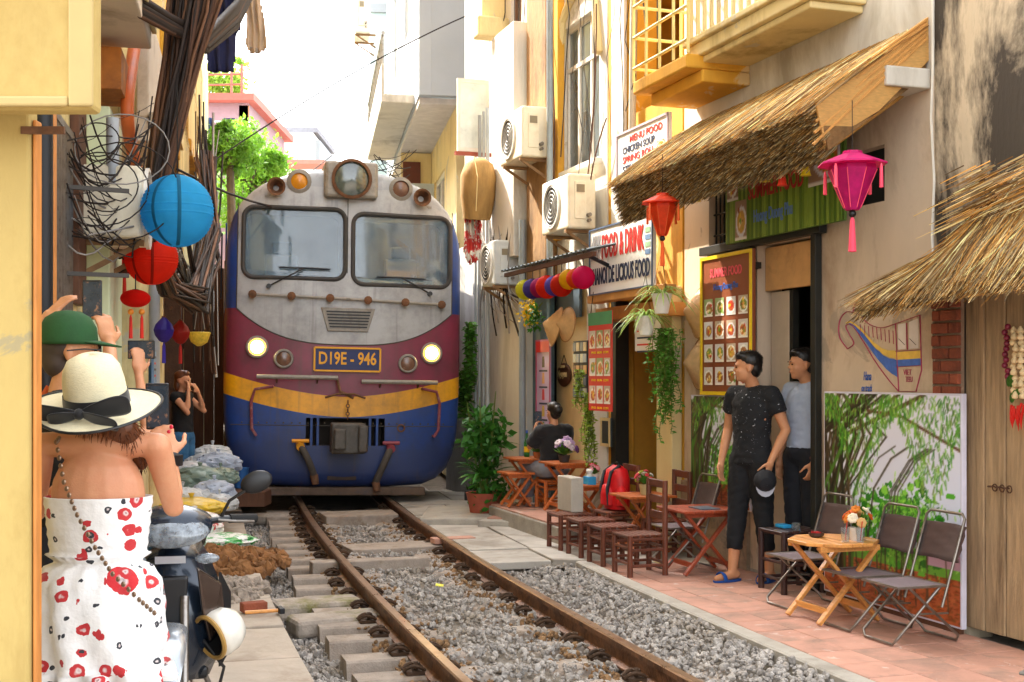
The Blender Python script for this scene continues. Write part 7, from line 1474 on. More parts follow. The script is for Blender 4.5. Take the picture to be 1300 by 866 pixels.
def tee(J, sc=1.0, add=.014, sleeve=.5, hem=None, w=1.0, neck=True):
    mb = MB(); Rt = J.get('Rt', Matrix.Identity(3)); up = (J['che'] - J['pel']).normalized(); a = add
    h = hem if hem is not None else -.02; q = J['pel'] + up * h; x, y = Rt @ V((1, 0, 0)), Rt @ V((0, 1, 0)); n = 20; T = (J['nek'] - J['che']).length
    mb.sph(J['nek'] - up * .035 * sc, (.072 * sc, .066 * sc, .045 * sc), 14, 8); rings = [(J['che'] + up * T * .92, .07 * sc * w, .052 * sc), (J['che'] + up * T * .74, .135 * sc * w, .078 * sc + a), (J['che'] + up * T * .45, .166 * sc * w + a * .6, .098 * sc + a), (J['che'] + up * .0, .164 * sc * w + a, .104 * sc + a), (J['pel'].lerp(J['che'], .5), .145 * sc * w + a * 1.2, .100 * sc + a * 1.3), (J['pel'] + up * .04, .150 * sc + a, .106 * sc + a), (q, .154 * sc + a, .110 * sc + a)]
    v = [c + x * rx * math.cos(2 * PI * i / n) + y * ry * math.sin(2 * PI * i / n) for c, rx, ry in rings for i in range(n)]; m_ = len(rings); mb.add(v, [(k * n + i, k * n + (i + 1) % n, k * n + n + (i + 1) % n, k * n + n + i) for k in range(m_ - 1) for i in range(n)] + [tuple(range(n)), tuple(reversed(range((m_ - 1) * n, m_ * n)))])
    limb(mb, [J['shL'], J['nek'] - up * .06 * sc, J['shR']], [.062 * sc + a * .7, .060 * sc + a * .6, .062 * sc + a * .7])
    for s in 'LR':
        sh, el = J['sh' + s], J['el' + s]; mb.sph(sh, .062 * sc + a * .7, 14, 10); mb.tube([sh, sh.lerp(el, sleeve)], [.060 * sc + a * .8, .060 * sc + a], 14)
    return mb
def trousers(J, sc=1.0, add=.016, end=1.0, top=.06):
    mb = MB(); Rt = J.get('Rt', Matrix.Identity(3)); up = (J['che'] - J['pel']).normalized(); mb.sph(J['pel'], (.158 * sc + add, .110 * sc + add, .115 * sc), 18, 12, Rt)
    for s in 'LR':
        hp, kn, an = J['hp' + s], J['kn' + s], J['an' + s]; e = kn.lerp(an, end); pts = [hp, hp.lerp(kn, .45), kn, kn.lerp(an, end * .5), e]; rs = [.092 * sc + add, .082 * sc + add, .062 * sc + add, .058 * sc + add, .048 * sc + add]
        for p, r in zip(pts[:4], rs): mb.sph(p, r * .99, 14, 10)
        mb.tube(pts, rs, 14)
    return mb
def hair_cap(c, R, sc=1.0, low=False):
    mb = MB(); h = lambda x, y, z: V(c) + R @ V((x * sc, y * sc, z * sc)); e = lambda p, r: mb.sph(h(*p), [q * sc for q in r], 16, 12, R)
    e((0, .022, .048), (.080, .092, .078)); e((0, -.035, .082), (.062, .052, .036)); e((0, .05, .0), (.066, .058, .075))
    if low: e((0, .06, -.06), (.07, .05, .09))
    return mb
def stand(sc, hw=.168, foot=.09): 
    z = lambda q: q * sc
    return dict(pel=V((0, 0, z(.93))), che=V((0, .0, z(1.24))), nek=V((0, .015, z(1.45))), hed=V((0, -.005, z(1.585))), shL=V((hw * sc, .01, z(1.385))), shR=V((-hw * sc, .01, z(1.385))), elL=V(((hw + .05) * sc, .03, z(1.11))), elR=V((-(hw + .05) * sc, .03, z(1.11))), wrL=V(((hw + .05) * sc, -.05, z(.86))), wrR=V((-(hw + .05) * sc, -.05, z(.86))), hpL=V((.085 * sc, 0, z(.90))), hpR=V((-.085 * sc, 0, z(.90))), knL=V((foot * sc, -.02, z(.49))), knR=V((-foot * sc, -.02, z(.49))), anL=V((foot * sc, .02, z(.085))), anR=V((-foot * sc, .02, z(.085))))
def phone(label, c, R, w_=.074, h=.152, screen='#4a5560', grp='phones held up to film the train'):
    o = thing('phone', label, 'phone', c, group=grp); R4 = R; b = MB(); b.box(c, (w_, .009, h), R); part('case', b, mat('phone_case', '#1a1a1e', .35), o, bevel=.006)
    ORG_c = V(c); part('screen', MB().box(V(c) + R @ V((0, -.0052, 0)), (w_ * .88, .002, h * .9), R), mat('phone_screen', '#1c2026', .12, var=.8, scale=30, emis=('#5a6670', .03), col2='#a8744a', s2=26, t2=(.55, .62)), o)
    part('camera_lens', MB().box(V(c) + R @ V((w_ * .25, .006, h * .38)), (w_ * .35, .004, w_ * .3), R), BLACK, o); return o
Rz = lambda a: Matrix.Rotation(a, 3, 'Z'); Rx = lambda a: Matrix.Rotation(a, 3, 'X')
def hair_strands(o, ob, n, L, cols, down=.35, r=.0012, sd=1, zmax=9):
    rr = np.random.default_rng(sd); me = ob.data; it = []; idx = rr.integers(0, len(me.vertices), n)
    for i in idx:
        v = me.vertices[int(i)]
        if v.co.z > zmax: continue
        p = v.co - v.normal * .004; d = (v.normal + V((rr.normal() * .35, rr.normal() * .35, -down))).normalized(); l = L * rr.uniform(.5, 1.2); q = p + d * l * .5; it.append(([p, q, q + (d + V((0, 0, -down))).normalized() * l * .5], r, hx(cols[rr.integers(len(cols))])))
    strands('hair_strands', it, o)
BLK = ['#1a1512', '#241c18', '#120e0c', '#2e2520']
# --- woman in the straw hat, seen from behind
wl = V((-1.3125, 4.0, 0)); o = thing('person', 'woman in straw sun hat and white floral romper holding up a phone', 'person', wl, rz=PI); o.scale = (1.12, 1.05, 1); bpy.context.view_layer.update(); sc = .92
J = stand(sc, .165); J.update(pel=V((0, .01, .80)), che=V((0, .0, 1.13)), nek=V((0, .0, 1.335)), hed=V((0, -.03, 1.455)), shR=V((-.165, .0, 1.285)), shL=V((.165, 0, 1.285)), elR=V((-.188, -.10, 1.077)), wrR=V((-.150, -.21, 1.235)), elL=V((.22, -.12, 1.06)), wrL=V((.05, -.25, 1.26)), hpL=V((.085, 0, .80)), hpR=V((-.085, 0, .80)))
J['hnR'] = (V((.30, -.30, .8)), V((.3, -1, .0)), .55, 1); J['hnL'] = (V((-.25, -.35, .75)), V((-1, -.2, 0)), .7, -1)
skin(o, J, SKIN, sc, .0065, Rx(-.15), True)
def floral():
    m = bpy.data.materials.new('floral_cloth'); m.use_nodes = True; n, l = m.node_tree.nodes, m.node_tree.links; b = n['Principled BSDF']; tc = n.new('ShaderNodeTexCoord')
    nz = n.new('ShaderNodeTexNoise'); nz.inputs['Scale'].default_value = 28; nz.inputs['Detail'].default_value = 3; l.new(tc.outputs['Object'], nz.inputs[0]); ad = n.new('ShaderNodeMixRGB'); ad.blend_type = 'ADD'; ad.inputs[0].default_value = .022; l.new(tc.outputs['Object'], ad.inputs[1]); l.new(nz.outputs['Color'], ad.inputs[2])
    col = None
    for sc_, rad, thr, c1, c2 in ((7.4, .33, .40, '#c01d24', '#2a1016'), (17, .36, .55, '#b8282c', '#7d1218'), (21, .22, .45, '#2f3036', '#55463a')):
        v = n.new('ShaderNodeTexVoronoi'); v.inputs['Scale'].default_value = sc_; l.new(ad.outputs[0], v.inputs['Vector']); sp_ = n.new('ShaderNodeSeparateXYZ'); l.new(v.outputs['Color'], sp_.inputs[0])
        lt = n.new('ShaderNodeMath'); lt.operation = 'LESS_THAN'; lt.inputs[1].default_value = rad; l.new(v.outputs['Distance'], lt.inputs[0]); sl = n.new('ShaderNodeMath'); sl.operation = 'LESS_THAN'; sl.inputs[1].default_value = thr; l.new(sp_.outputs[0], sl.inputs[0]); mu = n.new('ShaderNodeMath'); mu.operation = 'MULTIPLY'; l.new(lt.outputs[0], mu.inputs[0]); l.new(sl.outputs[0], mu.inputs[1])
        rp = n.new('ShaderNodeValToRGB'); e = rp.color_ramp; e.elements[0].position = 0; e.elements[0].color = (*lin(c2), 1); e.elements[1].position = rad; e.elements[1].color = (*lin(c1), 1); q = e.elements.new(rad * .3); q.color = (*lin('#d8c8c4'), 1); q = e.elements.new(rad * .5); q.color = (*lin(c1), 1); l.new(v.outputs['Distance'], rp.inputs[0])
        mx = n.new('ShaderNodeMixRGB'); l.new(mu.outputs[0], mx.inputs[0]); l.new(rp.outputs[0], mx.inputs[2])
        if col is None: mx.inputs[1].default_value = (*lin('#e9e7e4'), 1)
        else: l.new(col, mx.inputs[1])
        col = mx.outputs[0]
    l.new(col, b.inputs['Base Color']); b.inputs['Roughness'].default_value = .8; b.inputs['Sheen Weight'].default_value = .2
    nb = n.new('ShaderNodeTexNoise'); nb.inputs['Scale'].default_value = 16; nb.inputs['Detail'].default_value = 4; l.new(tc.outputs['Object'], nb.inputs[0]); bp = n.new('ShaderNodeBump'); bp.inputs['Strength'].default_value = .5; bp.inputs['Distance'].default_value = .02; l.new(nb.outputs[0], bp.inputs['Height']); l.new(bp.outputs[0], b.inputs['Normal']); return m
FLO = floral(); n = 72; mb = MB()
def dress_ring(z, rx, ry, fold, k=11, ph=0, yo=0): return [V((math.cos(2 * PI * i / n) * (rx + fold * math.sin(k * 2 * PI * i / n + ph)), math.sin(2 * PI * i / n) * (ry + fold * math.sin(k * 2 * PI * i / n + ph)) + yo, z)) for i in range(n)]
rg = [dress_ring(1.125, .152, .108, .0015, 40)]
for i in range(12): z = 1.12 - i * .016; rg.append(dress_ring(z, .150 - .0016 * i + (.003 if i % 2 else 0), .107 - .001 * i + (.003 if i % 2 else 0), .0015, 40))
rg += [dress_ring(.945, .146, .108, .004, 24), dress_ring(.925, .121, .092, .003, 30), dress_ring(.918, .121, .092, .003, 30), dress_ring(.905, .146, .110, .007, 17), dress_ring(.86, .172, .128, .010, 13, .3, .008), dress_ring(.78, .182, .142, .013, 11, .6, .012), dress_ring(.68, .188, .146, .016, 10, .9, .012), dress_ring(.62, .190, .148, .018, 9, 1.2, .01), dress_ring(.595, .191, .148, .019, 9, 1.3, .01), dress_ring(.588, .198, .155, .022, 14, 1.3, .01), dress_ring(.545, .204, .160, .028, 14, 1.6, .01)]
mb.v = [tuple(p) for r in rg for p in r]; mb.f = [(k * n + (i + 1) % n, k * n + i, k * n + n + i, k * n + n + (i + 1) % n) for k in range(len(rg) - 1) for i in range(n)]; mb.m = [0] * len(mb.f)
d_ = part('romper', mb, FLO, o, smooth=True, sharp=180, label='strapless white romper printed with red poppies'); d_.modifiers.new('t', 'SOLIDIFY').thickness = .004
HATM = mat('hat_straw', '#e6dcb8', .75, var=.07, scale=60, bump=.25, bscale=160, st=(1, 1, 3)); hc = V((0, .01, 1.415)); Rh = Rx(-.33) @ Matrix.Rotation(.04, 3, 'Y')
hat = MB(); k = 40
def brim(r, dz=0):
    out = []
    for i in range(k): a = 2 * PI * i / k; c_, s_ = math.cos(a), math.sin(a); out.append(hc + Rh @ V((r * c_ * .90, r * s_ * .94, dz + ((r - .09) / .1) * (-.012 + .030 * c_ * c_ * (1 if c_ > 0 else .25) - .010 * max(0, s_)))))
    return out
prof_ = [(.001, .168), (.04, .164), (.068, .150), (.084, .122), (.091, .08), (.094, .03), (.096, .004)]
rgs = [[hc + Rh @ V((r * .92 * math.cos(2 * PI * i / k), r * 1.06 * math.sin(2 * PI * i / k), z)) for i in range(k)] for r, z in prof_] + [brim(.105), brim(.13), brim(.155), brim(.18), brim(.198)]
hat.v = [tuple(p) for r in rgs for p in r]; hat.f = [(q * k + i, q * k + k + i, q * k + k + (i + 1) % k, q * k + (i + 1) % k) for q in range(len(rgs) - 1) for i in range(k)]; hat.m = [0] * len(hat.f)
ht = part('sun_hat', hat, HATM, o, smooth=True, sharp=180); ht.modifiers.new('t', 'SOLIDIFY').thickness = .004
part('brim_edge', MB().tube(brim(.198), .0045, 6, closed=True), BLACK, ht, smooth=True)
RIB = mat('ribbon_black', '#18181c', .6, var=.25, scale=14, thin=.1, sheen=.3); rb = MB()
band = [[hc + Rh @ V((r * .92 * math.cos(2 * PI * i / k), r * 1.06 * math.sin(2 * PI * i / k), z)) for i in range(k)] for r, z in ((.099, .002), (.0985, .022), (.096, .044))]; rb.v = [tuple(p) for r in band for p in r]; rb.f = [(q * k + i, q * k + (i + 1) % k, q * k + k + (i + 1) % k, q * k + k + i) for q in range(2) for i in range(k)]; rb.m = [0] * len(rb.f); part('ribbon_band', rb, RIB, ht, smooth=True, sharp=180)
kp = hc + Rh @ V((.012, .115, .012)); bw = MB()
def sheet(pts, wds, up):
    v = []; 
    for i, (p, w_) in enumerate(zip(pts, wds)): v += [p + up * w_ + V((0, .008 * math.sin(i * 2), 0)), p + V((0, .010 * math.cos(i * 1.7), 0)), p - up * w_]
    m_ = MB(); m_.add(v, [(3 * i + a, 3 * i + a + 1, 3 * i + a + 4, 3 * i + a + 3) for i in range(len(pts) - 1) for a in (0, 1)]); return m_
for nm, pts, wds in (('bow_tail', [kp, kp + V((.06, .015, .0)), kp + V((.12, .02, .004)), kp + V((.175, -.02, .02))], [.016, .034, .040, .030]), ('bow_loop', [kp, kp + V((-.05, .012, .012)), kp + V((-.105, .01, .026)), kp + V((-.137, -.005, .03))], [.014, .028, .042, .034]), ('bow_tail', [kp, kp + V((-.04, .03, -.012)), kp + V((-.085, .035, -.028)), kp + V((-.112, .03, -.036))], [.012, .022, .026, .024]), ('bow_loop', [kp + V((0, .004, 0)), kp + V((.05, .03, -.012)), kp + V((.085, .02, -.016))], [.012, .024, .02])):
    q = part(nm, sheet(pts, wds, Rh @ V((0, .35, 1)).normalized()), RIB, ht, smooth=True, sharp=180); q.modifiers.new('s', 'SUBSURF').levels = 2; q.modifiers['s'].render_levels = 2; q.modifiers.new('t', 'SOLIDIFY').thickness = .002
part('bow_knot', MB().sph(kp + V((0, .012, 0)), (.016, .012, .018), 10, 7), RIB, ht, smooth=True)
hr = MB(); limb(hr, [V((0, .03, 1.44)), V((-.03, .055, 1.385)), V((-.075, .045, 1.345)), V((-.10, .0, 1.30)), V((-.105, -.06, 1.22))], [.075, .06, .045, .034, .018]); limb(hr, [V((.03, .04, 1.42)), V((.0, .06, 1.375)), V((-.05, .06, 1.35))], [.055, .045, .03]); hb = blob('hair', hr, HAIRR, o, .006, 2); hair_strands(o, hb, 700, .035, ['#5a3018', '#6e3c1c', '#4a2612', '#84481f'], .9, zmax=1.37)
sp = [V((.10, .0, 1.325)), V((.098, .065, 1.30)), V((.06, .115, 1.18)), V((.02, .125, 1.08)), V((-.03, .128, .98)), V((-.08, .135, .90)), V((-.15, .125, .82)), V((-.19, .08, .76))]
cs = MB(); pts = []
for a, b in zip(sp, sp[1:]): pts += [a.lerp(b, t) for t in (0, .2, .4, .6, .8)]
for i, p in enumerate(pts): cs.sph(p, (.0065, .005, .009), 6, 5)
part('chain_strap', cs, mat('chain_metal', '#8a7460', .35, .8), o, smooth=True, kind='stuff')
wp_ = J['wrR']; wd_ = (J['wrR'] - J['elR']).normalized(); part('watch', MB().tube([wp_ - wd_ * .025, wp_ + wd_ * .0], .032, 16).box(wp_ - wd_ * .012 + V((-.028, .01, 0)), (.016, .034, .036)), BLACK, o, smooth=True, sharp=40)
hp_ = wp(200, 516, 4.305); phone('phone with dark case held in the hat woman\'s hand', hp_, Rz(.12) @ Rx(.1), .078, .160)
for i, q in enumerate((V((.012, -.03, .083)), V((.004, -.028, .10)))): part('fingernail', MB().sph(J['wrR'] + q, (.006, .005, .008), 8, 6), mat('nail_red', '#c8243a', .25), o, smooth=True)
# --- man with the green cap filming over her shoulder
def face_to(fx, fy): return math.atan2(fx, -fy)
def loc(o, p): return o.matrix_world.inverted() @ V(p)
rz = face_to(.93, .37); o = thing('person', 'man in green cap and glasses filming with phone raised in both hands', 'person', (-1.66, 4.66, 0), rz=rz); bpy.context.view_layer.update(); sc = 1.0
J = stand(sc); J['hed'] = V((0, -.03, 1.60)); J['nek'] = V((0, .0, 1.455)); ph = V((-1.642, 4.93, 1.806))
J['wrL'] = loc(o, (-1.80, 4.86, 1.72)); J['wrR'] = loc(o, (-1.565, 4.90, 1.63)); J['elL'] = V((.23, -.16, 1.45)); J['elR'] = V((-.24, -.16, 1.34))
iv = o.matrix_world.to_3x3().inverted(); J['hnL'] = (iv @ V((.55, .25, .75)), iv @ V((.5, .6, -.6)), .35, 1); J['hnR'] = (iv @ V((-.25, .2, .9)), iv @ V((-.6, .6, .2)), .55, 1)
skin(o, J, SKIN2, sc, .0075); blob('shirt', tee(J, sc, sleeve=.55), mat('black_shirt', '#1b1b1f', .85, var=.2), o, .012, 9); blob('trousers', trousers(J, sc), mat('dark_jeans', '#23283a', .85, var=.2), o, .014, 3); face_parts(o, J['hed'], Matrix.Identity(3))
capm = mat('green_cap', '#1f4a24', .8, var=.12, scale=20, bump=.1); cm = MB(); c = J['hed']; limb(cm, [c + V((0, .014, .058))], [.0])
cap_ = MB().lathe([(.001, .112), (.04, .106), (.07, .085), (.087, .05), (.092, .0), (.09, -.012)], 24, c + V((0, .012, .036)), sy=1.12, cap=False); kq = part('cap', cap_, capm, o, smooth=True, sharp=70); kq.modifiers.new('t', 'SOLIDIFY').thickness = .004
br_ = MB(); br_.v = []; 
for i in range(13): a = PI + PI * i / 12; e = V((math.cos(a) * .082, math.sin(a) * .085, 0)); br_.v += [tuple(c + V((0, -.015, .034)) + e), tuple(c + V((0, -.015, .034)) + V((e.x * 1.0, e.y - .078 * abs(math.sin(a)), -.020 * abs(math.sin(a)) - .25 * e.x * e.x * 8 * .1)))]
br_.f = [(2 * i, 2 * i + 2, 2 * i + 3, 2 * i + 1) for i in range(12)]; br_.m = [0] * 12; q = part('cap_bill', br_, capm, kq, smooth=True, sharp=180); q.modifiers.new('t', 'SOLIDIFY').thickness = .005
gls = MB()
for s in (-1, 1): gls.tube([c + V((s * .033 + .024 * math.cos(a), -.100, .0 + .018 * math.sin(a))) for a in [2 * PI * i / 14 for i in range(14)]], .0028, 6, closed=True); gls.tube([c + V((s * .058, -.098, .004)), c + V((s * .078, -.04, .006)), c + V((s * .080, .02, .0))], .0028, 5)
gls.tube([c + V((-.010, -.101, .004)), c + V((.010, -.101, .004))], .0028, 5); part('glasses', gls, BLACK, o, smooth=True); blob('hair', hair_cap(c + V((0, .006, -.03)), Matrix.Identity(3), .94), mat('hair_grey_brown', '#3a2f28', .6, var=.3), o, .008, 2)
part('shoulder_strap', MB().tube([V((.12, -.10, 1.30)), V((.13, -.06, 1.42)), V((.12, .05, 1.46)), V((.08, .115, 1.34)), V((.0, .13, 1.15))], .014, 6, sq=.4), mat('strap_orange', '#d8622a', .7), o, smooth=True)
phone('phone framed between two raised hands of the capped man', ph, Rz(.05), .076, .155)
# --- third onlooker, mostly hidden behind the hat
rz = face_to(.25, .97); o = thing('person', 'onlooker hidden behind the sun hat, one arm raising a phone', 'person', (-1.90, 5.62, 0), rz=rz); bpy.context.view_layer.update(); sc = .92
J = stand(sc); J['wrR'] = loc(o, (-1.70, 5.74, 1.52)); J['elR'] = V((-.25, -.10, 1.24)); iv = o.matrix_world.to_3x3().inverted(); J['hnR'] = (iv @ V((-.05, .1, 1)), iv @ V((-.5, .7, .2)), .6, 1)
skin(o, J, SKIN, sc, .011, None, True); blob('shirt', tee(J, sc, sleeve=.35), mat('teal_shirt', '#2a5a60', .85), o, .014, 9); blob('trousers', trousers(J, sc), mat('dark_jeans', '#23283a'), o, .015, 3); blob('hair', hair_cap(J['hed'], Matrix.Identity(3), sc, True), HAIRB, o, .01, 2); face_parts(o, J['hed'], Matrix.Identity(3), sc)
phone('phone held sideways just above the crown of the sun hat', V((-1.70, 5.78, 1.63)), Rz(0) @ Matrix.Rotation(PI / 2, 3, 'Y'), .085, .125)
# --- woman standing by the wall near the locomotive
rz = face_to(.97, -.2); o = thing('person', 'woman in black vest and jeans standing by the wall near the locomotive', 'person', (-3.66, 14.0, 0), rz=rz); sc = .93; J = stand(sc, .165); J['wrR'] = V((-.10, -.12, 1.36)); J['elR'] = V((-.20, -.16, 1.12)); J['hnR'] = (V((.5, .2, .8)), V((0, 1, 0)), .6, 1); J['wrL'] = V((.10, -.14, 1.34)); J['elL'] = V((.21, -.16, 1.13)); J['hnL'] = (V((-.5, .2, .8)), V((0, 1, 0)), .6, -1)
skin(o, J, SKIN, sc, .012, None, True); blob('vest', tee(J, sc, add=.012, sleeve=.06, w=.88), mat('black_vest', '#17171a', .85), o, .014, 9); blob('jeans', trousers(J, sc), mat('blue_jeans', '#2f5f86', .85, var=.25, scale=12), o, .015, 3); blob('hair', hair_cap(J['hed'], Matrix.Identity(3), sc, True), HAIRR, o, .012, 2); face_parts(o, J['hed'], Matrix.Identity(3), sc)
# --- man in the black speckled T-shirt
rz = face_to(-.72, -.69); o = thing('person', 'man in black speckled T-shirt standing in blue slippers by the cafe door', 'person', (1.77, 9.3, 0), rz=rz); sc = .995; J = stand(sc); hy = -.9; Rh = Rz(hy)
J['hed'] = V((-.015, -.035, 1.58)); J['elL'] = V((.255, .06, 1.12)); J['wrL'] = V((.235, -.10, .90)); J['elR'] = V((-.25, .05, 1.12)); J['wrR'] = V((-.235, -.06, .87)); J['hnL'] = (V((-.05, -.3, -.9)), V((-1, 0, .2)), .6, 1); J['hnR'] = (V((.05, -.15, -1)), V((1, 0, 0)), .45, -1); J['anL'] = V((.10, .08, .085)); J['anR'] = V((-.10, -.10, .085)); J['knL'] = V((.095, .01, .48)); J['knR'] = V((-.095, -.05, .48)); J['ftL'] = V((.1, -.99, 0)); J['ftR'] = V((-.25, -.97, 0))
skin(o, J, SKIN2, sc, .0085, Rh); blob('t_shirt', tee(J, sc, add=.010, sleeve=.52, hem=-.06, w=.93), mat('speckled_tee', '#16171a', .85, var=.2, bump=.5, bscale=11, col2='#c8ccd2', s2=48, t2=(.635, .66), f2=.9), o, .011, 9); blob('trousers', trousers(J, sc, .010, .62), mat('black_trousers', '#131417', .85, var=.2, bump=.5, bscale=11), o, .012, 3); hb = blob('hair', hair_cap(J['hed'], Rh, sc), HAIRB, o, .008, 2); hair_strands(o, hb, 2200, .012, BLK, .0); face_parts(o, J['hed'], Rh, sc)
SLIP = mat('slipper_blue', '#1f4f9a', .5)
for s in 'LR':
    an, f = J['an' + s], J['ft' + s]; a = math.atan2(f.x, -f.y); R = Rz(a); q = V((an.x, an.y, 0)) + f * .05; sl_ = part('slipper', MB().lathe([(.01, 0), (.05, .002), (.052, .016), (.01, .018)], 18, q + V((0, 0, .0)), R, sx=.92, sy=2.5), SLIP, o, smooth=True, sharp=40); part('slipper_strap', MB().tube([q + f * .05 + R @ V((.05 * math.cos(t), 0, .012 + .058 * math.sin(t))) for t in [PI * i / 8 for i in range(9)]], .022, 8, sq=.35), SLIP, sl_, smooth=True)
bpy.context.view_layer.update(); hw = o.matrix_world @ (J['wrL'] + V((-.01, -.06, -.13))); cp_ = thing('cap', 'black and white cap dangling from the T-shirt man\'s hand', 'cap', hw)
part('crown', MB().lathe([(.001, .09), (.05, .08), (.078, .04), (.082, 0)], 16, hw, Rx(1.9) @ Rz(.4), cap=False), mat('cap_black', '#1a1b20', .8), cp_, smooth=True); part('bill', MB().prism([hw + V((.07 * math.cos(a), -.03, -.03 + .09 * math.sin(a))) for a in [PI + PI * i / 8 for i in range(9)]], (0, .006, 0)), mat('cap_white', '#b8bac4', .7), cp_)
# --- man in the pale polo shirt in the doorway
rz = face_to(-.85, -.52); pw = RW.M @ V((S(1023, .10), .10, .02)); o = thing('person', 'man in pale grey polo shirt standing in the cafe doorway', 'person', pw, rz=rz); J = stand(1.0); Rh = Rz(-.45); J['hed'] = V((-.01, -.03, 1.58)); J['wrL'] = V((.20, -.12, .88)); J['elL'] = V((.24, .05, 1.12)); J['hnL'] = (V((-.1, -.2, -1)), V((-1, 0, 0)), .5, 1); J['hnR'] = (V((.1, -.2, -1)), V((1, 0, 0)), .5, -1)
skin(o, J, SKIN2, 1.0, .009, Rh); blob('polo_shirt', tee(J, 1.0, add=.010, sleeve=.55, hem=.02, w=.93), mat('pale_polo', '#98a3b6', .85, var=.08, scale=12, bump=.5, bscale=11), o, .012, 9); blob('trousers', trousers(J, 1.0), mat('black_jeans', '#16181e', .85, var=.2), o, .013, 3); hb = blob('hair', hair_cap(J['hed'], Rh), HAIRB, o, .008, 2); hair_strands(o, hb, 2200, .012, BLK, .0); face_parts(o, J['hed'], Rh)
part('collar', MB().tube([J['nek'] + V((.062 * math.cos(a), .058 * math.sin(a) - .004, -.012 + .012 * math.sin(a))) for a in [2 * PI * i / 14 for i in range(14)]], .014, 6, closed=True), mat('pale_polo', '#98a3b6'), o, smooth=True); part('wristband', MB().tube([J['wrL'] + V((.0, 0, .02)), J['wrL'] + V((0, 0, .035))], .030, 12), mat('bead_brown', '#5a2a22', .5), o); part('shoe', MB().sph(J['anL'] + V((0, -.05, -.045)), (.045, .13, .04), 12, 8), BLACK, o, smooth=True); part('shoe', MB().sph(J['anR'] + V((0, -.05, -.045)), (.045, .13, .04), 12, 8), BLACK, o, smooth=True)
# --- seated woman filming, seen from behind
sw = RW.M @ V(rw_pos(703, -.36, .172)); rz = face_to(-.45, .89); o = thing('person', 'seated woman in black top filming with a phone at the cafe step', 'person', sw, rz=rz); sc = .93; J = stand(sc, .165); dz = -.50
for q in ('pel', 'che', 'nek', 'hed', 'shL', 'shR', 'hpL', 'hpR'): J[q] = J[q] + V((0, 0, dz))
J['hpL'].z = J['hpR'].z = .40; J['pel'].z = .41; J['knL'] = V((.10, -.40, .40)); J['knR'] = V((-.10, -.40, .40)); J['anL'] = V((.10, -.38, .08)); J['anR'] = V((-.10, -.38, .08)); J['elR'] = V((-.21, -.13, .62)); J['wrR'] = V((-.06, -.30, .76)); J['elL'] = V((.21, -.13, .62)); J['wrL'] = V((.06, -.30, .76)); J['hnR'] = (V((.2, -.2, .9)), V((1, 0, 0)), .6, 1); J['hnL'] = (V((-.2, -.2, .9)), V((-1, 0, 0)), .6, -1)
skin(o, J, SKIN, sc, .011, None, True); Jt = dict(J); blob('top', tee(J, sc, add=.02, sleeve=.85, w=.9), mat('black_blouse', '#17171b', .8, var=.2, sheen=.2), o, .014, 9); blob('jeans', trousers(J, sc), mat('grey_jeans', '#8a909c', .85, var=.12), o, .015, 3)
hm = hair_cap(J['hed'], Matrix.Identity(3), sc); hm.sph(J['hed'] + V((0, .10, .03)), .05, 12, 9); blob('hair', hm, HAIRB, o, .011, 2); face_parts(o, J['hed'], Matrix.Identity(3), sc); bpy.context.view_layer.update(); phone('phone raised by the seated woman in black', o.matrix_world @ V((0, -.34, .90)), Rz(.3), .08, .16)
s2_ = bamboo_stool('orange wood stool under the seated woman', False, .285, .32, WOOD); s2_['group'] = 'wooden seats on the raised step'; put(s2_, rw_pos(703, -.36, .172))
# ------------------------------------------------------------------ scooter parked beside the hat woman, facing the viewer
sco = thing('scooter', 'black and silver scooter parked on the path with a helmet on its hook', 'scooter', (-1.50, 5.58, -.01), rz=.24)
DKB = mat('scooter_paint', '#1f2a38', .22, .3, var=.1, coat=.6); SILV = mat('scooter_silver', '#b0b6bc', .25, .6, var=.1, coat=.4); BRZ = mat('scooter_bronze', '#4a3c34', .2, .5, coat=.6); LENS = mat('head_lens', '#9aa4ac', .05, spec=1, var=.6, scale=40, coat=1.0, alpha=.6)
def wheel(y, r=.235, w_=.05):
    R = Matrix.Rotation(PI / 2, 3, 'Y'); t = part('wheel', MB().tube([V((0, y + (r - w_ * .7) * math.cos(a), r + (r - w_ * .7) * math.sin(a))) for a in [2 * PI * i / 28 for i in range(28)]], w_ * .72, 10, closed=True), RUBBER, sco, smooth=True)
    m = MB(); m.lathe([(.05, -.05), (.05, .05)], 14, (0, y, r), R)
    for i in range(5): a = 2 * PI * i / 5; m.bar((0, y, r), (0, y + (r - .07) * math.cos(a), r + (r - .07) * math.sin(a)), .03, .025, (1, 0, 0))
    m.tube([V((0, y + (r - .065) * math.cos(a), r + (r - .065) * math.sin(a))) for a in [2 * PI * i / 24 for i in range(24)]], .018, 8, closed=True); part('rim', m, SILV, t, smooth=True, sharp=40)
wheel(-.62); wheel(.60)
def loft(secs, n=16, cap=True):
    """secs: (y, z, half width, half height) ellipses along the scooter"""
    mb = MB(); mb.v = [(a * math.cos(2 * PI * i / n), y + dy * math.sin(2 * PI * i / n), z + b * math.sin(2 * PI * i / n)) for y, z, a, b, dy in secs for i in range(n)]
    mb.f = [(k * n + i, k * n + (i + 1) % n, k * n + n + (i + 1) % n, k * n + n + i) for k in range(len(secs) - 1) for i in range(n)] + [tuple(reversed(range(n))), tuple(range((len(secs) - 1) * n, len(secs) * n))]; mb.m = [0] * len(mb.f); return mb
part('front_fender', loft([(-.90, .30, .03, .02, 0), (-.80, .44, .062, .035, .02), (-.62, .51, .072, .035, 0), (-.45, .46, .066, .03, -.02), (-.38, .36, .04, .02, 0)]), SILV, sco, smooth=True, sharp=60)
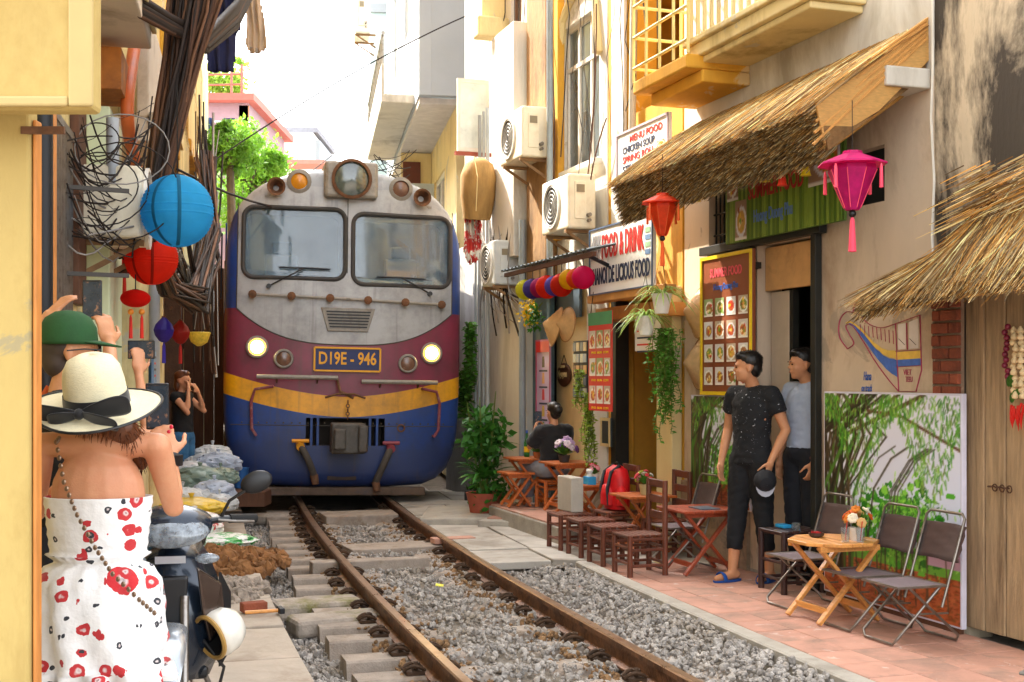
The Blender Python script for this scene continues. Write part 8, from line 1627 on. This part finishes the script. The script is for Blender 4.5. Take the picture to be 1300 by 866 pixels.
part('fork', MB().cyl((.055, -.60, .25), (.055, -.47, .62), .018).cyl((-.055, -.60, .25), (-.055, -.47, .62), .018), STEEL, sco, smooth=True)
shield = MB(); n = 9
for i in range(n):
    t = i / (n - 1); z = .26 + .56 * t; hw_ = .10 + .12 * math.sin(PI * min(1, .15 + t * .8)); y0 = -.40 - .05 * math.sin(PI * t) + .06 * t
    shield.v += [(-hw_, y0 + .10, z), (-hw_ * .6, y0 + .015, z), (0, y0 - .03, z), (hw_ * .6, y0 + .015, z), (hw_, y0 + .10, z)]
shield.f = [(i * 5 + j, i * 5 + j + 1, i * 5 + j + 6, i * 5 + j + 5) for i in range(n - 1) for j in range(4)]; shield.m = [0] * len(shield.f)
q = part('leg_shield', shield, DKB, sco, smooth=True, sharp=50); q.modifiers.new('t', 'SOLIDIFY').thickness = .03
for s in (-1, 1):
    part('side_panel', MB().prism([(s * .10, -.47, .74), (s * .20, -.40, .66), (s * .215, -.36, .50), (s * .15, -.42, .42), (s * .12, -.45, .56)], (s * .006, -.02, 0)), BRZ, sco, bevel=.008); part('indicator', MB().sph((s * .145, -.455, .77), (.05, .02, .022), 12, 8), LENS, sco, smooth=True)
    part('shield_wing', MB().prism([(s * .19, -.36, .70), (s * .235, -.30, .6), (s * .235, -.26, .35), (s * .19, -.28, .28)], (s * .012, .01, 0)), BLACK, sco, bevel=.006)
part('radiator_panel', MB().prism([(-.07, -.475, .70), (.07, -.475, .70), (.05, -.47, .42), (-.05, -.47, .42)], (0, .05, 0)), BLACK, sco, bevel=.01)
cow = part('handlebar_cowl', loft([(-.52, .88, .10, .05, 0), (-.47, .90, .165, .075, 0), (-.40, .915, .17, .075, 0), (-.33, .92, .12, .055, 0)], 20), DKB, sco, smooth=True, sharp=60)
part('headlight', loft([(-.545, .865, .06, .02, 0), (-.53, .872, .13, .048, 0), (-.49, .885, .155, .06, 0)], 20), LENS, cow, smooth=True, sharp=60); part('reflector', MB().sph((0, -.50, .87), (.05, .02, .035), 12, 8), SILV, cow, smooth=True)
for s in (-1, 1):
    part('handlebar', MB().tube([(s * .12, -.42, .915), (s * .22, -.40, .925), (s * .30, -.36, .92)], .014, 8), BLACK, sco, smooth=True); part('grip', MB().cyl((s * .235, -.393, .924), (s * .345, -.335, .917), .019), RUBBER, sco, smooth=True); part('brake_lever', MB().tube([(s * .19, -.44, .925), (s * .26, -.445, .918), (s * .335, -.395, .91)], .006, 6), STEEL, sco)
    a, b = V((s * .20, -.40, .93)), V((s * .315, -.40, 1.05)); mr_ = part('mirror', MB().sph(b + V((s * .03, 0, .025)), (.068, .02, .046), 18, 12, Matrix.Rotation(-s * .35, 3, 'Y')), BLACK, sco, smooth=True); part('mirror_stem', MB().tube([a, V((s * .235, -.41, 1.0)), b], .007, 6), BLACK, mr_, smooth=True)
part('footboard', MB().bx((-.15, -.36, .25), (.15, .12, .31)), BLACK, sco, bevel=.02); part('rear_body', loft([(.08, .45, .12, .14, 0), (.25, .56, .16, .14, 0), (.5, .62, .165, .12, 0), (.72, .66, .12, .08, 0), (.84, .69, .05, .03, 0)], 18), DKB, sco, smooth=True, sharp=60)
part('seat', loft([(.05, .74, .08, .03, 0), (.15, .765, .14, .05, 0), (.4, .775, .15, .05, 0), (.65, .80, .13, .05, 0), (.78, .81, .07, .03, 0)], 18), BLACK, sco, smooth=True, sharp=60); part('engine', MB().bx((-.1, .3, .2), (.1, .66, .4)), DARKM, sco, bevel=.03); part('side_stand', MB().cyl((.10, .1, .25), (.20, .14, .012), .012), STEEL, sco); part('tail_lamp', MB().sph((0, .84, .68), (.07, .03, .03), 12, 8), mat('tail_red', '#a01818', .2), sco, smooth=True)
part('number_badge', MB().bx((-.06, -.505, .76), (.06, -.50, .79)), SILV, sco)
bpy.context.view_layer.update(); hm_ = sco.matrix_world @ V((.20, -.42, .46)); o = thing('helmet', 'open white and black helmet hanging on the scooter hook', 'helmet', hm_); R = V((.62, .72, .30)).to_track_quat('Z', 'Y').to_matrix() @ Matrix.Scale(.76, 3)
hl = MB(); pr_ = [(.11, -.075), (.124, -.02), (.118, .04), (.088, .092), (.045, .117), (.002, .122)]; hl.lathe(pr_, 24, hm_, R, cap=False); q = part('shell', hl, mat('helmet_white', '#e2ddd0', .25, coat=.6), o, smooth=True, sharp=60); q.modifiers.new('t', 'SOLIDIFY').thickness = -.006
part('liner', MB().lathe([(.112, -.076), (.100, -.07), (.106, -.02), (.10, .03), (.07, .08), (.002, .1)], 24, hm_, R, cap=False), mat('helmet_liner', '#1a1818', .9), o, smooth=True, sharp=60); part('rim_band', MB().tube([hm_ + R @ V((.119 * math.cos(a), .119 * math.sin(a), -.074)) for a in [2 * PI * i / 24 for i in range(24)]], .010, 6, closed=True), mat('band_gold', '#b08a4a', .4), o, smooth=True)
part('chin_strap', MB().tube([hm_ + R @ V((.10, .0, -.07)), hm_ + V((.02, -.03, -.14)), hm_ + V((0, -.03, -.22)), hm_ + V((-.02, -.02, -.23))], .007, 6), BLACK, o)
# ------------------------------------------------------------------ bags of rubbish by the wall
def bag(label, px, py, Y, r, m, sd, sq=.75, wide=1.0):
    c = wp(px, py, Y); c.z = max(c.z, r * sq * .8); rr = np.random.default_rng(sd); bm = bmesh.new(); bmesh.ops.create_icosphere(bm, subdivisions=4, radius=1); K = rr.normal(size=(16, 3)) * np.linspace(1.6, 6.5, 16)[:, None]; ph = rr.uniform(0, 6, 16); am = rr.uniform(.02, .07, 16) * np.linspace(1.5, .7, 16)
    for v in bm.verts:
        p = np.array(v.co); d = 1 + sum(a * abs(math.sin(float(k @ p) * 1.6 + q)) for a, k, q in zip(am, K, ph)) - .3; v.co = v.co * d; v.co.x *= r * wide; v.co.y *= r; v.co.z *= r * sq
        if v.co.z < -r * sq * .72: v.co.z = -r * sq * .72
    mb = MB(); bm.verts.ensure_lookup_table(); mb.v = [(v.co.x + c.x, v.co.y + c.y, v.co.z + c.z) for v in bm.verts]; mb.f = [tuple(v.index for v in f.verts) for f in bm.faces]; mb.m = [0] * len(mb.f); bm.free()
    o = thing('rubbish_bag', label, 'rubbish bag', (c.x, c.y, c.z - r * sq * .7), group='rubbish bags heaped by the wall'); ORG[o.name] = V((c.x, c.y, c.z - r * sq * .7)); part('sack', mb, m, o, smooth=True, sharp=24); t = c + V((0, 0, r * sq * .95)); part('knot', MB().lathe([(r * .12, -.03), (r * .05, .02), (r * .14, .07), (.002, .075)], 7, t), m, o, smooth=True); return o
pw_ = mat('bag_white', '#cfd3d6', .4, var=.25, scale=7, bump=.5, bscale=12, thin=.2, col2='#7f8c96', s2=5); pg = mat('bag_green_grey', '#6f8278', .4, var=.35, scale=8, bump=.5, bscale=12); pb_ = mat('bag_blue_white', '#a9b4c6', .35, var=.3, scale=8, bump=.5, bscale=12, thin=.2); py_ = mat('bag_yellow', '#d3b02a', .4, var=.25, scale=8, bump=.4, bscale=12); pr2 = mat('bag_red_print', '#e0dcd6', .4, var=.1, bump=.4, bscale=12, col2='#c0342e', s2=14, t2=(.56, .58), f2=1); pgw = mat('bag_green_print', '#e2e4de', .4, var=.1, bump=.4, bscale=12, col2='#3aa04a', s2=6, t2=(.5, .52), f2=1)
rb_ = [('crumpled white bag on top of the heap by the wall', 262, 590, 13.9, .19, pw_), ('torn white bag beside the standing woman', 243, 600, 13.5, .17, pw_), ('blue white bag wedged against the locomotive side', 277, 590, 13.7, .17, pb_), ('grey green sack in the middle of the heap', 254, 610, 13.1, .20, pg), ('pale blue bag below the grey green sack', 272, 624, 12.8, .16, pb_), ('small white bag at the foot of the heap', 258, 634, 12.7, .15, pw_), ('knotted white bag beside the dark column', 270, 578, 14.2, .16, pw_), ('limp blue white bag under the violet lantern', 236, 612, 13.2, .15, pb_), ('crumpled grey bag near the board fence', 280, 606, 13.3, .14, pg), ('white bag squashed behind the yellow one', 232, 632, 12.5, .15, pw_), ('half empty white bag at the path edge', 279, 640, 12.5, .13, pw_)]
for i, a in enumerate(rb_): bag(*a, 20 + i, .62, 1.15)
bag('flattened yellow bag in front of the heap', 243, 645, 12.2, .22, py_, 7, .36, 1.25); bag('white bag with red print beside the scooter mirror', 247, 668, 11.6, .20, pr2, 8, .6, 1.15); bag('flat white and green bag lying on the path', 268, 688, 11.3, .22, pgw, 9, .25, 1.6)
c = wp(305, 606, 14.6); o = thing('bucket', 'blue plastic bucket tucked beside the locomotive nose', 'bucket', (c.x, c.y, c.z - .12)); part('pail', MB().lathe([(.07, -.12), (.1, .1), (.105, .11), (.09, .1), (.065, -.1)], 16, V((0, 0, 0)) + V((c.x, c.y, c.z))).xf(lambda p: p), mat('bucket_blue', '#2f5f9a', .4), o, smooth=True, sharp=40)
pl_ = gp(300, 655); solo('pallet_board', MB().box((pl_.x - .1, 14.2, c.z - .2), (.7, .4, .16)), BRPOST, 'dark timber baulk under the blue bucket', 'timber', (pl_.x - .1, 14.2, c.z - .28))
# ------------------------------------------------------------------ earth and rubble on the path
def heap(name, lab, cpx, cpy, rx, ry, h, n, m, rmin, rmax, sd):
    c = gp(cpx, cpy); rr = np.random.default_rng(sd); sp_ = []
    mb = MB(); k, q = 10, 20; mb.v = [(c.x, c.y, h * .8)] + [(c.x + rx * (i / k) * math.cos(2 * PI * j / q) * (1 + .12 * math.sin(j * 3.1)), c.y + ry * (i / k) * math.sin(2 * PI * j / q) * (1 + .12 * math.sin(j * 3.1)), h * .8 * (1 - (i / k) ** 1.5) - .012) for i in range(1, k + 1) for j in range(q)]
    mb.f = [(0, 1 + j, 1 + (j + 1) % q) for j in range(q)] + [(1 + i * q + j, 1 + i * q + q + j, 1 + i * q + q + (j + 1) % q, 1 + i * q + (j + 1) % q) for i in range(k - 1) for j in range(q)]; mb.m = [0] * len(mb.f)
    solo(name + '_mound', mb, m, lab, 'rubble', (c.x, c.y, 0), kind='stuff', smooth=True, sharp=180)
    for _ in range(n): a, r = rr.uniform(0, 6.28), rr.random() ** .6 * 1.12; sp_.append((c.x + rx * r * math.cos(a), c.y + ry * r * math.sin(a), max(.0, h * .8 * (1 - min(1, r) ** 1.5)) + rr.uniform(-.01, .015)))
    stones(name, sp_, m, rmin, rmax, (lab, 'rubble'))
heap('earth_rubble', 'heap of brown earth clods dumped on the path', 288, 716, .42, .65, .12, 520, mat('earth', '#8a5f38', .95, var=.35, scale=9, bump=.4, col2='#5f4128', s2=5), .015, .06, 1); heap('stone_rubble', 'spill of grey rubble in front of the earth heap', 283, 752, .28, .42, .08, 480, mat('grey_rubble', '#9a8d80', .95, var=.35, scale=9, bump=.4, col2='#6a5c50', s2=5), .012, .045, 2)
q = gp(322, 776, .0); o = solo('loose_brick', MB().box((q.x, q.y, .03), (.16, .09, .06), Rz(.5)), BRICKM, 'small red brick lying on the path slabs', 'brick', (q.x, q.y, 0), bevel=.006)
q = gp(336, 781, .0); o = thing('hammer', 'small hammer with wooden handle beside the loose brick', 'hammer', (q.x, q.y, .0)); part('handle', MB().cyl((q.x - .12, q.y - .02, .02), (q.x + .09, q.y + .06, .02), .012), WOODL, o, smooth=True); part('head', MB().bar((q.x + .07, q.y + .11, .022), (q.x + .11, q.y + .01, .022), .036, .036), DARKM, o, bevel=.006)
for k, (px, py, lab, cl) in enumerate(((672, 745, 'scrap of yellow paper lying in the ballast between rails', '#d8d24a'), (835, 716, 'yellow leaf lying on the concrete apron', '#d8c88a'), (868, 812, 'yellow wrapper lying beside the kerb', '#d8c832'))):
    q = gp(px if k else 558, py, -.10 if k != 1 else .004); solo('litter_scrap', MB().box((q.x, q.y, q.z + .012), (.06, .045, .006), Euler((.2, .15, k)).to_matrix()), mat('scrap_' + cl[1:], cl, .6), lab, 'litter', (q.x, q.y, q.z))
# small notices and pipes on the house across the track
for px, py, w_, h, cl, lab in ((197, 468, .16, .3, '#7fa0c4', 'pale blue paper notice pasted on the path side house'), (252, 440, .3, .34, '#e0dcd0', 'white price board hung beside the locomotive')):
    c = LP_(px, py, -.14); o = thing('notice_board', lab, 'notice', c, LW); part('board', MB().bx((c.x - w_, -.14, c.z - h / 2), (c.x + w_, -.12, c.z + h / 2)), mat('notice_' + cl[1:], cl, .6), o)
    for i in range(4): part('print_line', MB().bx((c.x - w_ * .7, -.1425, c.z + h * .3 - i * h * .18), (c.x + w_ * (.6 - .2 * (i % 2)), -.1405, c.z + h * .36 - i * h * .18)), REDINK if i % 2 else NAVYINK, o)
